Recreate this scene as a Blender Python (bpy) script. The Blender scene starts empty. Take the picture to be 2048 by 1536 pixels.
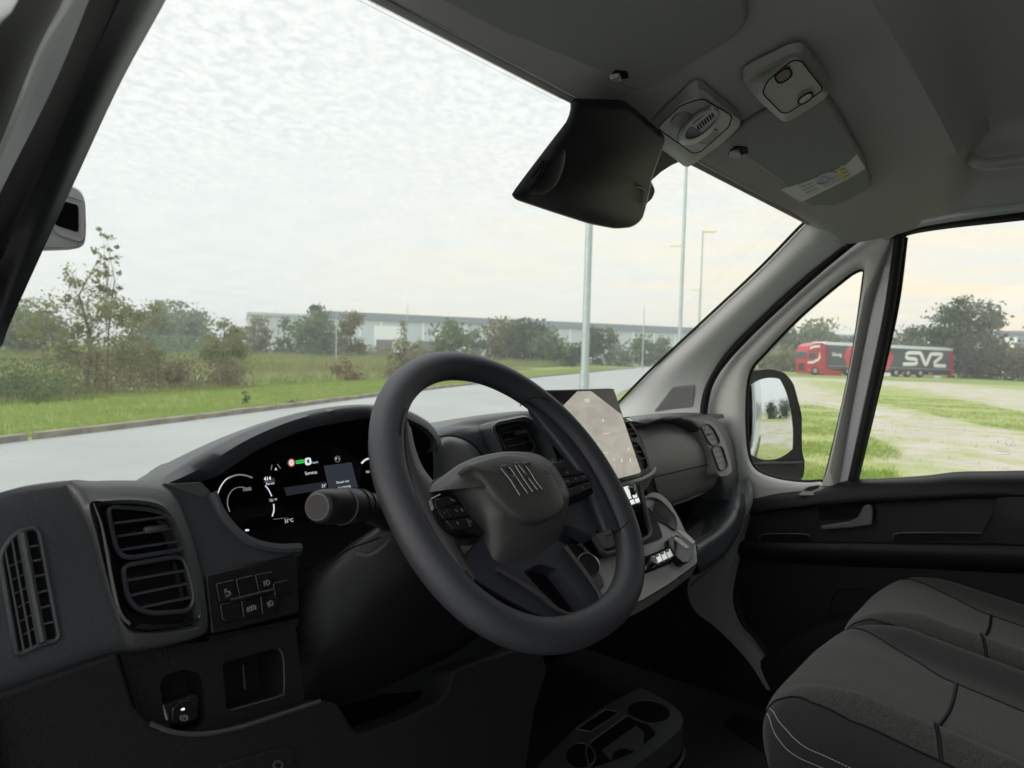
import bpy, bmesh, math, random
import numpy as np
from mathutils import Vector, Matrix

SC = bpy.context.scene
COL = SC.collection

# ------------------------------------------------------------------ camera
EYE = Vector((-1.08, 0.0, 1.60))
FOC = 1420.0                                   # focal length in pixels of the 2048 px wide photograph
_az, _pt, _rl = math.radians(51.0), math.radians(2.5), math.radians(1.6)
FW = Vector((math.sin(_az)*math.cos(_pt), math.cos(_az)*math.cos(_pt), -math.sin(_pt)))
_r0 = Vector((math.cos(_az), -math.sin(_az), 0.0))
_u0 = _r0.cross(FW)
UP = _u0*math.cos(_rl) - _r0*math.sin(_rl)
RT = _r0*math.cos(_rl) + _u0*math.sin(_rl)
cam_d = bpy.data.cameras.new('camera')
cam_d.sensor_width = 36.0
cam_d.lens = 36.0*FOC/2048.0
cam_d.clip_start = 0.02
cam_d.clip_end = 6000.0
cam_d.dof.use_dof = True
cam_d.dof.focus_distance = 1.0
cam_d.dof.aperture_fstop = 9.0
cam = bpy.data.objects.new('camera', cam_d)
COL.objects.link(cam)
cam.matrix_world = Matrix(((RT.x, UP.x, -FW.x, EYE.x), (RT.y, UP.y, -FW.y, EYE.y), (RT.z, UP.z, -FW.z, EYE.z), (0, 0, 0, 1)))
SC.camera = cam

# ------------------------------------------------------------------ exposure
SC.view_settings.view_transform = 'Standard'
SC.view_settings.look = 'None'
SC.view_settings.exposure = 0.6
SC.view_settings.gamma = 1.0
SC.view_settings.use_curve_mapping = False
SC.cycles.max_bounces = 10
SC.cycles.diffuse_bounces = 5
SC.cycles.glossy_bounces = 4
SC.cycles.transparent_max_bounces = 16
SC.cycles.caustics_reflective = False
SC.cycles.caustics_refractive = False
SC.cycles.sample_clamp_indirect = 6.0

# ------------------------------------------------------------------ sky
SUN_EL, SUN_AZ = math.radians(14.0), math.radians(286.0)      # azimuth clockwise from +Y
W = bpy.data.worlds.new('World')
SC.world = W
W.use_nodes = True
nt = W.node_tree
nt.nodes.clear()
def wn(t, **k):
    n = nt.nodes.new(t)
    for a, b in k.items():
        setattr(n, a, b)
    return n
def wl(a, b):
    nt.links.new(a, b)
def wmath(op, a, b=None, clamp=False):
    n = wn('ShaderNodeMath', operation=op, use_clamp=clamp)
    for i, v in enumerate((a, b)):
        if v is None:
            continue
        if isinstance(v, (int, float)):
            n.inputs[i].default_value = v
        else:
            wl(v, n.inputs[i])
    return n.outputs[0]
def wramp(fac, stops):
    n = wn('ShaderNodeValToRGB')
    el = n.color_ramp.elements
    while len(el) < len(stops):
        el.new(0.5)
    for e, (p, c) in zip(el, stops):
        e.position = p
        e.color = (*c, 1)
    wl(fac, n.inputs[0])
    return n.outputs[0]
def wmix(fac, a, b, blend='MIX'):
    n = wn('ShaderNodeMix', data_type='RGBA', blend_type=blend)
    if isinstance(fac, (int, float)):
        n.inputs[0].default_value = fac
    else:
        wl(fac, n.inputs[0])
    for i, v in ((6, a), (7, b)):
        if isinstance(v, tuple):
            n.inputs[i].default_value = (*v, 1)
        else:
            wl(v, n.inputs[i])
    return n.outputs[2]
sky = wn('ShaderNodeTexSky', sky_type='NISHITA', sun_disc=False)
sky.sun_elevation = SUN_EL
sky.sun_rotation = SUN_AZ
tc = wn('ShaderNodeTexCoord')
sep = wn('ShaderNodeSeparateXYZ')
wl(tc.outputs['Generated'], sep.inputs[0])
dz = wmath('MAXIMUM', sep.outputs[2], 0.0)
den = wmath('ADD', dz, 0.14)
cx_ = wmath('DIVIDE', sep.outputs[0], den)
cy_ = wmath('DIVIDE', sep.outputs[1], den)
comb = wn('ShaderNodeCombineXYZ')
wl(cx_, comb.inputs[0]); wl(cy_, comb.inputs[1])
n1 = wn('ShaderNodeTexNoise'); n1.inputs['Scale'].default_value = 27.0; n1.inputs['Detail'].default_value = 5.0; n1.inputs['Roughness'].default_value = 0.55; n1.inputs['Distortion'].default_value = 0.35
n2 = wn('ShaderNodeTexNoise'); n2.inputs['Scale'].default_value = 1.5; n2.inputs['Detail'].default_value = 4.0
n3 = wn('ShaderNodeTexNoise'); n3.inputs['Scale'].default_value = 5.5; n3.inputs['Detail'].default_value = 3.0
for n in (n1, n2, n3):
    wl(comb.outputs[0], n.inputs['Vector'])
small = wramp(n1.outputs['Fac'], [(0.36, (0, 0, 0)), (0.66, (1, 1, 1))])
big = wramp(n2.outputs['Fac'], [(0.35, (0, 0, 0)), (0.62, (1, 1, 1))])
mid = wramp(n3.outputs['Fac'], [(0.3, (0, 0, 0)), (0.7, (1, 1, 1))])
hi = wmath('MULTIPLY', wramp(dz, [(0.10, (0, 0, 0)), (0.32, (1, 1, 1))]), 1.0)
amt = wmath('MULTIPLY', hi, wmath('ADD', wmath('MULTIPLY', big, 0.55), 0.45))
cell = wmix(amt, wmix(mid, (0.76, 0.785, 0.77), (0.84, 0.845, 0.81)), wmix(small, (0.715, 0.738, 0.738), (0.945, 0.938, 0.90)))
# warm light under the broken edge of the cloud deck low on the right
GLOW_AZ = math.radians(95.0)
azd = wmath('ADD', wmath('MULTIPLY', sep.outputs[0], math.sin(GLOW_AZ)), wmath('MULTIPLY', sep.outputs[1], math.cos(GLOW_AZ)))
azf = wramp(azd, [(0.45, (0, 0, 0)), (0.98, (1, 1, 1))])
low = wramp(dz, [(0.0, (1, 1, 1)), (0.08, (0.85, 0.85, 0.85)), (0.30, (0, 0, 0))])
strk = wn('ShaderNodeTexNoise'); strk.inputs['Scale'].default_value = 3.2; strk.inputs['Detail'].default_value = 5.0; strk.inputs['Distortion'].default_value = 0.6
mp = wn('ShaderNodeMapping'); mp.inputs['Scale'].default_value = (1.0, 1.0, 11.0)
wl(tc.outputs['Generated'], mp.inputs[0]); wl(mp.outputs[0], strk.inputs['Vector'])
stf = wramp(strk.outputs['Fac'], [(0.42, (0, 0, 0)), (0.60, (1, 1, 1))])
warm = wmath('MULTIPLY', wmath('MULTIPLY', azf, low), wmath('ADD', wmath('MULTIPLY', stf, 0.75), 0.25))
clouds = wmix(warm, cell, (1.03, 0.85, 0.60))
zen = wramp(dz, [(0.0, (1.0, 1.0, 1.0)), (0.44, (1.05, 1.05, 1.05)), (0.66, (1.75, 1.75, 1.75)), (1.0, (3.0, 3.0, 3.02))])
clouds = wmix(1.0, clouds, zen, 'MULTIPLY')
bg1 = wn('ShaderNodeBackground'); bg1.inputs['Strength'].default_value = 0.1
bg2 = wn('ShaderNodeBackground'); bg2.inputs['Strength'].default_value = 0.82
wl(sky.outputs[0], bg1.inputs['Color']); wl(clouds, bg2.inputs['Color'])
mx = wn('ShaderNodeMixShader'); mx.inputs[0].default_value = 0.93
wl(bg1.outputs[0], mx.inputs[1]); wl(bg2.outputs[0], mx.inputs[2])
out = wn('ShaderNodeOutputWorld')
wl(mx.outputs[0], out.inputs['Surface'])

# ------------------------------------------------------------------ sun (veiled by cloud)
sd = bpy.data.lights.new('sun', 'SUN')
sd.energy = 1.5
sd.angle = math.radians(50.0)
sd.color = (1.0, 0.93, 0.82)
sun = bpy.data.objects.new('sun', sd)
COL.objects.link(sun)
_sv = Vector((math.sin(SUN_AZ)*math.cos(SUN_EL), math.cos(SUN_AZ)*math.cos(SUN_EL), math.sin(SUN_EL)))
sun.rotation_euler = (-_sv).to_track_quat('-Z', 'Y').to_euler()
sun.location = (30, 0, 40)

# ================================================================== helpers
def ray(px, py):
    return FW*FOC + RT*(px-1024.0) - UP*(py-768.0)
def at(px, py, X=None, Y=None, Z=None, pl=None):
    """the point of the place that is seen at pixel (px, py) on a known plane"""
    d = ray(px, py)
    if pl is not None:
        p0, n = pl
        return EYE + d*((p0-EYE).dot(n)/d.dot(n))
    for v, i in ((X, 0), (Y, 1), (Z, 2)):
        if v is not None:
            return EYE + d*((v-EYE[i])/d[i])
def on(pl, pts):
    return [at(p[0], p[1], pl=pl) for p in pts]
def PL(y, z, k):
    """a rearward facing plane of the dashboard: dY/dZ = k"""
    n = Vector((0, -1, k)).normalized()
    return (Vector((0, y, z)), n)
def off(pl, d):
    return (pl[0]+pl[1]*d, pl[1])
def gpos(px, dist):
    d = ray(px, 715.0)
    d.z = 0
    d.normalize()
    return Vector((EYE.x+d.x*dist, EYE.y+d.y*dist, 0.0))
def zat(px, py, dist):
    d = ray(px, py)
    h = math.hypot(d.x, d.y)
    return EYE.z + d.z/h*dist
def rc(pts, r, k=4):
    """round the corners of a closed polygon; works on pixels and on points"""
    P = [Vector(p) for p in pts]
    o = []
    n = len(P)
    for i in range(n):
        a, b, c = P[i-1], P[i], P[(i+1) % n]
        u, v = a-b, c-b
        d = min(r, u.length*0.48, v.length*0.48)
        p, q = b+u.normalized()*d, b+v.normalized()*d
        for j in range(k+1):
            t = j/k
            o.append(p*(1-t)**2 + b*2*t*(1-t) + q*t*t)
    return o
def cr(pts, n, closed=False):
    """Catmull-Rom through pts, n points evenly spaced along it"""
    P = [Vector(p) for p in pts]
    m = len(P)
    if m == 2 and not closed:
        return [P[0].lerp(P[1], i/(n-1)) for i in range(n)]
    fine = []
    seg = m if closed else m-1
    for i in range(seg):
        if closed:
            p0, p1, p2, p3 = P[i-1], P[i], P[(i+1) % m], P[(i+2) % m]
        else:
            p1, p2 = P[i], P[i+1]
            p0 = P[i-1] if i else p1*2-p2
            p3 = P[i+2] if i+2 < m else p2*2-p1
        for j in range(12):
            t = j/12.0
            fine.append(0.5*((2*p1)+(p2-p0)*t+(2*p0-5*p1+4*p2-p3)*t*t+(3*p1-p0-3*p2+p3)*t**3))
    fine.append(P[0].copy() if closed else P[-1].copy())
    L = [0.0]
    for a, b in zip(fine, fine[1:]):
        L.append(L[-1]+(b-a).length)
    o = []
    k = 0
    cnt = n if closed else n-1
    for i in range(n):
        s = L[-1]*i/cnt
        while k < len(L)-2 and L[k+1] < s:
            k += 1
        d = L[k+1]-L[k]
        o.append(fine[k].lerp(fine[k+1], (s-L[k])/d if d > 1e-12 else 0))
    return o
def resample(pts, n, closed=True):
    """polyline resampled by length, corners kept as they come"""
    P = [Vector(p) for p in pts]
    if closed:
        P = P+[P[0]]
    L = [0.0]
    for a, b in zip(P, P[1:]):
        L.append(L[-1]+(b-a).length)
    o, k = [], 0
    for i in range(n):
        s = L[-1]*i/(n if closed else n-1)
        while k < len(L)-2 and L[k+1] < s:
            k += 1
        d = L[k+1]-L[k]
        o.append(P[k].lerp(P[k+1], (s-L[k])/d if d > 1e-12 else 0))
    return o
def link(o, parent=None):
    COL.objects.link(o)
    if parent is not None:
        o.parent = parent
    return o
def mk(name, V, F, mat, parent=None, smooth=True, bevel=0, seg=2, solid=0, sub=0, ang=40, label=None):
    me = bpy.data.meshes.new(name)
    me.from_pydata([tuple(v) for v in V], [], F)
    bm = bmesh.new()
    bm.from_mesh(me)
    bmesh.ops.recalc_face_normals(bm, faces=bm.faces)
    bm.to_mesh(me)
    bm.free()
    if mat is not None:
        me.materials.append(mat)
    if smooth:
        me.polygons.foreach_set('use_smooth', [True]*len(me.polygons))
        me.set_sharp_from_angle(angle=math.radians(ang))
    o = bpy.data.objects.new(name, me)
    link(o, parent)
    if solid:
        m = o.modifiers.new('thick', 'SOLIDIFY'); m.thickness = solid; m.offset = 0.0
    if bevel:
        m = o.modifiers.new('edge', 'BEVEL'); m.width = bevel; m.segments = seg; m.limit_method = 'ANGLE'; m.angle_limit = math.radians(35)
        m.harden_normals = False
    if sub:
        m = o.modifiers.new('sub', 'SUBSURF'); m.levels = sub; m.render_levels = sub
    if label:
        o['label'] = label
    return o
class MB:
    """collects shapes into one mesh"""
    def __init__(s):
        s.V, s.F = [], []
    def add(s, V, F):
        b = len(s.V)
        s.V += [Vector(v) for v in V]
        s.F += [tuple(i+b for i in f) for f in F]
        return s
    def slab(s, pts, n, t):
        P = [Vector(p) for p in pts]
        k = len(P)
        V = P+[p-n*t for p in P]
        F = [tuple(range(k)), tuple(range(2*k-1, k-1, -1))]
        F += [(i, (i+1) % k, k+(i+1) % k, k+i) for i in range(k)]
        return s.add(V, F)
    def box(s, c, sx, sy, sz, M=None):
        V = []
        for z in (-.5, .5):
            for x, y in ((-.5, -.5), (.5, -.5), (.5, .5), (-.5, .5)):
                v = Vector((x*sx, y*sy, z*sz))
                if M is not None:
                    v = M @ v
                V.append(v+Vector(c))
        return s.add(V, [(0, 3, 2, 1), (4, 5, 6, 7), (0, 1, 5, 4), (1, 2, 6, 5), (2, 3, 7, 6), (3, 0, 4, 7)])
    def tube(s, path, r, closed=False, seg=8, r2=None, up=None):
        P = [Vector(p) for p in path]
        n = len(P)
        V, F = [], []
        prev = None
        for i, p in enumerate(P):
            a = P[i-1] if (i or closed) else p
            b = P[(i+1) % n] if (i < n-1 or closed) else p
            t = (b-a).normalized()
            if up is not None:
                u = (up-t*up.dot(t)).normalized()
            elif prev is None:
                u = t.orthogonal().normalized()
            else:
                u = (prev-t*prev.dot(t)).normalized()
            prev = u
            w = t.cross(u)
            ri = r[i] if isinstance(r, (list, tuple)) else r
            rj = ri if r2 is None else (r2[i] if isinstance(r2, (list, tuple)) else r2)
            for j in range(seg):
                q = 2*math.pi*j/seg
                V.append(p+u*math.cos(q)*ri+w*math.sin(q)*rj)
        for i in range(n if closed else n-1):
            i2 = (i+1) % n
            for j in range(seg):
                j2 = (j+1) % seg
                F.append((i*seg+j, i*seg+j2, i2*seg+j2, i2*seg+j))
        if not closed:
            F.append(tuple(range(seg-1, -1, -1)))
            F.append(tuple(range((n-1)*seg, n*seg)))
        return s.add(V, F)
    def loops(s, loops, cap0=False, cap1=False, closed=True):
        """skin through point loops of one length"""
        n = len(loops[0])
        V = [p for L in loops for p in L]
        F = []
        for k in range(len(loops)-1):
            for j in range(n if closed else n-1):
                j2 = (j+1) % n
                F.append((k*n+j, k*n+j2, (k+1)*n+j2, (k+1)*n+j))
        if cap0:
            F.append(tuple(range(n-1, -1, -1)))
        if cap1:
            b = (len(loops)-1)*n
            F.append(tuple(range(b, b+n)))
        return s.add(V, F)
    def done(s, name, mat, parent=None, **k):
        return mk(name, s.V, s.F, mat, parent, **k)
def loft(name, rows, nu, nv, mat, parent=None, lin=False, **k):
    R = [cr(r, nu) if not lin else resample(r, nu, False) for r in rows]
    cols = [cr([r[i] for r in R], nv) for i in range(nu)]
    V = [cols[i][j] for j in range(nv) for i in range(nu)]
    F = [(j*nu+i, j*nu+i+1, (j+1)*nu+i+1, (j+1)*nu+i) for j in range(nv-1) for i in range(nu-1)]
    return mk(name, V, F, mat, parent, **k)
def slab(name, pts, n, t, mat, parent=None, bevel=0.0015, **k):
    return MB().slab(pts, n, t).done(name, mat, parent, bevel=bevel, **k)
def match(outer, inner):
    """shift/flip inner so that it runs beside outer"""
    n = len(outer)
    c = sum(inner, Vector((0, 0, 0)))/n
    best = None
    for rev in (False, True):
        L = inner[::-1] if rev else inner
        for s in range(0, n):
            d = sum((outer[i]-L[(i+s) % n]).length_squared for i in range(0, n, max(1, n//24)))
            if best is None or d < best[0]:
                best = (d, rev, s)
    L = inner[::-1] if best[1] else inner
    return [L[(i+best[2]) % n] for i in range(n)]
def recess(name, outer, inner, n, t, depth, mat, parent=None, cap=True, N=72, **k):
    """a plate with a hole; cap closes the hole at the given depth"""
    A = resample(outer, N)
    B = match(A, resample(inner, N))
    m = MB()
    L = [[p-n*t for p in A], A, B, [p-n*depth for p in B]]
    m.loops(L, cap1=cap)
    return m.done(name, mat, parent, **k)
def tube(name, path, r, mat, parent=None, closed=False, seg=8, **k):
    m = MB()
    kk = {a: k.pop(a) for a in ('r2', 'up') if a in k}
    m.tube(path, r, closed, seg, **kk)
    return m.done(name, mat, parent, **k)
_fonts = {}
def text(s, o, ex, ey, h, mat, name, parent, depth=0.0, align='CENTER', lift=0.0004, bold=0.0):
    """flat lettering lying on a plane: o origin, ex reading direction, ey up, h letter height"""
    c = bpy.data.curves.new(name, 'FONT')
    c.body = s
    c.align_x = align
    c.align_y = 'CENTER'
    c.size = h*1.4
    c.extrude = depth
    c.offset = bold
    c.resolution_u = 3
    t = bpy.data.objects.new(name, c)
    COL.objects.link(t)
    dg = bpy.context.evaluated_depsgraph_get()
    me = bpy.data.meshes.new_from_object(t.evaluated_get(dg))
    bpy.data.objects.remove(t)
    bpy.data.curves.remove(c)
    ex = ex.normalized()
    ez = ex.cross(ey).normalized()
    ey = ez.cross(ex)
    M = Matrix(((ex.x, ey.x, ez.x, 0), (ex.y, ey.y, ez.y, 0), (ex.z, ey.z, ez.z, 0), (0, 0, 0, 1)))
    M.translation = Vector(o)+ez*lift
    me.transform(M)
    me.materials.clear()
    me.materials.append(mat)
    return link(bpy.data.objects.new(name, me), parent)
def thing(name, label, cat, loc=(0, 0, 0), group=None):
    o = bpy.data.objects.new(name, None)
    o.empty_display_size = 0.2
    o.location = loc
    COL.objects.link(o)
    o['label'] = label
    o['category'] = cat
    if group:
        o['group'] = group
    return o
def tag(o, label, cat, group=None):
    o['label'] = label
    o['category'] = cat
    if group:
        o['group'] = group
    return o

# ================================================================== materials
def mat(name, col, rough=0.5, metal=0.0, spec=0.5, bump=None, var=None, emit=None, coat=0.0, sheen=0.0):
    """bump=(scale, strength, kind); var=(scale, other colour, low, high)"""
    m = bpy.data.materials.new(name)
    m.use_nodes = True
    t = m.node_tree
    b = t.nodes['Principled BSDF']
    b.inputs['Base Color'].default_value = (*col, 1)
    b.inputs['Roughness'].default_value = rough
    b.inputs['Metallic'].default_value = metal
    b.inputs['Specular IOR Level'].default_value = spec
    b.inputs['Coat Weight'].default_value = coat
    if sheen:
        b.inputs['Sheen Weight'].default_value = sheen
        b.inputs['Sheen Roughness'].default_value = 0.6
    if emit:
        b.inputs['Emission Color'].default_value = (*emit[0], 1)
        b.inputs['Emission Strength'].default_value = emit[1]
    tcn = t.nodes.new('ShaderNodeTexCoord')
    if bump:
        if bump[2] == 'voronoi':
            n = t.nodes.new('ShaderNodeTexVoronoi'); o = n.outputs['Distance']
        else:
            n = t.nodes.new('ShaderNodeTexNoise'); n.inputs['Detail'].default_value = 2.5; o = n.outputs['Fac']
        n.inputs['Scale'].default_value = bump[0]
        t.links.new(tcn.outputs['Object'], n.inputs['Vector'])
        bp = t.nodes.new('ShaderNodeBump')
        bp.inputs['Strength'].default_value = bump[1]
        bp.inputs['Distance'].default_value = bump[3] if len(bump) > 3 else 0.4/bump[0]
        t.links.new(o, bp.inputs['Height'])
        t.links.new(bp.outputs[0], b.inputs['Normal'])
    if var:
        n = t.nodes.new('ShaderNodeTexNoise')
        n.inputs['Scale'].default_value = var[0]
        n.inputs['Detail'].default_value = 6.0
        n.inputs['Roughness'].default_value = 0.62
        t.links.new(tcn.outputs['Object'], n.inputs['Vector'])
        r = t.nodes.new('ShaderNodeValToRGB')
        r.color_ramp.elements[0].position = var[2]; r.color_ramp.elements[0].color = (*col, 1)
        r.color_ramp.elements[1].position = var[3]; r.color_ramp.elements[1].color = (*var[1], 1)
        t.links.new(n.outputs['Fac'], r.inputs[0])
        t.links.new(r.outputs[0], b.inputs['Base Color'])
    return m
def glass(name, tint, dust=False):
    m = bpy.data.materials.new(name)
    m.use_nodes = True
    t = m.node_tree
    t.nodes.clear()
    tr = t.nodes.new('ShaderNodeBsdfTransparent'); tr.inputs[0].default_value = (*tint, 1)
    gl = t.nodes.new('ShaderNodeBsdfGlossy'); gl.inputs['Roughness'].default_value = 0.0
    fr = t.nodes.new('ShaderNodeLayerWeight'); fr.inputs['Blend'].default_value = 0.5
    po = t.nodes.new('ShaderNodeMath'); po.operation = 'POWER'; po.inputs[1].default_value = 5.0
    mu = t.nodes.new('ShaderNodeMath'); mu.operation = 'MULTIPLY_ADD'; mu.inputs[1].default_value = 0.16; mu.inputs[2].default_value = 0.014
    mi = t.nodes.new('ShaderNodeMixShader')
    o = t.nodes.new('ShaderNodeOutputMaterial')
    t.links.new(fr.outputs['Facing'], po.inputs[0]); t.links.new(po.outputs[0], mu.inputs[0])
    last = tr.outputs[0]
    if dust:                                   # sparse dust specks on the pane
        tcn = t.nodes.new('ShaderNodeTexCoord')
        vo = t.nodes.new('ShaderNodeTexVoronoi'); vo.inputs['Scale'].default_value = 42.0
        lt = t.nodes.new('ShaderNodeMath'); lt.operation = 'LESS_THAN'; lt.inputs[1].default_value = 0.045
        sp = t.nodes.new('ShaderNodeSeparateColor')
        gt = t.nodes.new('ShaderNodeMath'); gt.operation = 'GREATER_THAN'; gt.inputs[1].default_value = 0.72
        ml = t.nodes.new('ShaderNodeMath'); ml.operation = 'MULTIPLY'
        m2 = t.nodes.new('ShaderNodeMath'); m2.operation = 'MULTIPLY_ADD'; m2.inputs[1].default_value = 0.28; m2.inputs[2].default_value = 0.012
        dd = t.nodes.new('ShaderNodeBsdfTranslucent'); dd.inputs[0].default_value = (.8, .8, .76, 1)
        md = t.nodes.new('ShaderNodeMixShader')
        t.links.new(tcn.outputs['Object'], vo.inputs['Vector']); t.links.new(vo.outputs['Distance'], lt.inputs[0])
        t.links.new(vo.outputs['Color'], sp.inputs[0]); t.links.new(sp.outputs[0], gt.inputs[0])
        t.links.new(lt.outputs[0], ml.inputs[0]); t.links.new(gt.outputs[0], ml.inputs[1]); t.links.new(ml.outputs[0], m2.inputs[0])
        t.links.new(m2.outputs[0], md.inputs[0]); t.links.new(tr.outputs[0], md.inputs[1]); t.links.new(dd.outputs[0], md.inputs[2])
        last = md.outputs[0]
    t.links.new(mu.outputs[0], mi.inputs[0]); t.links.new(last, mi.inputs[1]); t.links.new(gl.outputs[0], mi.inputs[2]); t.links.new(mi.outputs[0], o.inputs[0])
    return m
def glow(name, col, s):
    return mat(name, (0.01, 0.01, 0.01), 0.4, emit=(col, s))

M_DASH = mat('dash_plastic', (0.046, 0.050, 0.058), 0.36, bump=(850, 0.55, 'voronoi', 0.0005))
M_DASH2 = mat('dash_plastic_grey', (0.058, 0.060, 0.064), 0.46, bump=(1100, 0.25, 'voronoi', 0.0003))
M_CONS = mat('console_plastic_grey', (0.27, 0.27, 0.255), 0.42, bump=(900, 0.25, 'voronoi', 0.0003))
M_COARSE = mat('coarse_plastic', (0.010, 0.010, 0.012), 0.6, spec=0.18, bump=(620, 0.9, 'noise', 0.0012))
M_SMOOTH = mat('smooth_black_plastic', (0.011, 0.011, 0.013), 0.42, spec=0.35)
M_TRIM_D = mat('door_surround_grey', (0.42, 0.425, 0.42), 0.5, bump=(1500, 0.2, 'noise', 0.0003))
M_BLACK = mat('black_recess', (0.004, 0.004, 0.005), 0.7, spec=0.08)
M_GLOSS = mat('piano_black', (0.004, 0.004, 0.005), 0.06, coat=0.6)
M_SCREEN = mat('screen_glass', (0.002, 0.002, 0.003), 0.10)
M_RIM = mat('rim_leather', (0.031, 0.032, 0.041), 0.50, bump=(760, 0.5, 'voronoi', 0.0005))
M_SPOKE = mat('spoke_plastic', (0.050, 0.050, 0.050), 0.46, bump=(1300, 0.15, 'voronoi', 0.0002))
M_SPOKE_DK = mat('spoke_plastic_dark', (0.028, 0.030, 0.042), 0.44, bump=(900, 0.25, 'voronoi', 0.0003))
M_PAD = mat('airbag_skin', (0.050, 0.051, 0.050), 0.46, bump=(1400, 0.12, 'voronoi', 0.0002))
M_RUBBER = mat('seal_rubber', (0.007, 0.007, 0.008), 0.6, spec=0.2)
M_RUBBER2 = mat('seal_rubber_smooth', (0.007, 0.007, 0.008), 0.7, spec=0.12)
M_GRILLE = mat('grille_grey', (0.30, 0.31, 0.31), 0.6, bump=(520, 1.0, 'voronoi', 0.002))
M_TRIM = mat('grey_trim', (0.66, 0.68, 0.68), 0.5, bump=(1500, 0.2, 'noise', 0.0003))
M_LINER = mat('headliner_cloth', (0.43, 0.42, 0.395), 0.9, spec=0.15, bump=(1400, 0.5, 'noise', 0.0005))
M_VISOR = mat('visor_vinyl', (0.25, 0.25, 0.24), 0.7, spec=0.25, bump=(1200, 0.3, 'noise', 0.0004))
M_LAMP = mat('lamp_plastic', (0.34, 0.335, 0.31), 0.45)
M_LAMP_LT = mat('lamp_plastic_pale', (0.48, 0.48, 0.48), 0.4)
M_LENS = mat('lamp_lens', (0.22, 0.22, 0.22), 0.25)
M_PAINT = mat('body_paint_white', (0.62, 0.63, 0.64), 0.30, coat=0.5)
M_PAINT_GREY = mat('painted_pillar', (0.30, 0.31, 0.34), 0.4, coat=0.2)
M_DOOR = mat('door_plastic', (0.0045, 0.005, 0.0065), 0.5, spec=0.14, bump=(900, 0.3, 'voronoi', 0.0004))
M_CLOTH = mat('seat_cloth', (0.028, 0.028, 0.027), 0.95, spec=0.1, bump=(900, 0.35, 'noise', 0.0006), sheen=0.15, var=(420, (0.062, 0.062, 0.062), 0.36, 0.64))
M_CLOTH2 = mat('seat_bolster_cloth', (0.031, 0.031, 0.033), 0.9, spec=0.12, bump=(1100, 0.35, 'voronoi', 0.0005), sheen=0.12)
M_THREAD = mat('pale_thread', (0.55, 0.56, 0.58), 0.8)
M_MAT = mat('floor_mat', (0.018, 0.018, 0.019), 0.75, bump=(60, 0.5, 'noise', 0.004))
M_SILVER = mat('silver_ring', (0.75, 0.76, 0.78), 0.25, metal=1.0)
M_BTN = mat('button_black', (0.010, 0.010, 0.011), 0.25)
M_BTN_LT = mat('satin_silver_key', (0.62, 0.63, 0.62), 0.18, metal=0.7)
M_WHITE_PRINT = mat('white_print', (0.7, 0.7, 0.7), 0.5)
M_GREY_PRINT = mat('grey_print', (0.30, 0.30, 0.31), 0.5)
M_PAPER = mat('label_paper', (0.62, 0.62, 0.62), 0.5)
M_YELLOW = mat('label_yellow', (0.55, 0.50, 0.10), 0.5)
M_PINK = mat('label_pinkish', (0.45, 0.42, 0.44), 0.5)
M_BLUEP = mat('label_blue', (0.35, 0.42, 0.52), 0.5)
M_GLASS = glass('windscreen_glass', (0.93, 0.955, 0.945), True)
M_GLASS_S = glass('side_glass', (0.94, 0.955, 0.945))
M_MIRROR = mat('mirror_silver', (0.80, 0.83, 0.85), 0.0, metal=1.0)
M_MIRHOUS = mat('mirror_housing_plastic', (0.012, 0.012, 0.013), 0.4)
M_G_WHITE = glow('glyph_white', (0.80, 0.84, 0.90), 0.6)
M_G_DIM = glow('glyph_dim', (0.60, 0.64, 0.70), 0.2)
M_G_GREEN = glow('glyph_green', (0.05, 0.75, 0.12), 0.5)
M_G_RED = glow('glyph_red', (0.8, 0.12, 0.08), 0.4)
M_G_PANEL = glow('display_panel', (0.20, 0.24, 0.32), 0.09)
M_G_BAR = glow('display_bar', (0.20, 0.24, 0.32), 0.05)
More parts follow.
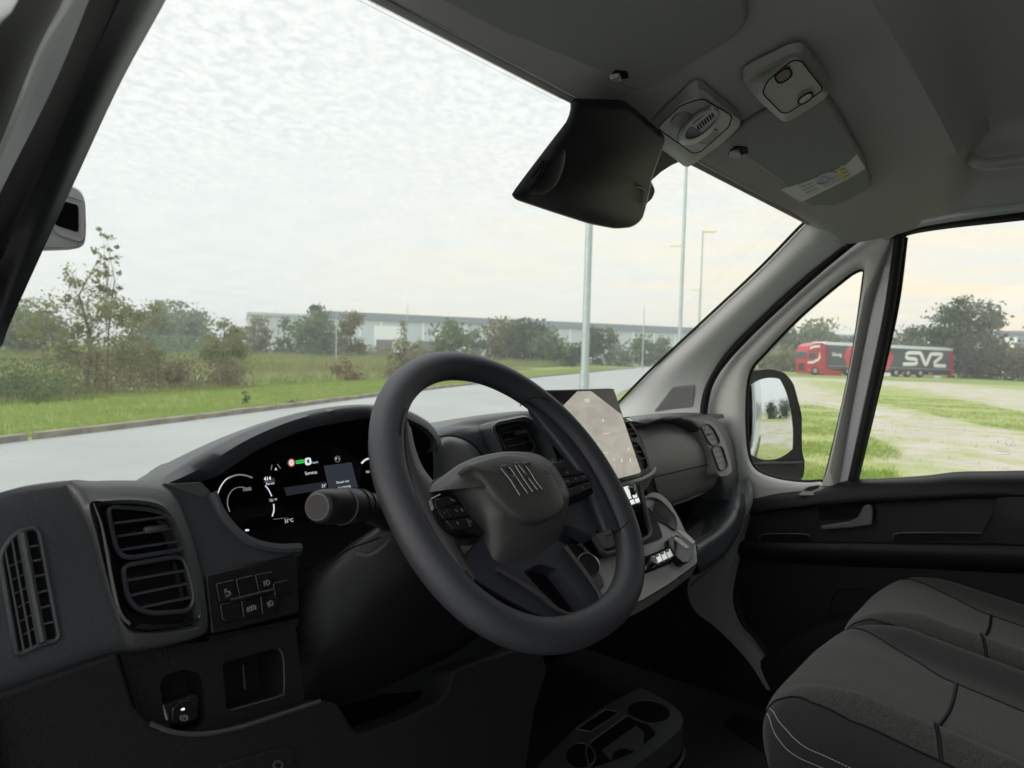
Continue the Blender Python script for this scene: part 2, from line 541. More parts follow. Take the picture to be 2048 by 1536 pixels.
# ================================================================== ground, road, yard
rng = np.random.default_rng(11)
def ground_material(name, a, b, c, s1, s2, rough=0.9, attr=None, d=None):
    """a, b: two tones mixed by broad noise; c: speckle; attr: vertex mask towards d"""
    m = bpy.data.materials.new(name); m.use_nodes = True
    t = m.node_tree; bs = t.nodes['Principled BSDF']
    bs.inputs['Roughness'].default_value = rough; bs.inputs['Specular IOR Level'].default_value = 0.25
    tcn = t.nodes.new('ShaderNodeTexCoord')
    def noise(s, det=5):
        n = t.nodes.new('ShaderNodeTexNoise'); n.inputs['Scale'].default_value = s; n.inputs['Detail'].default_value = det; n.inputs['Roughness'].default_value = 0.65
        t.links.new(tcn.outputs['Object'], n.inputs['Vector']); return n.outputs['Fac']
    def ramp(f, lo, hi):
        r = t.nodes.new('ShaderNodeMapRange'); r.inputs[1].default_value = lo; r.inputs[2].default_value = hi
        t.links.new(f, r.inputs[0]); return r.outputs[0]
    def mix(f, x, y):
        n = t.nodes.new('ShaderNodeMix'); n.data_type = 'RGBA'
        t.links.new(f, n.inputs[0])
        for i, v in ((6, x), (7, y)):
            if isinstance(v, tuple): n.inputs[i].default_value = (*v, 1)
            else: t.links.new(v, n.inputs[i])
        return n.outputs[2]
    col = mix(ramp(noise(s1), 0.38, 0.62), a, b)
    col = mix(ramp(noise(s2), 0.55, 0.75), col, c)
    if attr:
        at_ = t.nodes.new('ShaderNodeAttribute'); at_.attribute_name = attr
        ad = t.nodes.new('ShaderNodeMath'); ad.operation = 'ADD'
        t.links.new(at_.outputs['Fac'], ad.inputs[0])
        nz = ramp(noise(0.9, 9), 0.3, 0.7)
        sb = t.nodes.new('ShaderNodeMath'); sb.operation = 'SUBTRACT'; sb.inputs[1].default_value = 0.5
        t.links.new(nz, sb.inputs[0]); t.links.new(sb.outputs[0], ad.inputs[1])
        f = ramp(ad.outputs[0], 0.30, 0.78)
        col2 = mix(ramp(noise(0.5), 0.35, 0.65), d[0], d[1])
        col = mix(f, col, col2)
    t.links.new(col, bs.inputs['Base Color'])
    bp = t.nodes.new('ShaderNodeBump'); bp.inputs['Strength'].default_value = 0.5; bp.inputs['Distance'].default_value = 0.02
    t.links.new(noise(14.0), bp.inputs['Height']); t.links.new(bp.outputs[0], bs.inputs['Normal'])
    return m
M_GRASS = ground_material('meadow', (0.15, 0.21, 0.055), (0.21, 0.26, 0.085), (0.26, 0.235, 0.13), 0.10, 0.8)
M_YARD = ground_material('gravel_and_grass', (0.43, 0.395, 0.335), (0.37, 0.345, 0.29), (0.48, 0.45, 0.39), 0.5, 9.0, attr='grass', d=((0.22, 0.275, 0.08), (0.31, 0.335, 0.14)))
M_ROAD = ground_material('worn_asphalt', (0.27, 0.285, 0.278), (0.31, 0.325, 0.315), (0.25, 0.262, 0.256), 0.25, 6.0, rough=0.6)
M_KERB = mat('kerb_concrete', (0.25, 0.225, 0.185), 0.9, bump=(20, 0.5, 'noise', 0.01), var=(5, (0.17, 0.15, 0.12), 0.4, 0.65))

R_ = 2600.0
g = mk('ground', [(-R_, -R_, -0.008), (R_, -R_, -0.008), (R_, R_, -0.008), (-R_, R_, -0.008)], [(0, 1, 2, 3)], M_GRASS, smooth=False)
g['kind'] = 'structure'; g['label'] = 'flat green meadow with dry patches running to the horizon'

FAR_EDGE = [(-60, -15.2), (-30, -1.2), (2.6, 12.9), (7.4, 15.1), (14.2, 18.4), (21.6, 21.9), (34.6, 27.7), (49.7, 33.8), (81.4, 46.6), (107, 56.6), (200, 84)]
NEAR_EDGE = [(-60, -52), (-24, -26), (-3, -7.0), (5, 2.6), (20.6, 12.9), (33, 19.1), (60, 31.5), (95, 46.5), (122, 57.0), (200, 79)]
fe = cr([Vector((x, y, 0)) for x, y in FAR_EDGE], 80)
ne = cr([Vector((x, y, 0)) for x, y in NEAR_EDGE], 80)
V = [(p.x, p.y, 0.0) for p in fe]+[(p.x, p.y, 0.0) for p in ne]
road = mk('road', V, [(i, i+1, 81+i, 80+i) for i in range(79)], M_ROAD, smooth=False)
road['kind'] = 'structure'; road['label'] = 'smooth grey asphalt road curving away to the right'

# yard: a polar sheet of gravel south of the road, with a mask of grass patches
def gpx(pts):
    return [(q.x, q.y) for q in (at(x, y, Z=0.0) for x, y in pts)]
PATCH = [gpx(p) for p in (
    [(1480, 812), (1600, 806), (1690, 822), (1690, 1000), (1380, 1000)],
    [(1690, 862), (1745, 875), (1800, 905), (1775, 1000), (1690, 1000)],
    [(1600, 757), (1700, 766), (1700, 790), (1650, 775)],
    [(1700, 770), (1780, 772), (1900, 795), (2060, 828), (2300, 870), (2300, 915), (2060, 868), (1900, 838), (1800, 815), (1700, 800)],
    [(1900, 757), (2060, 768), (2300, 785), (2300, 800), (2060, 782), (1930, 770)],
    [(1380, 756), (1500, 752), (1500, 770), (1420, 790), (1300, 800)])]
def inside(poly, x, y):
    c = np.zeros(x.shape, bool)
    n = len(poly)
    for i in range(n):
        x1, y1 = poly[i]; x2, y2 = poly[(i+1) % n]
        k = ((y1 > y) != (y2 > y)) & (x < (x2-x1)*(y-y1)/(y2-y1+1e-12)+x1)
        c ^= k
    return c
az = np.radians(np.linspace(48, 215, 260))
rd = np.exp(np.linspace(math.log(1.5), math.log(75.0), 150))
A_, Rr = np.meshgrid(az, rd)
X_ = EYE.x+np.sin(A_)*Rr; Y_ = EYE.y+np.cos(A_)*Rr
near_y = np.interp(X_, [p.x for p in ne], [p.y for p in ne])-0.4
keep = Y_ < near_y
na = len(az)
V = np.stack([X_.ravel(), Y_.ravel(), np.full(X_.size, -0.004)], 1)
F = []
for j in range(len(rd)-1):
    for i in range(na-1):
        if keep[j, i] and keep[j, i+1] and keep[j+1, i] and keep[j+1, i+1]:
            F.append((j*na+i, j*na+i+1, (j+1)*na+i+1, (j+1)*na+i))
mk_ = np.zeros(X_.shape)
for p in PATCH:
    mk_ = np.maximum(mk_, inside(p, X_, Y_)*1.0)
deg = np.degrees(A_)
gen = 0.5+0.5*np.sin(X_*0.21+1.3)*np.cos(Y_*0.27+0.4)
mk_ = np.where(deg > 92, (gen > 0.72)*0.9, mk_)
mk_ = np.maximum(mk_, 0.34)
for _ in range(9):
    mk_[1:-1, 1:-1] = (mk_[1:-1, 1:-1]*2+mk_[:-2, 1:-1]+mk_[2:, 1:-1]+mk_[1:-1, :-2]+mk_[1:-1, 2:])/6
yard = mk('yard', V.tolist(), F, M_YARD, smooth=False)
a_ = yard.data.attributes.new('grass', 'FLOAT', 'POINT')
a_.data.foreach_set('value', mk_.ravel().astype(np.float32))
yard['kind'] = 'structure'; yard['label'] = 'gravel yard with patches of grass beside the road'

# kerb stones along the far edge of the road
kerb = mk('kerb', *(lambda P: ([(p.x, p.y, -0.02) for p in P]+[(p.x-0.13, p.y+0.28, -0.02) for p in P], [(i, i+1, len(P)+i+1, len(P)+i) for i in range(len(P)-1)]))(cr(fe, 200)), M_KERB, smooth=False)
kerb['kind'] = 'structure'; kerb['label'] = 'low row of weathered kerb stones between road and verge'
kp = resample(fe, 1200, False)
L = [0.0]
for a, b in zip(kp, kp[1:]):
    L.append(L[-1]+(b-a).length)
def kat(s):
    i = min(int(np.searchsorted(L, s)), len(kp)-1)
    i = max(i, 1)
    return kp[i], (kp[i]-kp[i-1]).normalized()
s0 = next(l for l, p in zip(L, kp) if p.x > -6)
stone_me = None
k = 0
s = s0
while s < s0+72:
    p, t = kat(s)
    if stone_me is None:
        o = MB().box((0, 0, 0.045), 0.985, 0.14, 0.13).done('kerb_stone', M_KERB, kerb, bevel=0.012, smooth=False)
        stone_me = o.data
    else:
        o = bpy.data.objects.new('kerb_stone', stone_me); link(o, kerb)
        m_ = o.modifiers.new('edge', 'BEVEL'); m_.width = 0.012; m_.segments = 2
    nrm = Vector((-t.y, t.x, 0))
    o.location = (p.x+nrm.x*0.07, p.y+nrm.y*0.07, random.Random(k).uniform(-0.012, 0.008))
    o.rotation_euler = (0, 0, math.atan2(t.y, t.x)+random.Random(k+99).uniform(-0.012, 0.012))
    s += 1.0; k += 1
mb = MB()
while s < L[-1]-2:
    p, t = kat(s); nrm = Vector((-t.y, t.x, 0))
    mb.box((p.x+nrm.x*0.07, p.y+nrm.y*0.07, 0.045), 4.9, 0.14, 0.13, Matrix.Rotation(math.atan2(t.y, t.x), 3, 'Z'))
    s += 5.0
far_k = mb.done('kerb_stones_far', M_KERB, kerb, smooth=False); far_k['kind'] = 'stuff'

# ------------------------------------------------------------------ grass blades
def blades(name, pos, h0, h1, w, mat_, label, per=3):
    n = len(pos)
    P = np.repeat(pos, per, 0)+np.c_[rng.normal(0, 0.05, (n*per, 2)), np.zeros(n*per)]
    m = len(P)
    a = rng.uniform(0, 2*np.pi, m); h = rng.uniform(h0, h1, m); ln = rng.normal(0, 0.35, (m, 2))*h[:, None]
    d = np.stack([np.cos(a), np.sin(a), np.zeros(m)], 1)*w
    V = np.empty((m, 3, 3))
    V[:, 0] = P-d; V[:, 1] = P+d; V[:, 2] = P+np.c_[ln, h]
    me = bpy.data.meshes.new(name)
    me.vertices.add(m*3); me.vertices.foreach_set('co', V.ravel())
    me.loops.add(m*3); me.loops.foreach_set('vertex_index', np.arange(m*3))
    me.polygons.add(m); me.polygons.foreach_set('loop_start', np.arange(0, m*3, 3)); me.polygons.foreach_set('loop_total', np.full(m, 3))
    me.update(); me.validate()
    me.materials.append(mat_)
    o = link(bpy.data.objects.new(name, me))
    o['kind'] = 'stuff'; o['label'] = label; o['category'] = 'grass'
    return o
def leafmat(name, a, b, sc=1.2, tr=0.4):
    m = bpy.data.materials.new(name); m.use_nodes = True
    t = m.node_tree; t.nodes.clear()
    tcn = t.nodes.new('ShaderNodeTexCoord'); n = t.nodes.new('ShaderNodeTexNoise'); n.inputs['Scale'].default_value = sc; n.inputs['Detail'].default_value = 6.0
    r = t.nodes.new('ShaderNodeValToRGB')
    r.color_ramp.elements[0].position = .35; r.color_ramp.elements[0].color = (*a, 1)
    r.color_ramp.elements[1].position = .65; r.color_ramp.elements[1].color = (*b, 1)
    d = t.nodes.new('ShaderNodeBsdfDiffuse'); l = t.nodes.new('ShaderNodeBsdfTranslucent'); x = t.nodes.new('ShaderNodeMixShader'); x.inputs[0].default_value = tr
    o = t.nodes.new('ShaderNodeOutputMaterial')
    t.links.new(tcn.outputs['Object'], n.inputs['Vector']); t.links.new(n.outputs['Fac'], r.inputs[0])
    t.links.new(r.outputs[0], d.inputs[0]); t.links.new(r.outputs[0], l.inputs[0])
    t.links.new(d.outputs[0], x.inputs[1]); t.links.new(l.outputs[0], x.inputs[2]); t.links.new(x.outputs[0], o.inputs[0])
    return m
M_BLADE = leafmat('grass_blade', (0.23, 0.335, 0.075), (0.33, 0.375, 0.125), 0.7)
M_BLADE_DRY = leafmat('grass_blade_dry', (0.19, 0.24, 0.08), (0.33, 0.29, 0.17), 0.25)
fx = np.array([p.x for p in fe]); fy = np.array([p.y for p in fe])
def verge(n, x0, x1, d0, d1):
    x = rng.uniform(x0, x1, n); y = np.interp(x, fx, fy)+0.45+d0+(d1-d0)*rng.uniform(0, 1, n)**1.3
    return np.stack([x, y, np.zeros(n)-0.01], 1)
blades('grass', np.r_[verge(26000, -4, 30, 0, 7.0), verge(9000, 28, 80, 0, 5.0)], 0.05, 0.17, 0.006, M_BLADE, 'short bright green grass on the verge behind the kerb', 3)
blades('grass', np.r_[verge(15000, -5, 55, 6.0, 34.0), verge(7000, 10, 70, 20, 75.0)], 0.12, 0.42, 0.012, M_BLADE_DRY, 'taller yellowing grass of the meadow behind the verge', 3)
tuft = []
tr_ = np.random.default_rng(5)
while len(tuft) < 26000:
    x = tr_.uniform(-6, 120, 30000); d = tr_.uniform(9, 95, 30000)
    y = np.interp(x, fx, fy)+d
    f = np.sin(x*.19+d*.11)+np.sin(d*.37+x*.05)*1.1+np.sin(x*.53-d*.29)*.6+tr_.normal(0, .35, len(x))
    ok = f > 0.75
    tuft += [(a, b, -.02) for a, b in zip(x[ok], y[ok])]
blades('grass', np.array(tuft[:26000]), 0.45, 1.15, 0.022, leafmat('rough_grass', (0.18, 0.26, 0.07), (0.29, 0.275, 0.13), 0.12), 'rough tall grass and weeds in strips across the meadow', 3)
yp = []
while len(yp) < 15000:
    a = np.radians(rng.uniform(50, 96, 20000)); r = np.exp(rng.uniform(math.log(3.5), math.log(40), 20000))
    x = EYE.x+np.sin(a)*r; y = EYE.y+np.cos(a)*r
    ok = np.zeros(len(x), bool)
    for p in PATCH:
        ok |= inside(p, x, y)
    ok |= (rng.uniform(0, 1, len(x)) < 0.012)
    ok &= (np.sin(x*2.1)+np.cos(y*1.7+x)+rng.normal(0, 0.8, len(x))) > -0.3
    ok &= (y < np.interp(x, fx, np.interp(fx, [p.x for p in ne], [p.y for p in ne]))-0.5) & (x > 1.6)
    yp += [(i, j, -0.01) for i, j in zip(x[ok], y[ok])]
blades('grass', np.array(yp), 0.02, 0.09, 0.006, M_BLADE, 'thin grass growing in patches on the gravel yard', 3)

# ================================================================== trees and shrubs
M_BARK = mat('bark', (0.085, 0.075, 0.062), 0.95, bump=(9, 0.8, 'noise', 0.03))
LEAF = {
    'olive': leafmat('leaf_olive', (0.18, 0.20, 0.10), (0.26, 0.265, 0.145)),
    'dark': leafmat('leaf_dark', (0.05, 0.078, 0.040), (0.10, 0.135, 0.065)),
    'mid': leafmat('leaf_mid', (0.10, 0.15, 0.072), (0.165, 0.21, 0.105)),
    'pale': leafmat('leaf_pale', (0.14, 0.185, 0.11), (0.20, 0.24, 0.15)),
    'brown': leafmat('leaf_brown', (0.175, 0.155, 0.10), (0.25, 0.22, 0.15)),
    'mixed': leafmat('leaf_mixed', (0.075, 0.090, 0.050), (0.135, 0.120, 0.075), 0.35),
    'rust': leafmat('leaf_rust', (0.15, 0.10, 0.07), (0.19, 0.15, 0.095)),
    'yellow': leafmat('leaf_yellow', (0.12, 0.13, 0.045), (0.19, 0.18, 0.07)),
}
def quads_mesh(name, C_, size, mat_, parent, r):
    n = len(C_)
    a = r.normal(0, 1, (n, 3)); a /= np.linalg.norm(a, axis=1)[:, None]
    b = np.cross(a, r.normal(0, 1, (n, 3))); b /= np.linalg.norm(b, axis=1)[:, None]
    s = size*r.uniform(0.55, 1.35, n)[:, None]
    a = a*s; b = b*s*0.62
    V = np.empty((n, 4, 3))
    V[:, 0] = C_-a; V[:, 1] = C_-b*0.9+a*0.1; V[:, 2] = C_+a; V[:, 3] = C_+b*0.9+a*0.1
    me = bpy.data.meshes.new(name)
    me.vertices.add(n*4); me.vertices.foreach_set('co', V.ravel())
    me.loops.add(n*4); me.loops.foreach_set('vertex_index', np.arange(n*4))
    me.polygons.add(n); me.polygons.foreach_set('loop_start', np.arange(0, n*4, 4)); me.polygons.foreach_set('loop_total', np.full(n, 4))
    me.update(); me.validate()
    me.materials.append(mat_)
    return link(bpy.data.objects.new(name, me), parent)
def tree(name, label, cat, base, h, w, leaf, seed, n=1800, size=0.16, shape='round', bare=0.2, clumps=26, spread=0.17, group=None, stem=None, aspect=1.0):
    r = np.random.default_rng(seed)
    root = thing(name, label, cat, base, group)
    hw = w/2
    cz0 = h*bare
    C = []
    while len(C) < clumps:
        u = r.uniform(-1, 1, 2); z = r.uniform(0, 1)
        if shape == 'cone':
            lim = (1-z)**0.8*0.95+0.06
        elif shape == 'dome':
            lim = math.sqrt(max(0, 1-z*z))*0.95+0.05
        elif shape == 'sparse':
            lim = (math.sin(math.pi*min(1, (z*0.9+0.12)))**0.8)*(1.0 if z < 0.55 else 0.45)+0.05
        else:
            lim = math.sin(math.pi*(z*0.86+0.10))**0.6
        d = math.hypot(*u)
        if d > lim:
            continue
        if shape != 'sparse' and d < lim*0.35 and r.uniform() < 0.5:
            continue
        C.append((u[0]*hw, u[1]*hw*aspect, cz0+(h-cz0)*z*0.97))
    C = np.array(C)
    k = r.integers(0, clumps, n)
    sg = spread*w*r.uniform(0.55, 1.25, clumps)
    P = C[k]+r.normal(0, 1, (n, 3))*sg[k][:, None]*np.array([1, 1, 0.75])
    P[:, 2] = np.clip(P[:, 2], 0.02, h*1.06)
    quads_mesh('crown', P, size, LEAF[leaf], root, r)
    tr = stem if stem else max(0.03, h*0.018)
    m = MB()
    m.tube([(0, 0, -0.05), (r.normal(0, .02*h), r.normal(0, .02*h), h*0.35), (r.normal(0, .03*h), 0, h*0.66), (r.normal(0, .03*h), 0, h*0.92)], [tr, tr*.75, tr*.45, tr*.12], seg=7)
    for i in range(min(clumps, 14)):
        c = C[i]; z0 = max(0.12*h, min(c[2]*0.6, h*0.7))
        m.tube([(0, 0, z0), (c[0]*.5, c[1]*.5, z0+(c[2]-z0)*.62), tuple(c)], [tr*.32, tr*.18, tr*.05], seg=5)
    m.done('trunk', M_BARK, root)
    return root
def tree_px(name, label, cat, px, top, wpx, dist, leaf, seed, **k):
    """a tree seen at column px with its top at row top, wpx wide, standing dist metres away"""
    b = gpos(px, dist)
    h = zat(px, top, dist)
    return tree(name, label, cat, b, h, wpx*dist/FOC*0.95, leaf, seed, **k)
T = tree_px
# near row on the left
T('tree', 'tall thin-leaved young tree with bare twigs rising above the scrub on the left', 'tree', 172, 492, 235, 27, 'olive', 3, n=7000, size=0.056, shape='sparse', bare=0.14, clumps=120, spread=0.036, stem=0.06)
T('tree', 'slim leader of the thin-leaved tree on the left, its top highest of all', 'tree', 214, 442, 60, 27.4, 'olive', 31, n=620, size=0.055, shape='round', bare=0.48, clumps=34, spread=0.045, stem=0.03)
T('bush', 'dense dark bush behind the left pillar, left of the thin-leaved tree', 'bush', 52, 602, 110, 70, 'pale', 4, n=2600, size=0.20, bare=0.05, clumps=34)
T('bush', 'olive bush close right of the thin-leaved tree trunk', 'bush', 262, 668, 90, 30, 'olive', 5, n=2600, size=0.058, bare=0.10, clumps=34, spread=0.09)
T('bush', 'brown-leaved scrub at the foot of the thin-leaved tree', 'bush', 190, 716, 160, 25.5, 'brown', 6, n=2300, size=0.052, shape='dome', bare=0.02, clumps=30)
T('bush', 'low dark scrub at the left edge of the windscreen', 'bush', 30, 724, 170, 23, 'mid', 7, n=4000, size=0.050, shape='dome', bare=0.02, clumps=26)
T('bush', 'olive bush with a brown base standing alone in the meadow, left of the warehouse', 'bush', 446, 634, 96, 33, 'olive', 8, n=3800, size=0.062, bare=0.05, clumps=50, spread=0.085)
T('bush', 'dry brown tuft low in the meadow left of the lone olive bush', 'bush', 360, 712, 90, 28, 'brown', 9, n=1500, size=0.055, shape='dome', bare=0.02, clumps=18)
T('bush', 'dark low tuft at the foot of the lone olive bush', 'bush', 452, 722, 100, 29, 'brown', 10, n=1600, size=0.055, shape='dome', bare=0.02, clumps=16)
T('bush', 'reddish dry bush low in the meadow in front of the warehouse', 'bush', 692, 718, 66, 36, 'rust', 11, n=700, size=0.07, shape='dome', bare=0.02, clumps=14)
T('tree', 'thin young tree with open crown in the meadow just left of the steering wheel', 'tree', 806, 636, 76, 40, 'olive', 12, n=1100, size=0.075, shape='sparse', bare=0.22, clumps=44, spread=0.06)
T('bush', 'brown scrub under the thin young tree left of the steering wheel', 'bush', 812, 702, 75, 39, 'brown', 13, n=800, size=0.10, shape='dome', bare=0.02, clumps=14)
# far line on the left
T('tree', 'broad pale tree in the far line left of the warehouse', 'tree', 345, 610, 110, 125, 'pale', 14, n=2200, size=0.42, bare=0.05, clumps=24)
T('tree', 'taller pale pointed tree in the far line left of the warehouse', 'tree', 396, 599, 52, 128, 'pale', 15, n=900, size=0.40, shape='cone', bare=0.05, clumps=20)
T('tree', 'grey-green tree in the far line, next right of the thin-leaved tree', 'tree', 305, 608, 60, 110, 'pale', 16, n=1500, size=0.36, bare=0.05, clumps=20)
T('tree', 'far tree half hidden at the left window edge', 'tree', 30, 618, 80, 105, 'mid', 17, n=1200, size=0.36, bare=0.05, clumps=22)
T('tree', 'low far tree close left of the warehouse corner', 'tree', 472, 640, 36, 100, 'olive', 18, n=800, size=0.34, bare=0.05, clumps=14)
T('bush', 'long low scrub at the far edge of the meadow', 'bush', 370, 676, 160, 100, 'mid', 19, n=1300, size=0.30, shape='dome', bare=0.0, clumps=30)
# before the warehouse
T('tree', 'small bushy tree before the left end of the warehouse', 'tree', 516, 637, 46, 110, 'olive', 20, n=1100, size=0.33, bare=0.05, clumps=18)
T('tree', 'slim open tree before the lower left part of the warehouse', 'tree', 568, 622, 34, 105, 'mid', 21, n=900, size=0.27, shape='cone', bare=0.1, clumps=20, spread=0.14)
T('bush', 'round dense green bush before the warehouse', 'bush', 626, 627, 82, 104, 'mid', 22, n=2600, size=0.30, bare=0.0, clumps=40)
T('tree', 'pointed dark tree rising behind the round green bush', 'tree', 634, 600, 38, 112, 'dark', 23, n=900, size=0.32, bare=0.25, clumps=18)
T('tree', 'yellowish tree before the dark roof edge of the warehouse', 'tree', 700, 624, 46, 100, 'yellow', 24, n=1400, size=0.29, bare=0.04, clumps=20)
T('tree', 'rounded dark tree above the steering wheel', 'tree', 895, 638, 66, 88, 'mid', 25, n=1875, size=0.290, bare=0.05, clumps=26)
T('bush', 'small grey-green bush between the round dark tree and the wide thicket', 'bush', 950, 660, 44, 96, 'pale', 26, n=875, size=0.297, bare=0.0, clumps=14)
T('tree', 'yellowish left tree of the wide thicket above the steering wheel', 'tree', 1004, 640, 72, 102, 'yellow', 27, n=1750, size=0.318, bare=0.03, clumps=26)
T('tree', 'dark middle tree of the wide thicket above the steering wheel', 'tree', 1060, 644, 84, 97, 'dark', 28, n=2375, size=0.324, bare=0.03, clumps=30)
T('tree', 'dark right tree of the wide thicket, left of the grey lamp post', 'tree', 1102, 655, 72, 95, 'mid', 29, n=1875, size=0.299, bare=0.03, clumps=26)
T('bush', 'low dark bush at the right foot of the wide thicket', 'bush', 1140, 690, 60, 98, 'dark', 30, n=1125, size=0.283, shape='dome', bare=0.0, clumps=16)
T('tree', 'dark tree directly right of the grey lamp post', 'tree', 1186, 656, 42, 112, 'dark', 32, n=1250, size=0.332, bare=0.03, clumps=20)
T('tree', 'slim tree second to the right of the grey lamp post', 'tree', 1219, 659, 34, 116, 'mid', 33, n=875, size=0.324, bare=0.06, clumps=18)
T('bush', 'pale scrub beside the road under the slim tree', 'bush', 1240, 690, 46, 112, 'pale', 34, n=750, size=0.308, shape='dome', bare=0.0, clumps=12)
T('tree', 'round far tree beside the road bend', 'tree', 1281, 674, 44, 128, 'mid', 35, n=1000, size=0.392, bare=0.04, clumps=18)
T('tree', 'last far tree at the road bend beside the right pillar', 'tree', 1322, 676, 40, 132, 'mid', 36, n=1000, size=0.388, bare=0.04, clumps=18)
# right side
T('tree', 'round-crowned tree behind the truck cab', 'tree', 1640, 646, 92, 128, 'mid', 37, n=1800, size=0.45, bare=0.1, clumps=26)
T('tree', 'darker tree left of the round-crowned tree behind the truck', 'tree', 1572, 658, 72, 124, 'dark', 38, n=1200, size=0.45, bare=0.03, clumps=22)
T('tree', 'low pale tree behind the front of the trailer', 'tree', 1698, 664, 46, 132, 'pale', 39, n=700, size=0.45, bare=0.03, clumps=14)
T('tree', 'low dark tree behind the middle of the trailer', 'tree', 1806, 654, 78, 130, 'dark', 40, n=1200, size=0.45, bare=0.0, clumps=22)
T('tree', 'large dark oak standing behind the rear of the trailer', 'tree', 1932, 596, 124, 108, 'dark', 41, n=5200, size=0.27, bare=0.20, clumps=64, spread=0.075)
def hedge(label, px0, px1, d0, d1, h, leaf, seed, n=2600, size=0.26):
    r = np.random.default_rng(seed)
    a, b = gpos(px0, d0), gpos(px1, d1)
    root = thing('hedge', label, 'hedge', a)
    m = 60
    t = r.uniform(0, 1, m)
    C = np.stack([(b.x-a.x)*t, (b.y-a.y)*t, r.uniform(0.15, 0.8, m)*h], 1)
    k = r.integers(0, m, n)
    P = C[k]+r.normal(0, 1, (n, 3))*np.array([h*.26, h*.26, h*.17])
    P[:, 2] = np.clip(P[:, 2], 0.03, h*1.12)
    quads_mesh('foliage', P, size, LEAF[leaf], root, r)
    mb = MB()
    for i in range(14):
        q = (b-a)*((i+.5)/14)
        mb.tube([(q.x, q.y, 0), (q.x+r.normal(0, .2), q.y, h*.7)], [0.07, 0.03], seg=5)
    mb.done('stem', M_BARK, root)
hedge('tall brown-green hedge along the yard behind the rear of the truck', 1925, 2130, 112, 98, 4.2, 'mixed', 51, n=5200, size=0.26)
hedge('low hedge behind the trailer roof', 1730, 1900, 130, 126, 6.0, 'olive', 52, n=3000, size=0.30)
hedge('dark green hedge behind and left of the truck cab', 1470, 1625, 112, 112, 3.6, 'olive', 53, n=2600, size=0.32)
hedge('dark low hedge line before the warehouse', 590, 760, 118, 118, 2.4, 'brown', 54, n=1500, size=0.26)
hedge('low hedge line at the far edge of the meadow, right of the tall bare tree', 760, 1000, 112, 108, 2.2, 'brown', 56, n=1500, size=0.24)
# what the door mirror looks back at
tree('bush', 'dark round bush seen in the door mirror, left one of two', 'bush', (3.2, -30, 0), 3.5, 2.8, 'dark', 61, n=2600, size=0.13, bare=0.0, clumps=34)
tree('bush', 'dark round bush seen in the door mirror, right one of two', 'bush', (6.6, -31, 0), 3.8, 3.0, 'dark', 62, n=2600, size=0.13, bare=0.0, clumps=34)
T('bush', 'olive scrub between the thin-leaved tree and the lone olive bush', 'bush', 318, 690, 80, 29, 'olive', 65, n=1800, size=0.055, shape='dome', bare=0.02, clumps=24)
T('weed', 'small dark weed on the verge near the kerb', 'plant', 492, 778, 14, 20.5, 'dark', 63, n=90, size=0.035, bare=0.0, clumps=8, stem=0.008)
T('weed', 'flat dark weed tuft lying over the kerb stones', 'plant', 590, 800, 36, 20.0, 'brown', 64, n=120, size=0.04, shape='dome', bare=0.0, clumps=8, stem=0.008)

# ================================================================== lamp posts
M_POST = mat('galvanised_steel', (0.36, 0.42, 0.43), 0.45, metal=0.35, var=(6, (0.44, 0.50, 0.51), 0.35, 0.7))
M_LUM = mat('lamp_head_cream', (0.80, 0.74, 0.50), 0.5)
def lamp_post(label, px, top, dist, r0, r1, head=None, arm=0.0):
    b = gpos(px, dist)
    h = zat(px, top, dist)
    root = thing('lamp_post', label, 'lamp post', b, 'lamp posts along the road')
    MB().tube([(0, 0, -.1), (0, 0, 1.2)], r0*1.25, seg=12).tube([(0, 0, 1.2), (0, 0, h)], [r0, r1], seg=12).done('pole', M_POST, root)
    if head is not None:
        d = RT.copy(); d.z = 0; d.normalize(); d = d*head
        tube('arm', [(0, 0, h-.05), (d.x*arm*.5, d.y*arm*.5, h+.02), (d.x*arm, d.y*arm, h+.05)], 0.03, M_POST, root)
        c = Vector((d.x*(arm+.28), d.y*(arm+.28), h+.05))
        u = d.normalized(); w = Vector((-u.y, u.x, 0))
        MB().slab(rc([c-u*.36-w*.13, c+u*.36-w*.10, c+u*.36+w*.10, c-u*.36+w*.13], .06), Vector((0, 0, 1)), 0.13).done('lamp_head', M_LUM, root, bevel=0.02)
    return root
lamp_post('thick grey lamp post beside the road, standing right behind the centre screen', 1170, -120, 15.5, 0.088, 0.062, None)
lamp_post('thin lamp post rising out of view left of the one with a cream head', 1358, 140, 30, 0.08, 0.055, None)
lamp_post('slim lamp post with a cream lamp head pointing right', 1396, 462, 45, 0.065, 0.045, 1.0, 0.15)
lamp_post('far lamp post with its small head pointing left, almost hidden behind the thin post', 1357, 492, 62, 0.06, 0.04, -1.0, 0.5)
lamp_post('far lamp post with its small head pointing left, behind the one with the cream head', 1394, 580, 92, 0.06, 0.04, -1.0, 0.4)
lamp_post('far plain mast before the warehouse, right of the grey lamp post', 1285, 612, 90, 0.07, 0.05, None)
lamp_post('far plain mast above the thin young tree', 813, 606, 120, 0.07, 0.05, None)
lamp_post('white mast standing beside the round green bush', 672, 624, 82, 0.06, 0.045, None)

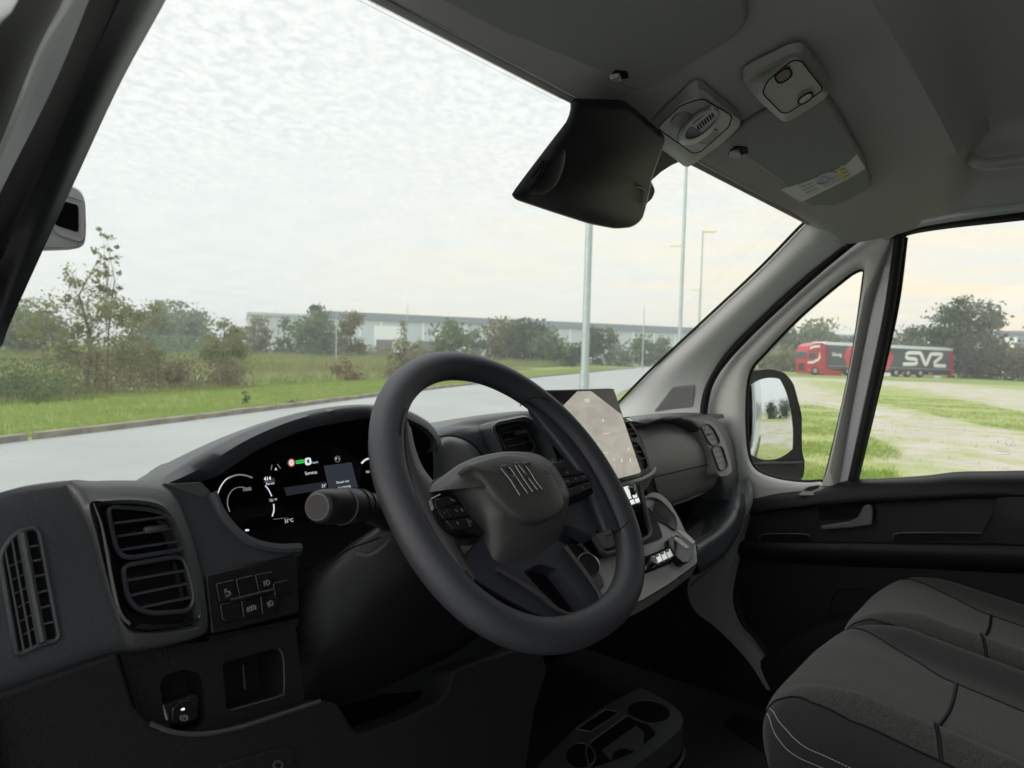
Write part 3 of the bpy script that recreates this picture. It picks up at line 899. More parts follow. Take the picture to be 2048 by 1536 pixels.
# ================================================================== warehouse
M_CLAD = mat('pale_blue_cladding', (0.46, 0.51, 0.57), 0.6)
M_CLAD2 = mat('grey_cladding', (0.40, 0.44, 0.48), 0.6)
M_CLADW = mat('white_cladding', (0.78, 0.80, 0.80), 0.6)
M_FASC = mat('dark_blue_fascia', (0.13, 0.165, 0.205), 0.5)
M_DOCK = mat('dock_door_dark', (0.05, 0.055, 0.06), 0.6)
def axis_depth(px, py, D):
    return EYE+ray(px, py)*(D/FOC)
def wall_pts(px0, top0, D0, px1, top1, D1):
    a, b = axis_depth(px0, top0, D0), axis_depth(px1, top1, D1)
    return a, b
wa, wb = wall_pts(655, 622, 200, 1420, 656.5, 246)
wh = thing('warehouse', 'long low warehouse with pale blue walls and a dark roof band across the meadow', 'warehouse', (wa.x, wa.y, 0))
def L_(p):
    return Vector((p[0]-wa.x, p[1]-wa.y, p[2]))
dirw = Vector((wb.x-wa.x, wb.y-wa.y, 0)); dlen = dirw.length; dirw.normalize()
nw = Vector((dirw.y, -dirw.x, 0))
if nw.dot(Vector((EYE.x-wa.x, EYE.y-wa.y, 0))) < 0:
    nw = -nw
def wbox(name, s0_, s1_, z0, z1, proud, depth, m):
    P = [dirw*s0_+nw*proud+Vector((0, 0, z0)), dirw*s1_+nw*proud+Vector((0, 0, z0)), dirw*s1_+nw*proud+Vector((0, 0, z1)), dirw*s0_+nw*proud+Vector((0, 0, z1))]
    return MB().slab(P, nw, depth).done(name, m, wh, smooth=False)
H = wa.z
def su(px):                      # distance along the front wall seen at pixel column px
    p = at(px, 680, pl=(wa, nw))
    return (Vector((p.x-wa.x, p.y-wa.y, 0))).dot(dirw)
wbox('wall', 0, dlen+120, 0, H-2.0, 0, 70, M_CLAD)
wbox('roof_fascia', -0.5, dlen+121, H-2.0, H, 0.6, 71.5, M_FASC)
wbox('side_wing', su(496), -0.1, 0, H-1.6, -1.0, 60, M_CLAD2)
wbox('roof_fascia', su(496)-.3, -0.1, H-1.9, H-1.2, -0.5, 61, M_CLAD2)
wbox('white_wall', su(748), su(800), 0, H-3.6, 0.25, 0.2, M_CLADW)
wbox('white_wall', su(870), su(905), 0, H-4.4, 0.25, 0.2, M_CLADW)
for px in (768, 683, 850):
    wbox('dock_door', su(px)-2.3, su(px)+2.3, 0, 4.4, 0.5, 0.2, M_DOCK)
for px in list(range(720, 1400, 42)):
    wbox('wall_joint', su(px)-.22, su(px)+.22, 0, H-2.1, 0.12, 0.1, M_CLADW)
# second hall behind the oak on the right
ha, hb = axis_depth(1830, 661, 165), axis_depth(2120, 676, 150)
h2 = thing('warehouse', 'dark blue-grey hall with pale gate panels behind the oak tree', 'warehouse', (ha.x, ha.y, 0))
d2 = Vector((hb.x-ha.x, hb.y-ha.y, 0)); l2 = d2.length; d2.normalize(); n2_ = Vector((d2.y, -d2.x, 0))
if n2_.dot(Vector((EYE.x-ha.x, EYE.y-ha.y, 0))) < 0:
    n2_ = -n2_
def hbox(name, s0_, s1_, z0, z1, proud, depth, m):
    P = [d2*s+n2_*proud+Vector((0, 0, z)) for s, z in ((s0_, z0), (s1_, z0), (s1_, z1), (s0_, z1))]
    return MB().slab(P, n2_, depth).done(name, m, h2, smooth=False)
hbox('wall', 0, l2, 0, ha.z-.7, 0, 40, mat('blue_grey_cladding', (0.17, 0.20, 0.24), 0.6))
hbox('roof_fascia', -.3, l2+.3, ha.z-.7, ha.z, 0.4, 41, M_FASC)
for q in (0.10, 0.60):
    hbox('gate_panel', l2*q, l2*q+3.4, 0, ha.z-1.4, 0.2, 0.15, M_CLADW)

# ================================================================== truck
M_TRED = mat('truck_red', (0.40, 0.012, 0.020), 0.35, coat=0.4)
M_TREDD = mat('truck_dark_red', (0.22, 0.02, 0.03), 0.5)
M_CURT = mat('curtain_charcoal', (0.060, 0.070, 0.080), 0.55)
M_TRAIL = mat('trailer_rail', (0.60, 0.66, 0.70), 0.4)
M_TBLK = mat('truck_black', (0.02, 0.02, 0.022), 0.6)
M_TWHITE = mat('truck_white', (0.75, 0.76, 0.74), 0.5)
M_HEX = mat('hexagon_red', (0.50, 0.045, 0.06), 0.5)
M_HUB = mat('wheel_hub_grey', (0.33, 0.34, 0.36), 0.5)
M_AMBER = mat('amber_lens', (0.55, 0.16, 0.02), 0.4)
M_TGLASS = mat('truck_window', (0.05, 0.07, 0.08), 0.1)
tf, trr = axis_depth(1600, 750, 84.0), axis_depth(1905, 757.5, 89.5)
tf.z = trr.z = 0.0
dt = (trr-tf).normalized(); ntk = Vector((dt.y, -dt.x, 0))
if ntk.dot(Vector((EYE.x-tf.x, EYE.y-tf.y, 0))) < 0:
    ntk = -ntk
TP = (tf, ntk)
truck = thing('truck', 'red articulated lorry with a charcoal curtain trailer parked across the yard', 'truck', (tf.x, tf.y, 0))
def tsl(name, px, t, m, proud=0.0, r=0, bevel=0.03, off_=0.0):
    P = [q-tf for q in on(off(TP, -proud), px)] if False else [q+ntk*proud-tf for q in on(TP, px)]
    if r:
        P = rc(P, r)
    return MB().slab(P, ntk, t).done(name, m, truck, bevel=bevel)
tsl('cab', [(1614, 747), (1613.5, 722), (1615, 703), (1618, 692.5), (1624, 689), (1632, 686), (1644, 685), (1650, 688), (1652, 739), (1650, 748)], 2.1, M_TRED, 0, 0.12)
tsl('cab_skirt', [(1648, 739), (1683, 742), (1683, 751), (1646, 749.5)], 2.4, M_TRED, 0.02, 0.05)
tsl('cab_gap', [(1651, 690), (1660, 690.5), (1660, 741), (1651, 740)], 2.2, M_TREDD, -0.1)
tsl('cab_window', [(1618, 706), (1626, 705.5), (1631, 706), (1632, 716.5), (1618, 718)], 0.05, M_TGLASS, 0.03, 0.1, 0.01)
tsl('cab_stripe', [(1620, 694), (1628, 691), (1640, 690), (1640, 694.5), (1628, 695.5), (1620, 699)], 0.03, M_TWHITE, 0.025, 0, 0)
tsl('cab_stripe', [(1615, 727), (1615.5, 722.5), (1626, 722), (1637, 716), (1639, 703), (1641, 716), (1637, 721.5), (1626, 727)], 0.03, M_TWHITE, 0.025, 0, 0)
tsl('headlight', [(1615, 738), (1619, 737), (1619, 741.5), (1615, 742)], 0.2, M_AMBER, 0.02, 0, 0.01)
tsl('trailer_body', [(1657, 686), (1904, 699), (1904, 743.5), (1657, 737)], 2.5, M_CURT, 0, 0, 0.03)
tsl('trailer_roof', [(1648, 686.5), (1653, 683.5), (1906, 696.3), (1906, 702.3), (1653, 690)], 2.56, M_TRAIL, 0.05, 0, 0.03)
tsl('trailer_rail', [(1657, 731), (1900, 738.5), (1900, 739.6), (1657, 732)], 0.06, M_HUB, 0.03, 0, 0)
tsl('rear_frame', [(1899, 702.5), (1906, 703), (1906, 750), (1899, 749)], 2.54, M_TRED, 0.035, 0, 0.02)
tsl('chassis', [(1684, 738.5), (1899, 744), (1899, 750), (1684, 747.5)], 2.2, M_TBLK, -0.12, 0, 0.02)
tsl('hexagon_print', [(1687, 711), (1698, 690.6), (1775, 695.3), (1787.5, 714), (1776, 742), (1695, 737)], 0.012, M_HEX, 0.014, 0, 0)
tsl('side_tank', [(1757, 744.5), (1781, 745.5), (1781, 753.5), (1757, 752.5)], 0.7, M_TWHITE, 0.02, 0.08)
tsl('rear_box', [(1870, 751.5), (1882, 752), (1882, 757.5), (1870, 757)], 0.5, M_TWHITE, 0, 0.08)
tsl('marker_light', [(1804.5, 744), (1808.5, 744), (1808.5, 748), (1804.5, 748)], 0.1, M_AMBER, 0.02, 0, 0.01)
tsl('marker_light', [(1858, 745), (1865, 745.5), (1865, 749), (1858, 749)], 0.1, M_AMBER, 0.02, 0, 0.01)
fp_ = [on(TP, [(x, y)])[0]-tf for x, y in ((1614.5, 704), (1614.2, 717))]
MB().slab([fp_[0]-ntk*.15-dt*.03, fp_[0]-ntk*1.95-dt*.03, fp_[1]-ntk*1.95-dt*.06, fp_[1]-ntk*.15-dt*.06], -dt, .03).done('cab_windscreen', M_TGLASS, truck, smooth=False)
fp_ = [on(TP, [(x, y)])[0]-tf for x, y in ((1613.8, 727), (1614, 742))]
MB().slab([fp_[0]-ntk*.5-dt*.03, fp_[0]-ntk*1.6-dt*.03, fp_[1]-ntk*1.6-dt*.03, fp_[1]-ntk*.5-dt*.03], -dt, .03).done('cab_grille', M_TBLK, truck, smooth=False)
for z0_ in (.10, .30):
    pass
def twheel(px, py, rp):
    c = at(px, py, pl=TP)-tf
    rad = rp*86/FOC
    c.z = rad
    ring_ = lambda rr, d: [c+dt*math.cos(a)*rr+Vector((0, 0, 1))*math.sin(a)*rr+ntk*d for a in np.linspace(0, 2*math.pi, 25)[:-1]]
    w = MB().loops([ring_(rad, -.35), ring_(rad, 0), ring_(rad*.86, .04), ring_(rad*.62, .04), ring_(rad*.6, -.02)], cap0=True, cap1=True).done('wheel', M_TBLK, truck)
    MB().loops([ring_(rad*.58, -.015), ring_(rad*.5, .01), ring_(rad*.25, .05)], cap1=True).done('hub', M_HUB, w)
twheel(1630, 745, 8.2); twheel(1697, 748, 8.2)
for px in (1792, 1816, 1841):
    twheel(px, 753, 8.2)
def z7(x, y):
    return (1640+x/7.314, 660+y/7.314)
letters = [
    [(1470, 338), (1320, 334), (1272, 350), (1258, 385), (1290, 418), (1375, 424), (1412, 446), (1412, 478), (1380, 498), (1212, 500)],
    [(1455, 342), (1480, 360), (1530, 490), (1545, 512), (1562, 490), (1612, 372), (1640, 352), (1775, 357), (1786, 372), (1772, 396), (1672, 480), (1668, 505), (1690, 520), (1838, 527)]]
mb = MB()
for Lp in letters:
    P = [q+ntk*0.02-tf for q in cr(on(TP, [z7(*p) for p in Lp]), 40)]
    mb.tube(P, 0.22, seg=8, r2=0.02, up=Vector((0, 0, 1)))
mb.done('lettering', M_TWHITE, truck)
o_ = at(1673.5, 709, pl=TP)+ntk*.02-tf
text('Goog', o_, dt, Vector((0, 0, 1)), 0.42, M_TWHITE, 'small_lettering', truck, bold=0.02)
o_ = at(1771, 715.5, pl=TP)+ntk*.04-tf
text('oo', o_, dt, Vector((0, 0, 1)), 0.36, M_TWHITE, 'small_lettering', truck, bold=0.02)
# ================================================================== the van
van = thing('van', 'white panel van seen from its open driver door, with black dashboard and grey trim', 'van', (0, 0, 0))
XA = Vector((1, 0, 0))
WP = (Vector((0, .555, 1.945)), Vector((0, -.92, -1)).normalized())       # windscreen
def seam(name, pl, pts, r=0.0012, m=None, n=24, lift=0.0004, parent=None, curve=True):
    P = on(off(pl, lift), pts)
    P = cr(P, n) if curve else P
    return tube(name, P, r, m or M_BLACK, parent or van, seg=6)

# ---------------------------------------------------------------- windscreen
P = [Vector((-.84, .545, 1.954)), Vector((.84, .545, 1.954)), Vector((.88, 1.24, 1.3146)), Vector((-.88, 1.24, 1.3146))]
screen = mk('windscreen', [p-WP[1]*0.012 for p in P], [(0, 1, 2, 3)], M_GLASS, van, smooth=False, label='large clear windscreen')
def strip(name, a, b, m, parent, **k):
    return loft(name, [a, b], max(2, k.pop('n', 24)), 2, m, parent, **k)
# black dotted band along the top of the glass
dots = MB()
for i in range(150):
    for j in range(3):
        x = -.70+i*.0031*1.0
        if x > -.29:
            break
        y = .5605+j*.0030
        z = 1.945-.92*(y-.555)
        c = Vector((x+(j % 2)*.0015, y, z))-WP[1]*0.009
        r_ = .0011-.0002*j
        dots.add([c+Vector((-r_, 0, 0)), c+Vector((0, -r_*.74, r_*.68)), c+Vector((r_, 0, 0)), c+Vector((0, r_*.74, -r_*.68))], [(0, 1, 2, 3)])
o = dots.done('glass_dot_band', M_BLACK, screen, smooth=False); o['kind'] = 'stuff'
MB().slab(on(off(WP, -.008), [(1300, 230), (1318, 303), (1285, 300), (1290, 380), (1303, 361), (1322, 344), (1342, 331), (1362, 322), (1372, 320), (1372, 300)]), WP[1], .002).done('black_glass_edge', M_SMOOTH, screen, smooth=False)

# ---------------------------------------------------------------- roof lining
def sgn(v):
    return -1 if v < 0 else 1
rows = []
for y, zc, xe, ze in ((.562, 1.950, .80, 1.946), (.558, 1.9395, .80, 1.937), (.548, 1.943, .81, 1.932), (.515, 1.955, .845, 1.90), (.44, 1.968, .862, 1.905), (.34, 1.985, .865, 1.925), (.26, 1.998, .862, 1.940),
                      (.225, 1.999, .86, 1.945), (.20, 2.004, .86, 1.95), (.165, 2.050, .86, 1.957), (.12, 2.080, .86, 1.962), (-.15, 2.092, .86, 1.97), (-.5, 2.095, .86, 1.97), (-.95, 2.095, .86, 1.97)):
    r_ = []
    for q in (-1, -.97, -.92, -.84, -.7, -.5, -.25, 0, .25, .5, .7, .84, .92, .97, 1):
        a = abs(q)
        z = zc+(ze-zc)*a**7
        yy = y+(.10*(a**4) if .03 < y < .30 else 0)*(1 if y < .24 else (.30-y)/.06)
        r_.append(Vector((q*xe, yy, z)))
    rows.append(r_)
loft('roof_lining', rows, 60, 60, M_LINER, van, label='grey cloth roof lining')
MB().box((0, -.1, 2.20), 1.9, 1.5, .02).done('roof_skin', M_PAINT, van, bevel=.005)
tube('windscreen_header_edge', [Vector((-.84, .557, 1.942)), Vector((.79, .557, 1.942))], .0045, M_LINER, van, seg=8)

# ---------------------------------------------------------------- sun visors
VP = (Vector((0, .50, 1.944)), Vector((0, -.154, -1)).normalized())
def visor(px, label, t=.016):
    P = rc(on(VP, px), .02, 5)
    o = slab('sun_visor', P, VP[1], t, M_VISOR, van, bevel=.006, seg=3, label=label)
    return o
v1 = visor([(700, -135), (868, -2), (1000, 68), (1206, 148), (1232, 168), (1262, 182), (1285, 181), (1420, 106), (1482, 66), (1500, 40), (1496, 8), (1470, -60), (1300, -400)], 'large grey sun visor on the driver side')
v2 = visor([(1444, 289), (1478, 302), (1496, 320), (1560, 365), (1606, 405), (1626, 414), (1650, 411), (1664, 414), (1690, 405), (1736, 380), (1743, 366), (1728, 318), (1690, 250), (1655, 196), (1640, 186), (1580, 205), (1520, 240), (1480, 262)], 'smaller grey sun visor on the passenger side with a white warning label')
def clip(c, ang, parent):
    x, y = c
    pts = [(x-22, y+8), (x-8, y-10), (x+16, y-8), (x+20, y+4), (x+2, y+8), (x-10, y+10)]
    slab('clip_pocket', rc(on(off(VP, .0015), pts), .003), VP[1], .002, M_BLACK, parent, bevel=0)
    slab('visor_clip', rc(on(off(VP, .006), [(x-20, y+9), (x-9, y+2), (x+2, y+1), (x+6, y+12), (x-4, y+16)]), .003), VP[1], .010, M_LAMP, parent, bevel=.002)
clip((1238, 152), 0, v1)
clip((1477, 303), 0, v2)
def sticker(px, m, lift, name='warning_label', parent=None):
    return slab(name, on(off(VP, lift), px), VP[1], .0006, m, parent or v2, bevel=0, smooth=False)
sticker([(1562, 379), (1602, 367), (1646, 351), (1692, 330), (1714, 309), (1731, 337), (1700, 356), (1650, 381), (1608, 402), (1600, 404)], M_PAPER, .0010)
sticker([(1670, 345), (1684, 330), (1704, 354), (1682, 362)], M_YELLOW, .0018, 'label_print')
sticker([(1630, 356), (1668, 342), (1680, 362), (1648, 376)], M_BLUEP, .0016, 'label_print')
sticker([(1594, 370), (1628, 358), (1646, 378), (1618, 392)], mat('label_faint', (.52, .52, .52), .5), .0016, 'label_print')
E_ = cr(on(off(VP, .0022), [(1633, 366), (1640, 352), (1660, 344), (1672, 346), (1668, 356), (1650, 366)]), 24, True)
tube('prohibition_ring', E_, .0016, M_PINK, v2, closed=True, seg=5)
tube('prohibition_ring', on(off(VP, .0022), [(1638, 352), (1668, 360)]), .0012, M_PINK, v2, seg=5)
for a, b in (((1602, 374), (1624, 366)), ((1606, 380), (1628, 371)), ((1612, 386), (1634, 377)), ((1680, 340), (1690, 336)), ((1684, 347), (1695, 343)), ((1688, 353), (1699, 349))):
    tube('label_line', on(off(VP, .0022), [a, b]), .0007, M_GREY_PRINT if a[0] < 1660 else M_BTN, v2, seg=4)

# ---------------------------------------------------------------- roof lamps
HP = off(VP, -.010)
def lamp(outer, inner, h, label, m_in):
    A = resample(rc(on(HP, outer), .02, 5), 64)
    A1 = [p+VP[1]*(.012) for p in A]
    c = sum(A1, Vector((0, 0, 0)))/len(A1)
    A2 = [c+(p-c)*.93+VP[1]*.004 for p in A1]
    B = match(A2, resample(rc(on(off(HP, h), inner), .012, 5), 64))
    B0 = [p+(q-p)*.25 for p, q in zip(B, A2)]
    o = MB().loops([A, A1, A2, B0, B]).done('roof_lamp', M_LAMP, van, ang=50, label=label)
    MB().slab(B, VP[1], .004).done('lamp_panel', m_in, o, bevel=.001)
    tube('panel_gap', B, .0009, M_BLACK, o, closed=True, seg=5)
    return o
L1 = lamp([(1288, 256), (1386, 160), (1402, 160), (1484, 230), (1455, 262), (1386, 314), (1370, 322)], [(1314, 256), (1362, 210), (1404, 196), (1464, 231), (1458, 254), (1401, 304), (1386, 307)], .020, 'roof reading lamp with two round lenses and a slotted switch', M_LAMP_LT)
P1 = off(HP, .0225)
for c, r_ in (((1361, 241), 17), ((1416, 274), 17)):
    pts = [(c[0]+math.cos(a)*r_*1.15-math.sin(a)*5, c[1]+math.sin(a)*r_*.85-math.cos(a)*4) for a in np.linspace(0, 2*math.pi, 25)[:-1]]
    slab('lamp_lens', on(P1, pts), VP[1], .004, M_LENS, L1, bevel=0)
def oval(cx, cy, a, b, th, n=28):
    return [(cx+a*math.cos(t)*math.cos(th)-b*math.sin(t)*math.sin(th), cy+a*math.cos(t)*math.sin(th)+b*math.sin(t)*math.cos(th)) for t in np.linspace(0, 2*math.pi, n+1)[:-1]]
th_ = math.radians(-40)
A = on(P1, oval(1398, 254, 50, 25, th_)); B = on(off(P1, .010), oval(1400, 252, 44, 19, th_)); C_ = on(off(P1, .010), oval(1402, 250, 40, 16, th_)); D_ = on(off(P1, .004), oval(1402, 250, 38, 15, th_))
MB().loops([A, B, C_, D_], cap1=True).done('lamp_pod', M_LAMP_LT, L1, ang=30)
slab('pod_shadow', on(off(P1, .005), [(1366, 272), (1384, 254), (1402, 266), (1386, 280), (1372, 281)]), VP[1], .002, M_GREY_PRINT, L1, bevel=0)
slab('switch', rc(on(off(P1, .009), [(1385, 252), (1425, 218), (1438, 226), (1434, 236), (1408, 264)]), .004), VP[1], .006, M_LAMP_LT, L1, bevel=.001)
for i in range(7):
    t = i/6
    x, y = 1396+t*29, 255-t*25
    tube('switch_slot', on(off(P1, .0098), [(x-1, y-3), (x+2.4, y+4)]), .0011, M_BLACK, L1, seg=5)
L2 = lamp([(1476, 138), (1582, 86), (1606, 84), (1663, 156), (1652, 178), (1568, 232), (1512, 182)], [(1524, 186), (1536, 160), (1584, 120), (1602, 121), (1648, 180), (1575, 226), (1563, 226)], .042, 'square roof console with two small oval buttons', M_LAMP)
P2 = off(HP, .0445)
for (cx, cy, a, b, m_) in ((1567, 151, 17, 11, mat('button_dusky_red', (.16, .10, .10), .5)), (1611, 197, 16, 7, M_LENS)):
    pts = rc(on(P2, [(cx+x*math.cos(-.6)-y*math.sin(-.6), cy+x*math.sin(-.6)+y*math.cos(-.6)) for x, y in ((-a, -b), (a, -b), (a, b), (-a, b))]), .012)
    slab('button', pts, VP[1], .004, m_, L2, bevel=.001)
    tube('button_gap', pts, .0012, M_BLACK, L2, closed=True, seg=5)

# grab handle above the passenger door
gp = [Vector(q) for q in (at(1928, 292, X=.66), at(1940, 316, X=.632), at(1972, 328, X=.620), at(2050, 320, X=.615), at(2130, 312, X=.62), at(2165, 290, X=.65))]
tube('grab_handle', cr(gp, 30), .012, M_LAMP, van, seg=10, r2=.007, label='grey grab handle above the passenger door')

# ---------------------------------------------------------------- camera housing on the windscreen
CH = off(WP, .075)
hp_ = [(1139, 196), (1142, 216), (1135, 241), (1113, 270), (1057, 342), (1022, 389), (1026, 396), (1100, 421), (1175, 445), (1227, 455), (1262, 452), (1282, 437), (1289, 412), (1296, 385), (1302, 350), (1320, 300), (1330, 270), (1250, 200)]
A = resample(rc(on(CH, hp_), .012, 4), 90)
c = sum(A, Vector((0, 0, 0)))/90
back = [c+(p-c)*.62-WP[1]*.066+Vector((.035, 0, 0)) for p in A]
A1 = [c+(p-c)*.985+WP[1]*.005 for p in A]
A2 = [c+(p-c)*.92+WP[1]*.009 for p in A]
o = MB().loops([back, A, A1, A2], cap0=True, cap1=True).done('sensor_housing', M_SMOOTH, van, ang=60, label='black sensor housing hanging from the top of the windscreen')
HB = off(CH, .0065)
B0 = resample(rc(on(HB, [(1040, 389), (1105, 296), (1122, 286), (1134, 294), (1130, 330), (1112, 372), (1085, 392)]), .012, 4), 48)
cb = sum(B0, Vector((0, 0, 0)))/48
MB().loops([B0, [cb+(p-cb)*.85+WP[1]*.004 for p in B0], [cb+(p-cb)*.6+WP[1]*.0055 for p in B0]], cap1=True).done('housing_cheek', M_SMOOTH, o, ang=60)
for dx in (0, 9, 18):
    tube('cooling_slot', on(off(HB, .0055), [(1064+dx, 356-dx*.1), (1086+dx*.6, 322+dx*.1)]), .0016, M_BLACK, o, seg=5)
seam('housing_joint', HB, [(1196, 338), (1210, 330), (1232, 290), (1244, 262)], parent=o)
seam('housing_joint', HB, [(1196, 338), (1180, 325), (1170, 312)], parent=o)
MB().slab(rc(on(off(CH, -.01), [(1274, 372), (1292, 358), (1305, 366), (1312, 382), (1306, 398), (1290, 412), (1280, 420)]), .006), WP[1], .03).done('rain_sensor', M_SPOKE, o, bevel=.003)
tube('rain_sensor_edge', cr(on(off(CH, .012), [(1275, 374), (1290, 379), (1292, 396), (1289, 412)]), 12), .0014, M_LAMP, o, seg=5)

# ---------------------------------------------------------------- driver's pillar (left edge of the picture)
E1 = on(off(WP, .05), [(430, -190), (332, 0), (240, 168), (150, 362), (85, 503), (20, 648), (0, 705), (-60, 850), (-110, 960)])
E2 = [at(x, y, X=-.865) for x, y in ((330, -190), (240, 0), (165, 160), (50, 415), (0, 525), (-60, 660), (-120, 800), (-170, 930), (-190, 1000))]
E3 = [at(x, y, X=-.90) for x, y in ((250, -190), (178, 0), (104, 178), (2, 382), (-60, 520), (-120, 660), (-180, 800), (-230, 930), (-250, 1000))]
M1 = [(a+b)/2+Vector((.0, -.012, 0)) for a, b in zip(E1, E2)]
M2 = [(a+b)/2+Vector((-.004, -.008, 0)) for a, b in zip(E2, E3)]
loft('pillar_cover', [E1, M1, E2], 40, 9, M_SMOOTH, van, label='black cover of the driver side windscreen pillar')
Eb = [p+Vector((-.02, .03, .0)) for p in E1]
loft('pillar_back', [E1, Eb, [p+Vector((-.05, .05, 0)) for p in Eb]], 40, 6, M_TRIM, van)
loft('door_seal', [[p+Vector((.006, .012, .004)) for p in E2], M2, E3], 40, 9, M_RUBBER2, van)
E4 = [at(x, y, X=-.925) for x, y in ((205, -190), (127, 0), (75, 100), (0, 290), (-60, 430), (-120, 580), (-180, 720), (-230, 860), (-250, 950))]
loft('painted_flange', [E3, [(a+b)/2+Vector((-.004, -.003, 0)) for a, b in zip(E3, E4)], E4], 40, 7, M_PAINT_GREY, van, label='grey painted door flange beside the black pillar cover')
E5 = [at(x, y, X=-.965) for x, y in ((110, -190), (37, 0), (0, 48), (-60, 150), (-130, 300), (-200, 450), (-260, 600), (-310, 740), (-330, 850))]
loft('outer_door_seal', [E4, [(a+b)/2+Vector((.006, .004, 0)) for a, b in zip(E4, E5)], E5], 40, 7, M_RUBBER, van)
E6 = [p+Vector((-.02, .10, -.02)) for p in E5]
loft('outer_pillar_panel', [E5, E6], 40, 3, M_PAINT, van)

# small driver camera on the pillar
DCY = .775
def dc(pts, y=DCY):
    return [at(a, b, Y=y) for a, b in pts]
A = resample(rc(dc([(60, 400), (100, 360), (140, 366), (164, 378), (174, 400), (176, 460), (173, 488), (160, 497), (100, 499), (40, 499)]), .010, 5), 60)
c = sum(A, Vector((0, 0, 0)))/60
o = MB().loops([[c+(p-c)*.92+Vector((-.01, .035, 0)) for p in A], [p+Vector((0, .022, 0)) for p in A], [p+Vector((0, .004, 0)) for p in A], [c+(p-c)*.93 for p in A]], cap0=True, cap1=True).done('driver_camera', M_LAMP_LT, van, ang=50, label='pale grey camera box with a black window beside the driver side pillar')
ip = rc(dc([(104, 384), (150, 396), (168, 402), (169, 476), (160, 484), (112, 468), (100, 450)], DCY-.001), .008, 4)
tube('panel_gap', ip, .0009, M_GREY_PRINT, o, closed=True, seg=5)
MB().slab(rc(dc([(110, 400), (126, 402), (157, 410), (157, 465), (126, 455), (110, 450)], DCY-.0012), .003), Vector((0, -1, 0)), .002).done('camera_window', M_GLOSS, o, bevel=0)

# ---------------------------------------------------------------- passenger pillar and door
PE = on(off(WP, .0), [(1640, 425), (1606, 453), (1520, 541), (1400, 653), (1300, 746), (1241, 806), (1180, 862)])
SE = [at(x, y, X=.862) for x, y in ((1720, 462), (1690, 490), (1600, 562), (1505, 650), (1444, 716), (1405, 790), (1396, 860))]
MID = [p*.55+q*.45+Vector((-.022, -.008, .0)) for p, q in zip(PE, SE)]
loft('pillar_trim', [PE, MID, SE, [p+Vector((.03, .0, 0)) for p in SE]], 40, 14, M_TRIM, van, label='light grey trim of the passenger side windscreen pillar')
tube('glass_edge_seal', [p+Vector((-.004, 0, 0))-WP[1]*.004 for p in cr(PE, 30)], .004, M_RUBBER, van, seg=6)
seam('trim_joint', (at(1640, 470, X=.81), Vector((-1, -.3, 0)).normalized()), [(1632, 462), (1660, 476), (1692, 492)], r=.0008, m=M_GREY_PRINT)
# loudspeaker grille
from mathutils.bvhtree import BVHTree
def surf(o):
    me = o.data
    return BVHTree.FromPolygons([v.co for v in me.vertices], [tuple(p.vertices) for p in me.polygons])
def hit(tree, px, py, lift=0.0):
    d = ray(px, py).normalized()
    p, n, i_, t = tree.ray_cast(EYE, d)
    if p is None:
        return None
    if n.dot(d) > 0:
        n = -n
    return p+n*lift
PT = surf(bpy.data.objects['pillar_trim'])
gpx_ = [(1308, 823), (1345, 773), (1389, 768), (1384, 814)]
gq = [hit(PT, x, y, .003) for x, y in gpx_]
gn = (gq[1]-gq[0]).cross(gq[2]-gq[0]).normalized()
if gn.dot(EYE-gq[0]) < 0:
    gn = -gn
o = slab('speaker_grille', rc(gq, .006), gn, .008, M_GRILLE, van, bevel=.001, label='small trapezoid loudspeaker grille on the grey pillar trim')
hm = MB()
g0, g1, g2, g3 = [q+gn*.0006 for q in gq]
for i in range(24):
    for j in range(15):
        u, v = .05+.9*(i+.5+(j % 2)*.5)/25, .06+.88*(j+.5)/15
        p = (g0.lerp(g3, u)).lerp(g1.lerp(g2, u), v)
        e1 = (g3-g0).normalized()*.0011; e2 = (g1-g0).normalized()*.0013
        hm.add([p-e1, p-e2, p+e1, p+e2], [(0, 1, 2, 3)])
h_ = hm.done('grille_holes', M_GREY_PRINT, o, smooth=False); h_['kind'] = 'stuff'

# rubber door seal along the opening
sp = [at(x, y, X=.872) for x, y in ((2200, 372), (2048, 391), (1900, 411), (1800, 433), (1740, 458), (1700, 486), (1610, 562), (1515, 650), (1452, 716), (1422, 760), (1410, 800), (1406, 850), (1412, 905), (1440, 980))]
tube('passenger_door_seal', cr(sp, 70), .012, M_RUBBER, van, seg=10, label='black rubber seal round the passenger door opening')

DX = .915
def dx(pts, X=DX):
    return [at(a, b, X=X) for a, b in pts]
DPL = (Vector((DX, 0, 0)), Vector((-1, 0, 0)))
qw = [(1712, 540), (1726, 540), (1727, 556), (1700, 740), (1652, 950), (1640, 963), (1600, 965), (1545, 956), (1508, 938), (1493, 900), (1489, 820), (1497, 745), (1530, 702), (1600, 630), (1680, 562)]
outer = [(1740, 468), (1790, 440), (1740, 620), (1700, 820), (1676, 960), (1660, 1000), (1560, 1012), (1480, 1030), (1440, 980), (1400, 860), (1405, 790), (1445, 708), (1505, 644), (1600, 556), (1690, 486)]
A = resample(cr(dx(outer), 140, True), 140)
B = match(A, resample(cr(dx(qw), 140, True), 140))
door = MB().loops([[p+Vector((.04, 0, 0)) for p in A], A, [a*.25+b*.75+Vector((-.016, 0, 0)) for a, b in zip(A, B)], [a*.06+b*.94+Vector((-.012, 0, 0)) for a, b in zip(A, B)], [p+Vector((.004, 0, 0)) for p in B], [p+Vector((.03, 0, 0)) for p in B]]).done('passenger_door', M_TRIM_D, van, ang=60, label='passenger door with a grey window surround and a black lower panel')
Bq = [p+Vector((.012, 0, 0)) for p in B]
tube('quarter_window_seal', Bq, .0065, M_RUBBER, door, closed=True, seg=8)
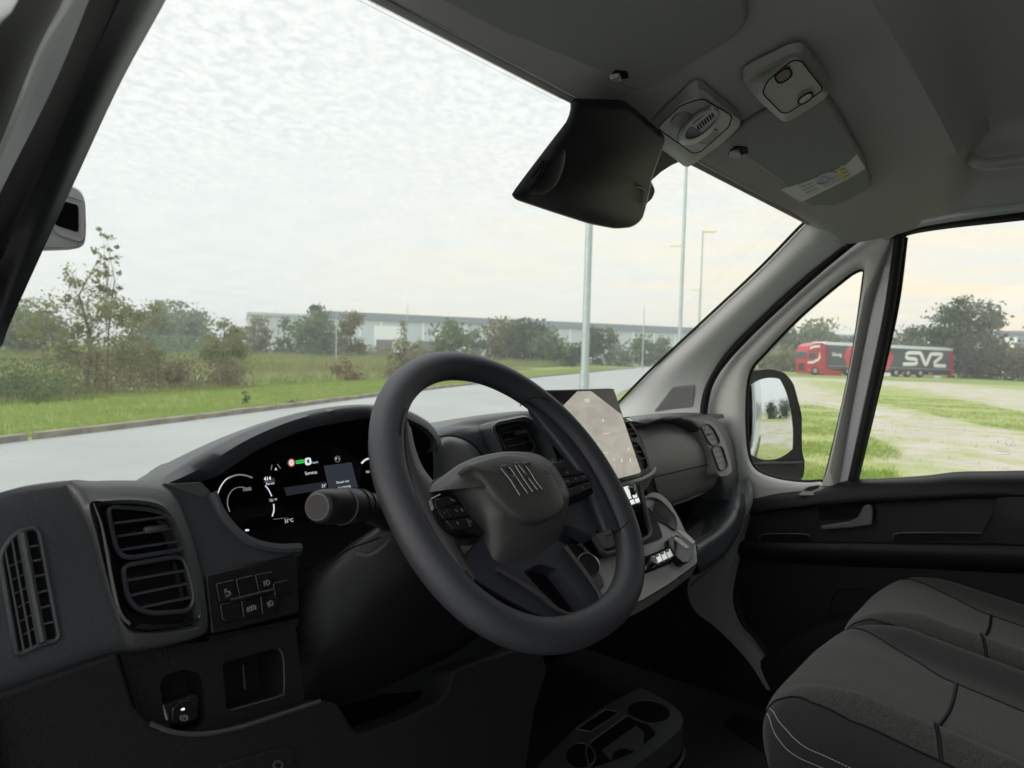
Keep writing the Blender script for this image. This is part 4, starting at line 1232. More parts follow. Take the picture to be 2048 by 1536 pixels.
MB().add([p+Vector((.022, 0, 0)) for p in B], [tuple(range(140))]).done('quarter_window', M_GLASS_S, door, smooth=False)
# posts between the two side windows
def band(name, l, r_, X, t, m, **k):
    a, b = dx(l, X), dx(r_, X)
    P = a+b[::-1]
    return slab(name, P, Vector((-1, 0, 0)), t, m, door, **k)
band('painted_post', [(1768, 440), (1740, 620), (1700, 820), (1672, 975)], [(1796, 440), (1772, 620), (1724, 835), (1696, 975)], .925, .02, M_PAINT_GREY, bevel=.004)
tube('glass_run', cr(dx([(1802, 452), (1779, 620), (1738, 820), (1703, 975)], .922), 20), .013, M_RUBBER, door, seg=8)
tube('glass_run_lip', cr(dx([(1812, 475), (1793, 620), (1752, 800), (1714, 960)], .928), 20), .005, M_RUBBER2, door, seg=8)
# top frame of the door
hd = [(1745, 470), (1800, 446), (1880, 427), (2048, 402), (2250, 378)]
lo = [(1775, 482), (1806, 463), (1900, 444), (2048, 424), (2250, 400)]
loft('door_top_frame', [dx([(a, b-40) for a, b in hd], .885), dx([(a, b-12) for a, b in hd], .88), dx(hd, .90), dx([((a[0]+b[0])/2, (a[1]+b[1])/2) for a, b in zip(hd, lo)], .895), dx(lo, .91)], 30, 6, M_TRIM, door)
loft('top_glass_run', [dx(lo, .91), dx([(1800, 470), (1812, 466), (1900, 450), (2048, 432), (2250, 410)], .905), dx([(1806, 482), (1820, 470), (1900, 457), (2048, 441), (2250, 418)], .92)], 30, 6, M_RUBBER, door)
MB().add(dx([(1700, 985), (1806, 440), (2400, 360), (2900, 1000)], .935), [(0, 1, 2, 3)]).done('door_window', M_GLASS_S, door, smooth=False)
# tiny maker's marks etched in the glass corner
for s_, x, y, h_ in (('--', 1998, 884, .004), ('O', 2020, 884, .008)):
    pass
mk_p = (Vector((.932, 0, 0)), Vector((-1, 0, 0)))
tube('glass_mark', cr(on(mk_p, [(2010, 884), (2020, 878), (2026, 884), (2018, 892)]), 16, True), .0003, M_GREY_PRINT, door, closed=True, seg=4)
for a, b in (((1994, 883), (2003, 884)), ((1982, 890), (1984, 897)), ((1990, 896), (2022, 900)), ((1992, 901), (2020, 905)), ((2002, 908), (2022, 909))):
    tube('glass_mark', on(mk_p, [a, b]), .0004, M_GREY_PRINT, door, seg=4)

# door panel: a loft from the window sill down
def row(pts):
    return [at(x, y, X=X) for x, y, X in pts]
sill_t = row([(1470, 1012, .90), (1500, 1000, .90), (1560, 986, .905), (1640, 976, .91), (1700, 960, .918), (1760, 957, .92), (1850, 951, .92), (1890, 946, .92), (1925, 943, .92), (2048, 941, .92), (2300, 936, .92)])
sill_m = row([(1472, 1020, .872), (1500, 1008, .868), (1560, 995, .866), (1640, 985, .866), (1700, 974, .866), (1760, 968, .866), (1850, 964, .866), (1890, 960, .866), (1925, 958, .866), (2048, 957, .866), (2300, 955, .866)])
sill_b = row([(1474, 1034, .862), (1500, 1026, .855), (1560, 1018, .85), (1640, 1010, .85), (1700, 1005, .85), (1760, 1002, .85), (1850, 998, .85), (1890, 996, .85), (1925, 994, .85), (2048, 992, .85), (2300, 990, .85)])
rec_t = row([(1476, 1040, .875), (1502, 1032, .885), (1560, 1022, .89), (1640, 1014, .89), (1700, 1009, .89), (1760, 1006, .89), (1850, 1002, .89), (1890, 1000, .89), (1925, 998, .89), (2048, 996, .89), (2300, 994, .89)])
loft('door_sill_roll', [sill_t, sill_m, sill_b, rec_t], 60, 20, M_DOOR, door, label='black rolled sill along the top of the passenger door panel')
arm_b = row([(1470, 1078, .872), (1500, 1080, .875), (1560, 1081, .88), (1640, 1083, .88), (1700, 1083, .88), (1760, 1084, .88), (1850, 1085, .88), (1890, 1086, .88), (1925, 1086, .88), (2048, 1087, .88), (2300, 1090, .88)])
loft('upper_door_panel', [rec_t, arm_b], 60, 6, M_DOOR, door)
arm_e = row([(1468, 1086, .862), (1500, 1086, .84), (1560, 1087, .832), (1640, 1088, .83), (1700, 1088, .83), (1760, 1089, .83), (1850, 1090, .83), (1890, 1090, .83), (1925, 1091, .83), (2048, 1092, .83), (2300, 1094, .83)])
arm_u = row([(1466, 1104, .862), (1500, 1108, .84), (1560, 1112, .832), (1640, 1115, .83), (1700, 1117, .83), (1760, 1119, .83), (1850, 1122, .83), (1890, 1124, .83), (1925, 1126, .83), (2048, 1131, .83), (2300, 1140, .83)])
arm_x = row([(1466, 1112, .872), (1500, 1120, .875), (1560, 1126, .88), (1640, 1130, .88), (1700, 1133, .88), (1760, 1135, .88), (1850, 1138, .88), (1890, 1140, .88), (1925, 1142, .88), (2048, 1148, .88), (2300, 1156, .88)])
loft('armrest', [arm_b, arm_e, arm_u, arm_x], 60, 16, M_DOOR, door, label='black armrest ledge of the passenger door')
low_b = row([(1520, 1400, .88), (1560, 1420, .88), (1600, 1440, .88), (1700, 1460, .88), (1800, 1480, .88), (1850, 1500, .88), (1900, 1500, .88), (1950, 1500, .88), (2000, 1500, .88), (2100, 1500, .88), (2300, 1500, .88)])
loft('lower_door_panel', [arm_x, low_b], 60, 6, M_DOOR, door)
seam('pocket_edge', DPL if False else (Vector((.879, 0, 0)), Vector((-1, 0, 0))), [(1664, 1245), (1660, 1225), (1668, 1190), (1690, 1178), (1735, 1177)], r=.002, parent=door)
# bottle holder at the foot of the door
pk = [at(x, y, X=.80) for x, y in ((1520, 1330), (1560, 1290), (1610, 1262), (1680, 1244), (1760, 1240), (1900, 1240))]
pk2 = [at(x, y, X=.80) for x, y in ((1560, 1420), (1600, 1380), (1660, 1350), (1740, 1330), (1820, 1320), (1960, 1320))]
loft('door_pocket', [[p+Vector((.08, 0, 0)) for p in pk], pk, pk2], 30, 10, M_DOOR, door)
# upper recess ledges and handle
RX = (Vector((.888, 0, 0)), Vector((-1, 0, 0)))
slab('handle_cup', rc(on(off(RX, .002), [(1636, 1020), (1640, 1012), (1744, 1004), (1752, 1014), (1752, 1070), (1644, 1076)]), .006), RX[1], .003, M_BLACK, door, bevel=0)
hpts = [(1640, 1052), (1700, 1043), (1716, 1034), (1726, 1012), (1736, 1008), (1744, 1012), (1746, 1024), (1744, 1050), (1700, 1056), (1642, 1060)]
slab('door_handle', rc(on(off(RX, .028), hpts), .005), RX[1], .016, M_DASH, door, bevel=.005, seg=3, label='black pull handle of the passenger door')
for px in ([(1518, 1078), (1530, 1068), (1608, 1068), (1620, 1073), (1615, 1080), (1525, 1082)], [(1786, 1076), (1800, 1066), (1955, 1066), (1964, 1072), (1962, 1080), (1790, 1082)]):
    slab('ledge_slot', rc(on(off(RX, .018), px), .006), RX[1], .004, M_BLACK, door, bevel=0)
    tube('ledge_slot_lip', cr(on(off(RX, .020), [px[0], px[1], px[2], px[3]]), 20), .0012, M_DASH2, door, seg=5)
loft('pull_bin', [row([(1966, 1060, .888), (1990, 1020, .885), (2010, 994, .885)]), row([(1985, 1086, .84), (2010, 1040, .84), (2012, 994, .85)]), row([(2300, 1090, .835), (2300, 1040, .84), (2300, 990, .85)])], 14, 10, M_DOOR, door)
# demister outlet on the sill
slab('sill_outlet', rc(on((at(1632, 978, X=.885), Vector((-.5, 0, 1)).normalized()), [(1596, 990), (1612, 974), (1640, 970), (1668, 966), (1668, 978), (1640, 990)]), .004), Vector((-.5, 0, 1)).normalized(), .004, M_DASH2, door, bevel=.001)
slab('outlet_hole', rc(on((at(1632, 978, X=.884), Vector((-.5, 0, 1)).normalized()), [(1606, 981), (1618, 973), (1640, 970), (1636, 976), (1622, 982)]), .003), Vector((-.5, 0, 1)).normalized(), .001, M_BLACK, door, bevel=0)

# ---------------------------------------------------------------- door mirror outside
MN = Vector((-.553, -.833, .02)).normalized()
MQ = at(1545, 850, X=1.12)
MPL = (MQ, MN)
mo = on(MPL, [(1490, 760), (1500, 740), (1540, 736), (1568, 744), (1585, 765), (1596, 805), (1602, 830), (1602, 900), (1608, 925), (1606, 955), (1590, 968), (1540, 972), (1494, 950), (1480, 900), (1484, 800)])
mi = on(off(MPL, .006), [(1494, 764), (1508, 748), (1540, 746), (1562, 754), (1574, 780), (1584, 820), (1588, 860), (1588, 908), (1582, 920), (1540, 922), (1496, 924), (1490, 890), (1490, 810)])
A = resample(rc(mo, .012, 4), 80)
c = sum(A, Vector((0, 0, 0)))/80
mh = MB().loops([[c+(p-c)*.6-MN*.13 for p in A], [c+(p-c)*.96-MN*.05 for p in A], A, [c+(p-c)*.985+MN*.006 for p in A], [c+(p-c)*.93+MN*.004 for p in A]], cap0=True, cap1=True).done('door_mirror', M_MIRHOUS, van, ang=50, label='black passenger door mirror with a tall upper glass and a small lower glass')
def mirror_glass(px, tilt):
    P = rc(on(off(MPL, .008), px), .010, 4)
    cc = sum(P, Vector((0, 0, 0)))/len(P)
    ctr_ = on(off(MPL, .008), [(1542, 838)])[0]
    P = resample(P, 64)
    rings = [[cc+(p-cc)*k for p in P] for k in (1, .86, .72, .58, .44, .3, .16, .05)]
    rings = [[q-MN*((q-ctr_).length_squared/2.0-.004) for q in R_r] for R_r in rings]     # gently convex glass
    o = MB().loops(rings, cap1=True).done('mirror_glass', M_MIRROR, mh, ang=180)
    return o
mirror_glass([(1496, 764), (1508, 748), (1540, 747), (1560, 755), (1572, 782), (1581, 820), (1586, 862), (1587, 905), (1580, 916), (1540, 920), (1497, 922), (1491, 890), (1491, 810)], 0)
mirror_glass([(1506, 938), (1524, 934), (1588, 932), (1592, 945), (1586, 958), (1540, 960), (1516, 952)], 0)
tube('mirror_rib', on(off(MPL, .010), [(1494, 928), (1540, 927), (1604, 925)]), .006, M_MIRHOUS, mh, seg=8)
MB().tube([at(1500, 990, X=.96), at(1515, 972, X=1.08)], .02, seg=10).done('mirror_foot', M_MIRHOUS, mh)

# outer skin of the van (seen in the mirror) and closed rear of the cab
MB().box((1.0, -1.6, 1.25), .03, 3.4, 1.95).done('side_panel', M_PAINT, van, bevel=.01)
MB().box((1.018, .30, .80), .03, .9, .80).done('door_skin', M_PAINT, van, bevel=.01)
MB().box((1.035, -.25, 1.02), .03, .22, .035).done('outer_handle', M_MIRHOUS, van, bevel=.008)
MB().box((1.03, -1.2, .78), .03, 2.6, .16).done('rub_strip', M_MIRHOUS, van, bevel=.01)
MB().box((-1.0, -2.2, 1.25), .03, 3.0, 1.95).done('side_panel', M_PAINT, van, bevel=.01)
MB().box((0, -.95, 1.35), 1.95, .02, 1.7).done('bulkhead', M_DOOR, van, smooth=False)
MB().box((0, .15, .60), 1.9, 2.3, .02).done('cab_floor', M_MAT, van, smooth=False)
MB().box((.93, 1.0, .82), .02, .64, .56).done('right_kick_panel', M_COARSE, van, smooth=False)
MB().box((0, 1.30, .85), 1.9, .02, 1.0).done('firewall', M_BLACK, van, smooth=False)
MB().box((.94, .2, .80), .02, 2.0, .42).done('door_bottom', M_DOOR, van, smooth=False)
MB().box((-.93, 1.0, .95), .02, .64, .80).done('left_kick_panel', M_COARSE, van, smooth=False)
MB().box((.0, 1.85, 1.05), 1.7, 1.1, .02, Matrix.Rotation(-.28, 3, 'X')).done('bonnet', M_PAINT, van, bevel=.005)
# grey body trim below the passenger end of the dashboard
JX = .84
ja = [at(x, y, X=JX+(.06 if y < 990 else 0)) for x, y in ((1474, 960), (1482, 1000), (1462, 1060), (1436, 1120), (1412, 1165), (1408, 1195), (1424, 1232), (1470, 1268), (1530, 1330), (1570, 1390))]
jb = [at(x, y, X=JX+.03) for x, y in ((1500, 950), (1506, 1005), (1488, 1080), (1474, 1140), (1466, 1180), (1468, 1215), (1484, 1252), (1510, 1280), (1548, 1338), (1590, 1400))]
loft('lower_pillar_trim', [[p+Vector((0, .05, 0)) for p in ja], ja, [(p+q)/2+Vector((-.012, -.01, 0)) for p, q in zip(ja, jb)], jb], 50, 12, M_GRILLE, van, label='grey trim at the foot of the passenger side pillar')
tube('lower_door_seal', cr([p+Vector((.012, -.006, 0)) for p in jb[2:]], 40), .009, M_RUBBER, van, seg=8)
# ================================================================== dashboard
DL = PL(.70, 1.47, .267)
CP = PL(.76, 1.45, .30)
YB = Vector((0, 1, 0))
# body of the dashboard: top, windscreen shelf and the dark face behind the panels
def section(x, dy=0.0, zt=1.455, deep=0.0):
    return [Vector((x, 1.225, 1.33)), Vector((x, 1.10, 1.365)), Vector((x, .95, zt-.060)), Vector((x, .82+dy, zt-.02)), Vector((x, .765+dy, zt)), Vector((x, .742+dy, zt-.012)),
            Vector((x, .735+dy+deep, zt-.05)), Vector((x, .72+dy+deep, 1.30)), Vector((x, .70+dy+deep*1.2, 1.16)), Vector((x, .80+dy+deep, 1.02)), Vector((x, 1.1, .95)), Vector((x, 1.28, .93))]
rows = [section(-.90, -.03), section(-.78, -.02), section(-.70, -.01), section(-.67, .10), section(-.55, .12), section(-.45, .12), section(-.3, .10), section(-.2, .03), section(-.1, .01), section(0, .01), section(.15, .01), section(.24, .02, 1.452), section(.32, .06, 1.45, .10), section(.5, .05, 1.447, .14), section(.7, .05, 1.445, .14), section(.86, .05, 1.445, .14)]
R2 = [[r[i] for r in rows] for i in range(len(rows[0]))]
dash = loft('dashboard', R2, 70, 60, M_DASH, van, label='black dashboard across the whole cab')
def part(name, pl, px, t, m, r=0.004, bevel=.002, lift=0.0, parent=None, **k):
    P = on(off(pl, lift), px)
    if r:
        P = rc(P, r)
    return slab(name, P, pl[1], t, m, parent or dash, bevel=bevel, **k)

# left end panel with the side window outlet
tp = [(-140, 1010), (-60, 1000), (0, 986), (40, 975), (90, 967), (142, 962), (200, 965)]
r1 = [at(x, y, Y=.722) for x, y in tp]
r0 = [p+Vector((0, .09, -.022)) for p in r1]
r2 = on(DL, [(-150, 1036), (-62, 1020), (4, 1004), (45, 994), (96, 986), (150, 982), (210, 985)])
r3 = on(DL, [(-140, 1200), (-50, 1190), (14, 1180), (75, 1170), (130, 1160), (190, 1150), (240, 1140)])
r4 = on(DL, [(-110, 1440), (-40, 1402), (30, 1377), (90, 1357), (140, 1338), (200, 1316), (262, 1296)])
r5 = [p+Vector((0, .03, -.002)) for p in r4]
loft('dash_end_panel', [r0, r1, r2, r3, r4, r5], 40, 50, M_DASH, van, ang=60, label='grained end panel of the dashboard by the driver door')
SV = off(DL, .004)
part('side_outlet_back', DL, [(2, 1112), (20, 1080), (44, 1062), (72, 1058), (80, 1066), (116, 1272), (110, 1280), (86, 1286), (34, 1312)], .003, M_BLACK, .006, 0, .003, van)
fr = on(off(DL, .004), [(0, 1112), (20, 1078), (43, 1060), (70, 1056), (79, 1064), (118, 1272), (112, 1282), (86, 1287), (33, 1313)])
so = tube('side_outlet', rc(fr, .006), .0022, M_DASH, van, closed=True, seg=8, label='narrow side window air outlet at the end of the dashboard')
tube('outlet_post', on(off(DL, .006), [(44, 1064), (85, 1283)]), .0034, M_DASH, so, seg=8)
for a, b in (((10, 1098), (48, 1303)), ((24, 1080), (63, 1296)), ((36, 1070), (76, 1288))):
    tube('outlet_rib', on(off(DL, .005), [a, b]), .0009, M_DASH2, so, seg=6)
for a, b in (((53, 1095), (76, 1091)), ((60, 1124), (81, 1119)), ((66, 1154), (90, 1149)), ((72, 1187), (95, 1181)), ((78, 1217), (101, 1211)), ((85, 1249), (106, 1244))):
    tube('outlet_rib', on(off(DL, .005), [a, b]), .0010, M_DASH2, so, seg=6)
for i in range(6):
    a = (14+i*6.5, 1135+i*27); b = (62+i*4.6, 1112+i*27)
    tube('outlet_rib', on(off(DL, .0042), [a, b]), .0006, M_DASH, so, seg=5)

# ---------------------------------------------------------------- air vents
def vent(name, pl, frame, slats, knob, parent, fr_r=.0032, m_f=M_DASH, sl_r=.0014, label=None, deep=.018, kr=.0035):
    P = rc(on(pl, frame), .010, 5)
    A = resample(P, 60)
    c = sum(A, Vector((0, 0, 0)))/60
    o = MB().loops([A, [p-pl[1]*deep for p in A]], cap1=True).done(name, M_BLACK, parent, smooth=False, label=label)
    tube('vent_frame', A, fr_r*.72, M_SPOKE_DK if m_f is M_DASH else m_f, o, closed=True, seg=8)
    for i, (a, b) in enumerate(slats):
        e = on(off(pl, -.003), [a, b])
        MB().tube(e, sl_r, seg=6, r2=sl_r*3, up=pl[1].cross(e[1]-e[0]).normalized()).done('vent_slat', M_DASH, o)
    # upright vanes behind the slats
    q = on(off(pl, -.010), [frame[0], frame[-1]])
    for i in range(6):
        t = (i+.7)/7
        n_ = len(frame)
        top = Vector(frame[0]).lerp(Vector(frame[1]), t); bot = Vector(frame[-1]).lerp(Vector(frame[-2]), t)
        tube('vent_vane', on(off(pl, -.011), [tuple(top), tuple(bot)]), .0007, M_SMOOTH, o, seg=4)
    if knob:
        e = on(off(pl, .002), knob)
        MB().tube([e[0], e[0].lerp(e[1], .08), e[0].lerp(e[1], .92), e[1]], [kr*.7, kr, kr, kr*.7], seg=8).done('vent_knob', M_SPOKE, o)
    return o
# driver's vent pod
po = [(133, 968), (190, 962), (260, 961), (322, 966), (352, 992), (380, 1062), (398, 1130), (410, 1200), (413, 1255), (400, 1272), (340, 1290), (275, 1303), (246, 1298), (226, 1230), (205, 1150), (178, 1062)]
pf = [(168, 1016), (200, 996), (262, 990), (318, 1000), (345, 1030), (370, 1080), (388, 1140), (400, 1200), (406, 1248), (398, 1264), (340, 1275), (280, 1278), (252, 1268), (228, 1222), (208, 1150), (188, 1075)]
pi_ = [(186, 1004), (215, 1006), (270, 1006), (320, 1014), (345, 1036), (366, 1082), (382, 1140), (394, 1195), (402, 1244), (394, 1252), (340, 1262), (282, 1264), (256, 1254), (236, 1214), (216, 1150), (200, 1080)]
N_ = 96
back = resample(cr([at(x, y, Y=.76) for x, y in po], 120, True), N_)
A0 = match(back, resample(cr(on(DL, po), 120, True), N_))
A1 = match(A0, resample(cr(on(off(DL, .018), pf), 120, True), N_))
A2 = match(A1, resample(cr(on(off(DL, .022), [((a[0]*.4+b[0]*.6), (a[1]*.4+b[1]*.6)) for a, b in zip(pf, pi_)]), 120, True), N_))
A3 = match(A2, resample(cr(on(off(DL, .018), pi_), 120, True), N_))
A4 = [p-DL[1]*.022 for p in A3]
back = [p+Vector((0, .07, -.022)) for p in A0]
pod = MB().loops([back, A0, [(a+b)/2+DL[1]*.006 for a, b in zip(A0, A1)], A1, A2, A3, A4], cap1=True).done('air_vent_pod', M_DASH2, van, ang=70, label='raised air vent pod with two stacked outlets on the driver side')
VPD = off(DL, .012)
part('gloss_panel', DL, [(190, 1012), (270, 1006), (322, 1014), (348, 1040), (370, 1090), (386, 1150), (398, 1220), (398, 1246), (340, 1258), (285, 1258), (258, 1246), (240, 1205), (220, 1140), (204, 1080)], .004, M_GLOSS, .01, .001, .004, pod)
vent('air_vent', VPD, [(216, 1020), (224, 1013), (300, 1018), (340, 1031), (362, 1056), (369, 1090), (362, 1099), (268, 1115), (246, 1114), (232, 1095)], [((225, 1047), (335, 1033)), ((233, 1073), (352, 1056)), ((240, 1100), (362, 1082))], ((288, 1061), (334, 1055)), pod)
vent('air_vent', VPD, [(246, 1138), (256, 1130), (352, 1113), (368, 1118), (378, 1145), (389, 1196), (382, 1216), (370, 1222), (306, 1228), (272, 1218), (254, 1192)], [((252, 1161), (374, 1140)), ((259, 1191), (379, 1166)), ((272, 1217), (383, 1194))], None, pod)
gp_ = cr(on(off(DL, .0195), [(187, 1006), (203, 1050), (214, 1105), (226, 1170), (238, 1218), (252, 1240), (272, 1251), (310, 1254), (360, 1250), (392, 1242), (400, 1230)]), 60)
tube('gloss_trim', gp_, [.0012+.0022*math.sin(math.pi*i/59) for i in range(60)], M_GLOSS, pod, seg=8)

# ---------------------------------------------------------------- instrument binnacle
ho = [(312, 968), (324, 954), (338, 943), (388, 911), (446, 881), (505, 855), (564, 835), (622, 820), (681, 811.5), (739, 810), (800, 818), (840, 836), (862, 855), (878, 886), (876, 898)]
hn = [(332, 969), (350, 960), (365, 953), (408, 928), (458, 901), (510, 877), (566, 856), (622, 840), (681, 827), (739, 823), (803, 832), (843, 850), (864, 868), (876, 890), (868, 902)]
hi_ = [(370, 968), (385, 966), (402, 963), (440, 949), (468, 930), (507, 905), (549, 884), (608, 861), (681, 845), (736, 837), (806, 843), (842, 860), (858, 876), (864, 892), (852, 908)]
T0 = [at(x, y, Y=.735) for x, y in ho]
T1 = [at(x, y, Y=.712) for x, y in hn]
T2 = [at(x, y, Y=.722) for x, y in hi_]
Tb = [p+Vector((0, .10, -.030)) for p in T0]
Tc = [Vector((p.x*.96-.02, 1.06, min(p.z-.12, 1.39))) for p in T0]
Ti = [p+Vector((0, .10, -.012)) for p in T2]
loft('binnacle_hood', [Tc, Tb, T0, T1, T2], 60, 30, M_DASH, van, ang=70, label='arched hood over the instrument display')
loft('hood_underside', [[p+Vector((0, .002, 0)) for p in T2], Ti], 60, 4, M_BLACK, van)
# panel that frames the display from below
part('display_surround', DL, [(322, 966), (404, 969), (426, 988), (441, 1022), (468, 1058), (502, 1080), (552, 1090), (600, 1090), (600, 1112), (500, 1134), (412, 1158), (414, 1240), (400, 1170), (378, 1080), (350, 1010)], .05, M_DASH, .004, .004, .002, van, label='grained panel wrapping under the instrument display')
part('surround_ledge', DL, [(330, 968), (402, 964), (422, 984), (408, 996), (360, 980)], .03, M_DASH2, .003, .002, .004, van)
lipP = on(off(DL, .004), [(424, 986), (440, 1024), (470, 1062), (505, 1086), (552, 1097), (600, 1096)])
tube('surround_lip', cr(lipP, 30), .0055, M_DASH, van, seg=8)
DI = PL(.785, 1.40, .28)
disp = part('instrument_display', DI, [(400, 960), (430, 1000), (452, 1045), (500, 1078), (560, 1084), (620, 1072), (700, 1046), (900, 1010), (930, 900), (800, 838), (640, 838), (500, 890)], .01, M_SCREEN, 0, 0, 0, van, smooth=False, label='black digital instrument display lit with white figures')
DV = (DI[1].cross(XA)).normalized()
if DV.z < 0:
    DV = -DV
DT = off(DI, .0006)
def dtext(s, x, y, hpx, m=M_G_WHITE, bold=0.0, align='CENTER'):
    o = at(x, y, pl=DT)
    d = (o-EYE).dot(FW)
    text(s, o, XA, DV, hpx*d/FOC, m, 'display_text', disp, align=align, lift=0.0003, bold=bold)
def dline(pts, r=.0006, m=M_G_WHITE, closed=False, n=24):
    tube('display_line', cr(on(DT, pts), n, closed), r, m, disp, closed=closed, seg=4)
def dslab(pts, m, lift=.0003, r=0):
    P = on(off(DI, lift), pts)
    slab('display_block', rc(P, r) if r else P, DI[1], .0004, m, disp, bevel=0, smooth=False)
s5 = lambda x, y: (400+x/5.12, 880+y/5.12)
dline([s5(*p) for p in ((165, 610), (200, 500), (260, 410), (330, 370), (400, 355), (470, 362), (535, 385))], .0007)
dline([s5(*p) for p in ((285, 395), (340, 368), (400, 356), (470, 363), (532, 384))], .0011, M_G_DIM)
dline([s5(*p) for p in ((305, 735), (282, 660), (290, 580), (330, 515), (390, 485), (460, 485))], .0006, M_G_DIM)
dline([s5(*p) for p in ((668, 468), (700, 505), (735, 575))], .0007)
dline([s5(*p) for p in ((755, 655), (757, 720), (740, 782))], .0008)
dtext('100%', *s5(480, 506), 6.5, M_G_DIM, .0002)
dtext('414', *s5(690, 397), 7.5, M_G_WHITE, .0002)
dtext('km', *s5(748, 398), 3.4, M_G_DIM)
dline([s5(655, 430), s5(770, 418)], .0003, M_G_DIM)
dtext('Bereik', *s5(718, 446), 5.2)
dtext('97', *s5(775, 610), 4.4)
dslab([s5(*p) for p in ((705, 615), (722, 600), (750, 602), (752, 630), (725, 636))], M_G_DIM)
dtext('31°C', *s5(910, 828), 7)
dline([s5(750, 812), s5(900, 797)], .0003, M_G_DIM)
dslab([s5(*p) for p in ((462, 914), (502, 912), (504, 932), (464, 935))], M_G_WHITE, r=.001)
dline([s5(738, 255), s5(727, 305)], .0005, M_G_DIM); dline([s5(792, 248), s5(826, 292)], .0005, M_G_DIM)
dslab([s5(*p) for p in ((776, 282), (792, 310), (777, 303), (766, 314))], M_G_WHITE)
E_ = oval(936, 233, 31, 36, 0)
dslab([s5(*p) for p in E_], M_G_WHITE, .0003)
dline([s5(*p) for p in E_], .0009, M_G_RED, True, 30)
dtext('50', *s5(938, 234), 4, M_BTN)
dslab([s5(*p) for p in ((980, 210), (1060, 198), (1066, 235), (988, 246))], M_G_GREEN)
dtext('READY', *s5(1023, 223), 3.6, M_BTN)
dline([s5(*p) for p in rc([(1080, 196), (1122, 186), (1134, 242), (1090, 250)], 14)], .0016, M_G_WHITE, True, 40)
dtext('km/h', *s5(1180, 230), 4.6)
dtext('Service', *s5(1136, 337), 7)
dslab([s5(*p) for p in ((862, 487), (1285, 425), (1305, 500), (888, 572))], M_G_BAR)
dtext('24°', *s5(1270, 470), 6.6)
dslab([s5(*p) for p in ((1268, 264), (1552, 228), (1620, 500), (1330, 540))], M_G_PANEL, .0005)
dtext('Sleutel niet', *s5(1460, 428), 5)
dtext('in voertuig', *s5(1478, 478), 5)
dline([s5(*p) for p in oval(1408, 195, 27, 30, 0)], .0004, M_G_DIM, True, 24)
dtext('P', *s5(1394, 194), 5.6); dline([s5(1420, 205), s5(1420, 180)], .0006, M_G_DIM)
dline([s5(1655, 238), s5(1690, 205), s5(1725, 190)], .0014)
dtext('PO', *s5(1718, 328), 5)
dline([s5(1775, 610), s5(1815, 602)], .0012, M_G_RED)

# ---------------------------------------------------------------- switch panel
s8 = lambda x, y: (400+x/8.083, 1100+y/8.083)
sw = part('switch_panel', DL, [s8(*p) for p in ((80, 400), (1575, 60), (1620, 1010), (190, 1370))], .02, M_SMOOTH, .006, .002, .006, van, label='panel with six headlamp and parking switches left of the column')
SWP = off(DL, .0105)
for px in (((255, 545), (555, 475), (620, 780), (315, 860)), ((575, 470), (870, 400), (940, 690), (640, 760)), ((885, 395), (1175, 345), (1225, 500), (1172, 532), (1182, 630), (950, 685)),
           ((320, 878), (650, 808), (690, 1112), (440, 1175), (365, 1130)), ((665, 808), (955, 743), (1000, 1055), (700, 1105)), ((975, 740), (1190, 690), (1212, 772), (1268, 762), (1270, 900), (1215, 1000), (1005, 1050)), ((1178, 535), (1450, 470), (1490, 690), (1212, 768))):
    part('switch', SWP, [s8(*p) for p in px], .006, M_BTN, .0022, .0009, 0, sw)
tube('switch_bar', on(off(SWP, .001), [s8(490, 822), s8(1180, 652)]), .0020, M_SMOOTH, sw, seg=8)
def icon_line(pts, parent, pl, r=.0004, m=M_GREY_PRINT):
    tube('switch_symbol', on(off(pl, .0004), pts), r, m, parent, seg=4)
def lampicon(cx, cy, s, parent, pl, flip=1, rot=-.2, m=M_GREY_PRINT):
    def T_(x, y):
        x *= flip
        return (cx+s*(x*math.cos(rot)-y*math.sin(rot)), cy+s*(x*math.sin(rot)+y*math.cos(rot)))
    D = [T_(0, -1)]+[T_(.1+.9*math.sin(a), -math.cos(a)) for a in np.linspace(.2, math.pi-.2, 9)]+[T_(0, 1), T_(-.25, 0), T_(0, -1)]
    icon_line(D, parent, pl, m=m)
    for j in (-.8, -.25, .3, .85):
        icon_line([T_(-.55, j), T_(-1.3, j+.15)], parent, pl, m=m)
SW2 = off(SWP, 0)
lampicon(*s8(1080, 530), 5.0, sw, SW2); lampicon(*s8(1140, 865), 5.0, sw, SW2, 1, -.45); lampicon(*s8(800, 955), 4.4, sw, SW2); lampicon(*s8(862, 930), 4.4, sw, SW2, -1)
SWU = SWP[1].cross(XA); SWU = SWU if SWU.z > 0 else -SWU
text('P', at(*s8(412, 668), pl=SWP), XA, SWU, .0042, M_GREY_PRINT, 'switch_symbol', sw, lift=.0004)
text('OFF', at(*s8(452, 738), pl=SWP), XA, SWU, .0024, M_GREY_PRINT, 'switch_symbol', sw, lift=.0004)
icon_line([s8(440, 680), s8(470, 672), s8(495, 700), s8(480, 712)], sw, SWP, .0007)
part('panel_below_switches', DL, [(420, 1272), (602, 1236), (590, 1262), (420, 1300)], .02, M_SMOOTH, .003, .003, -.004, van)

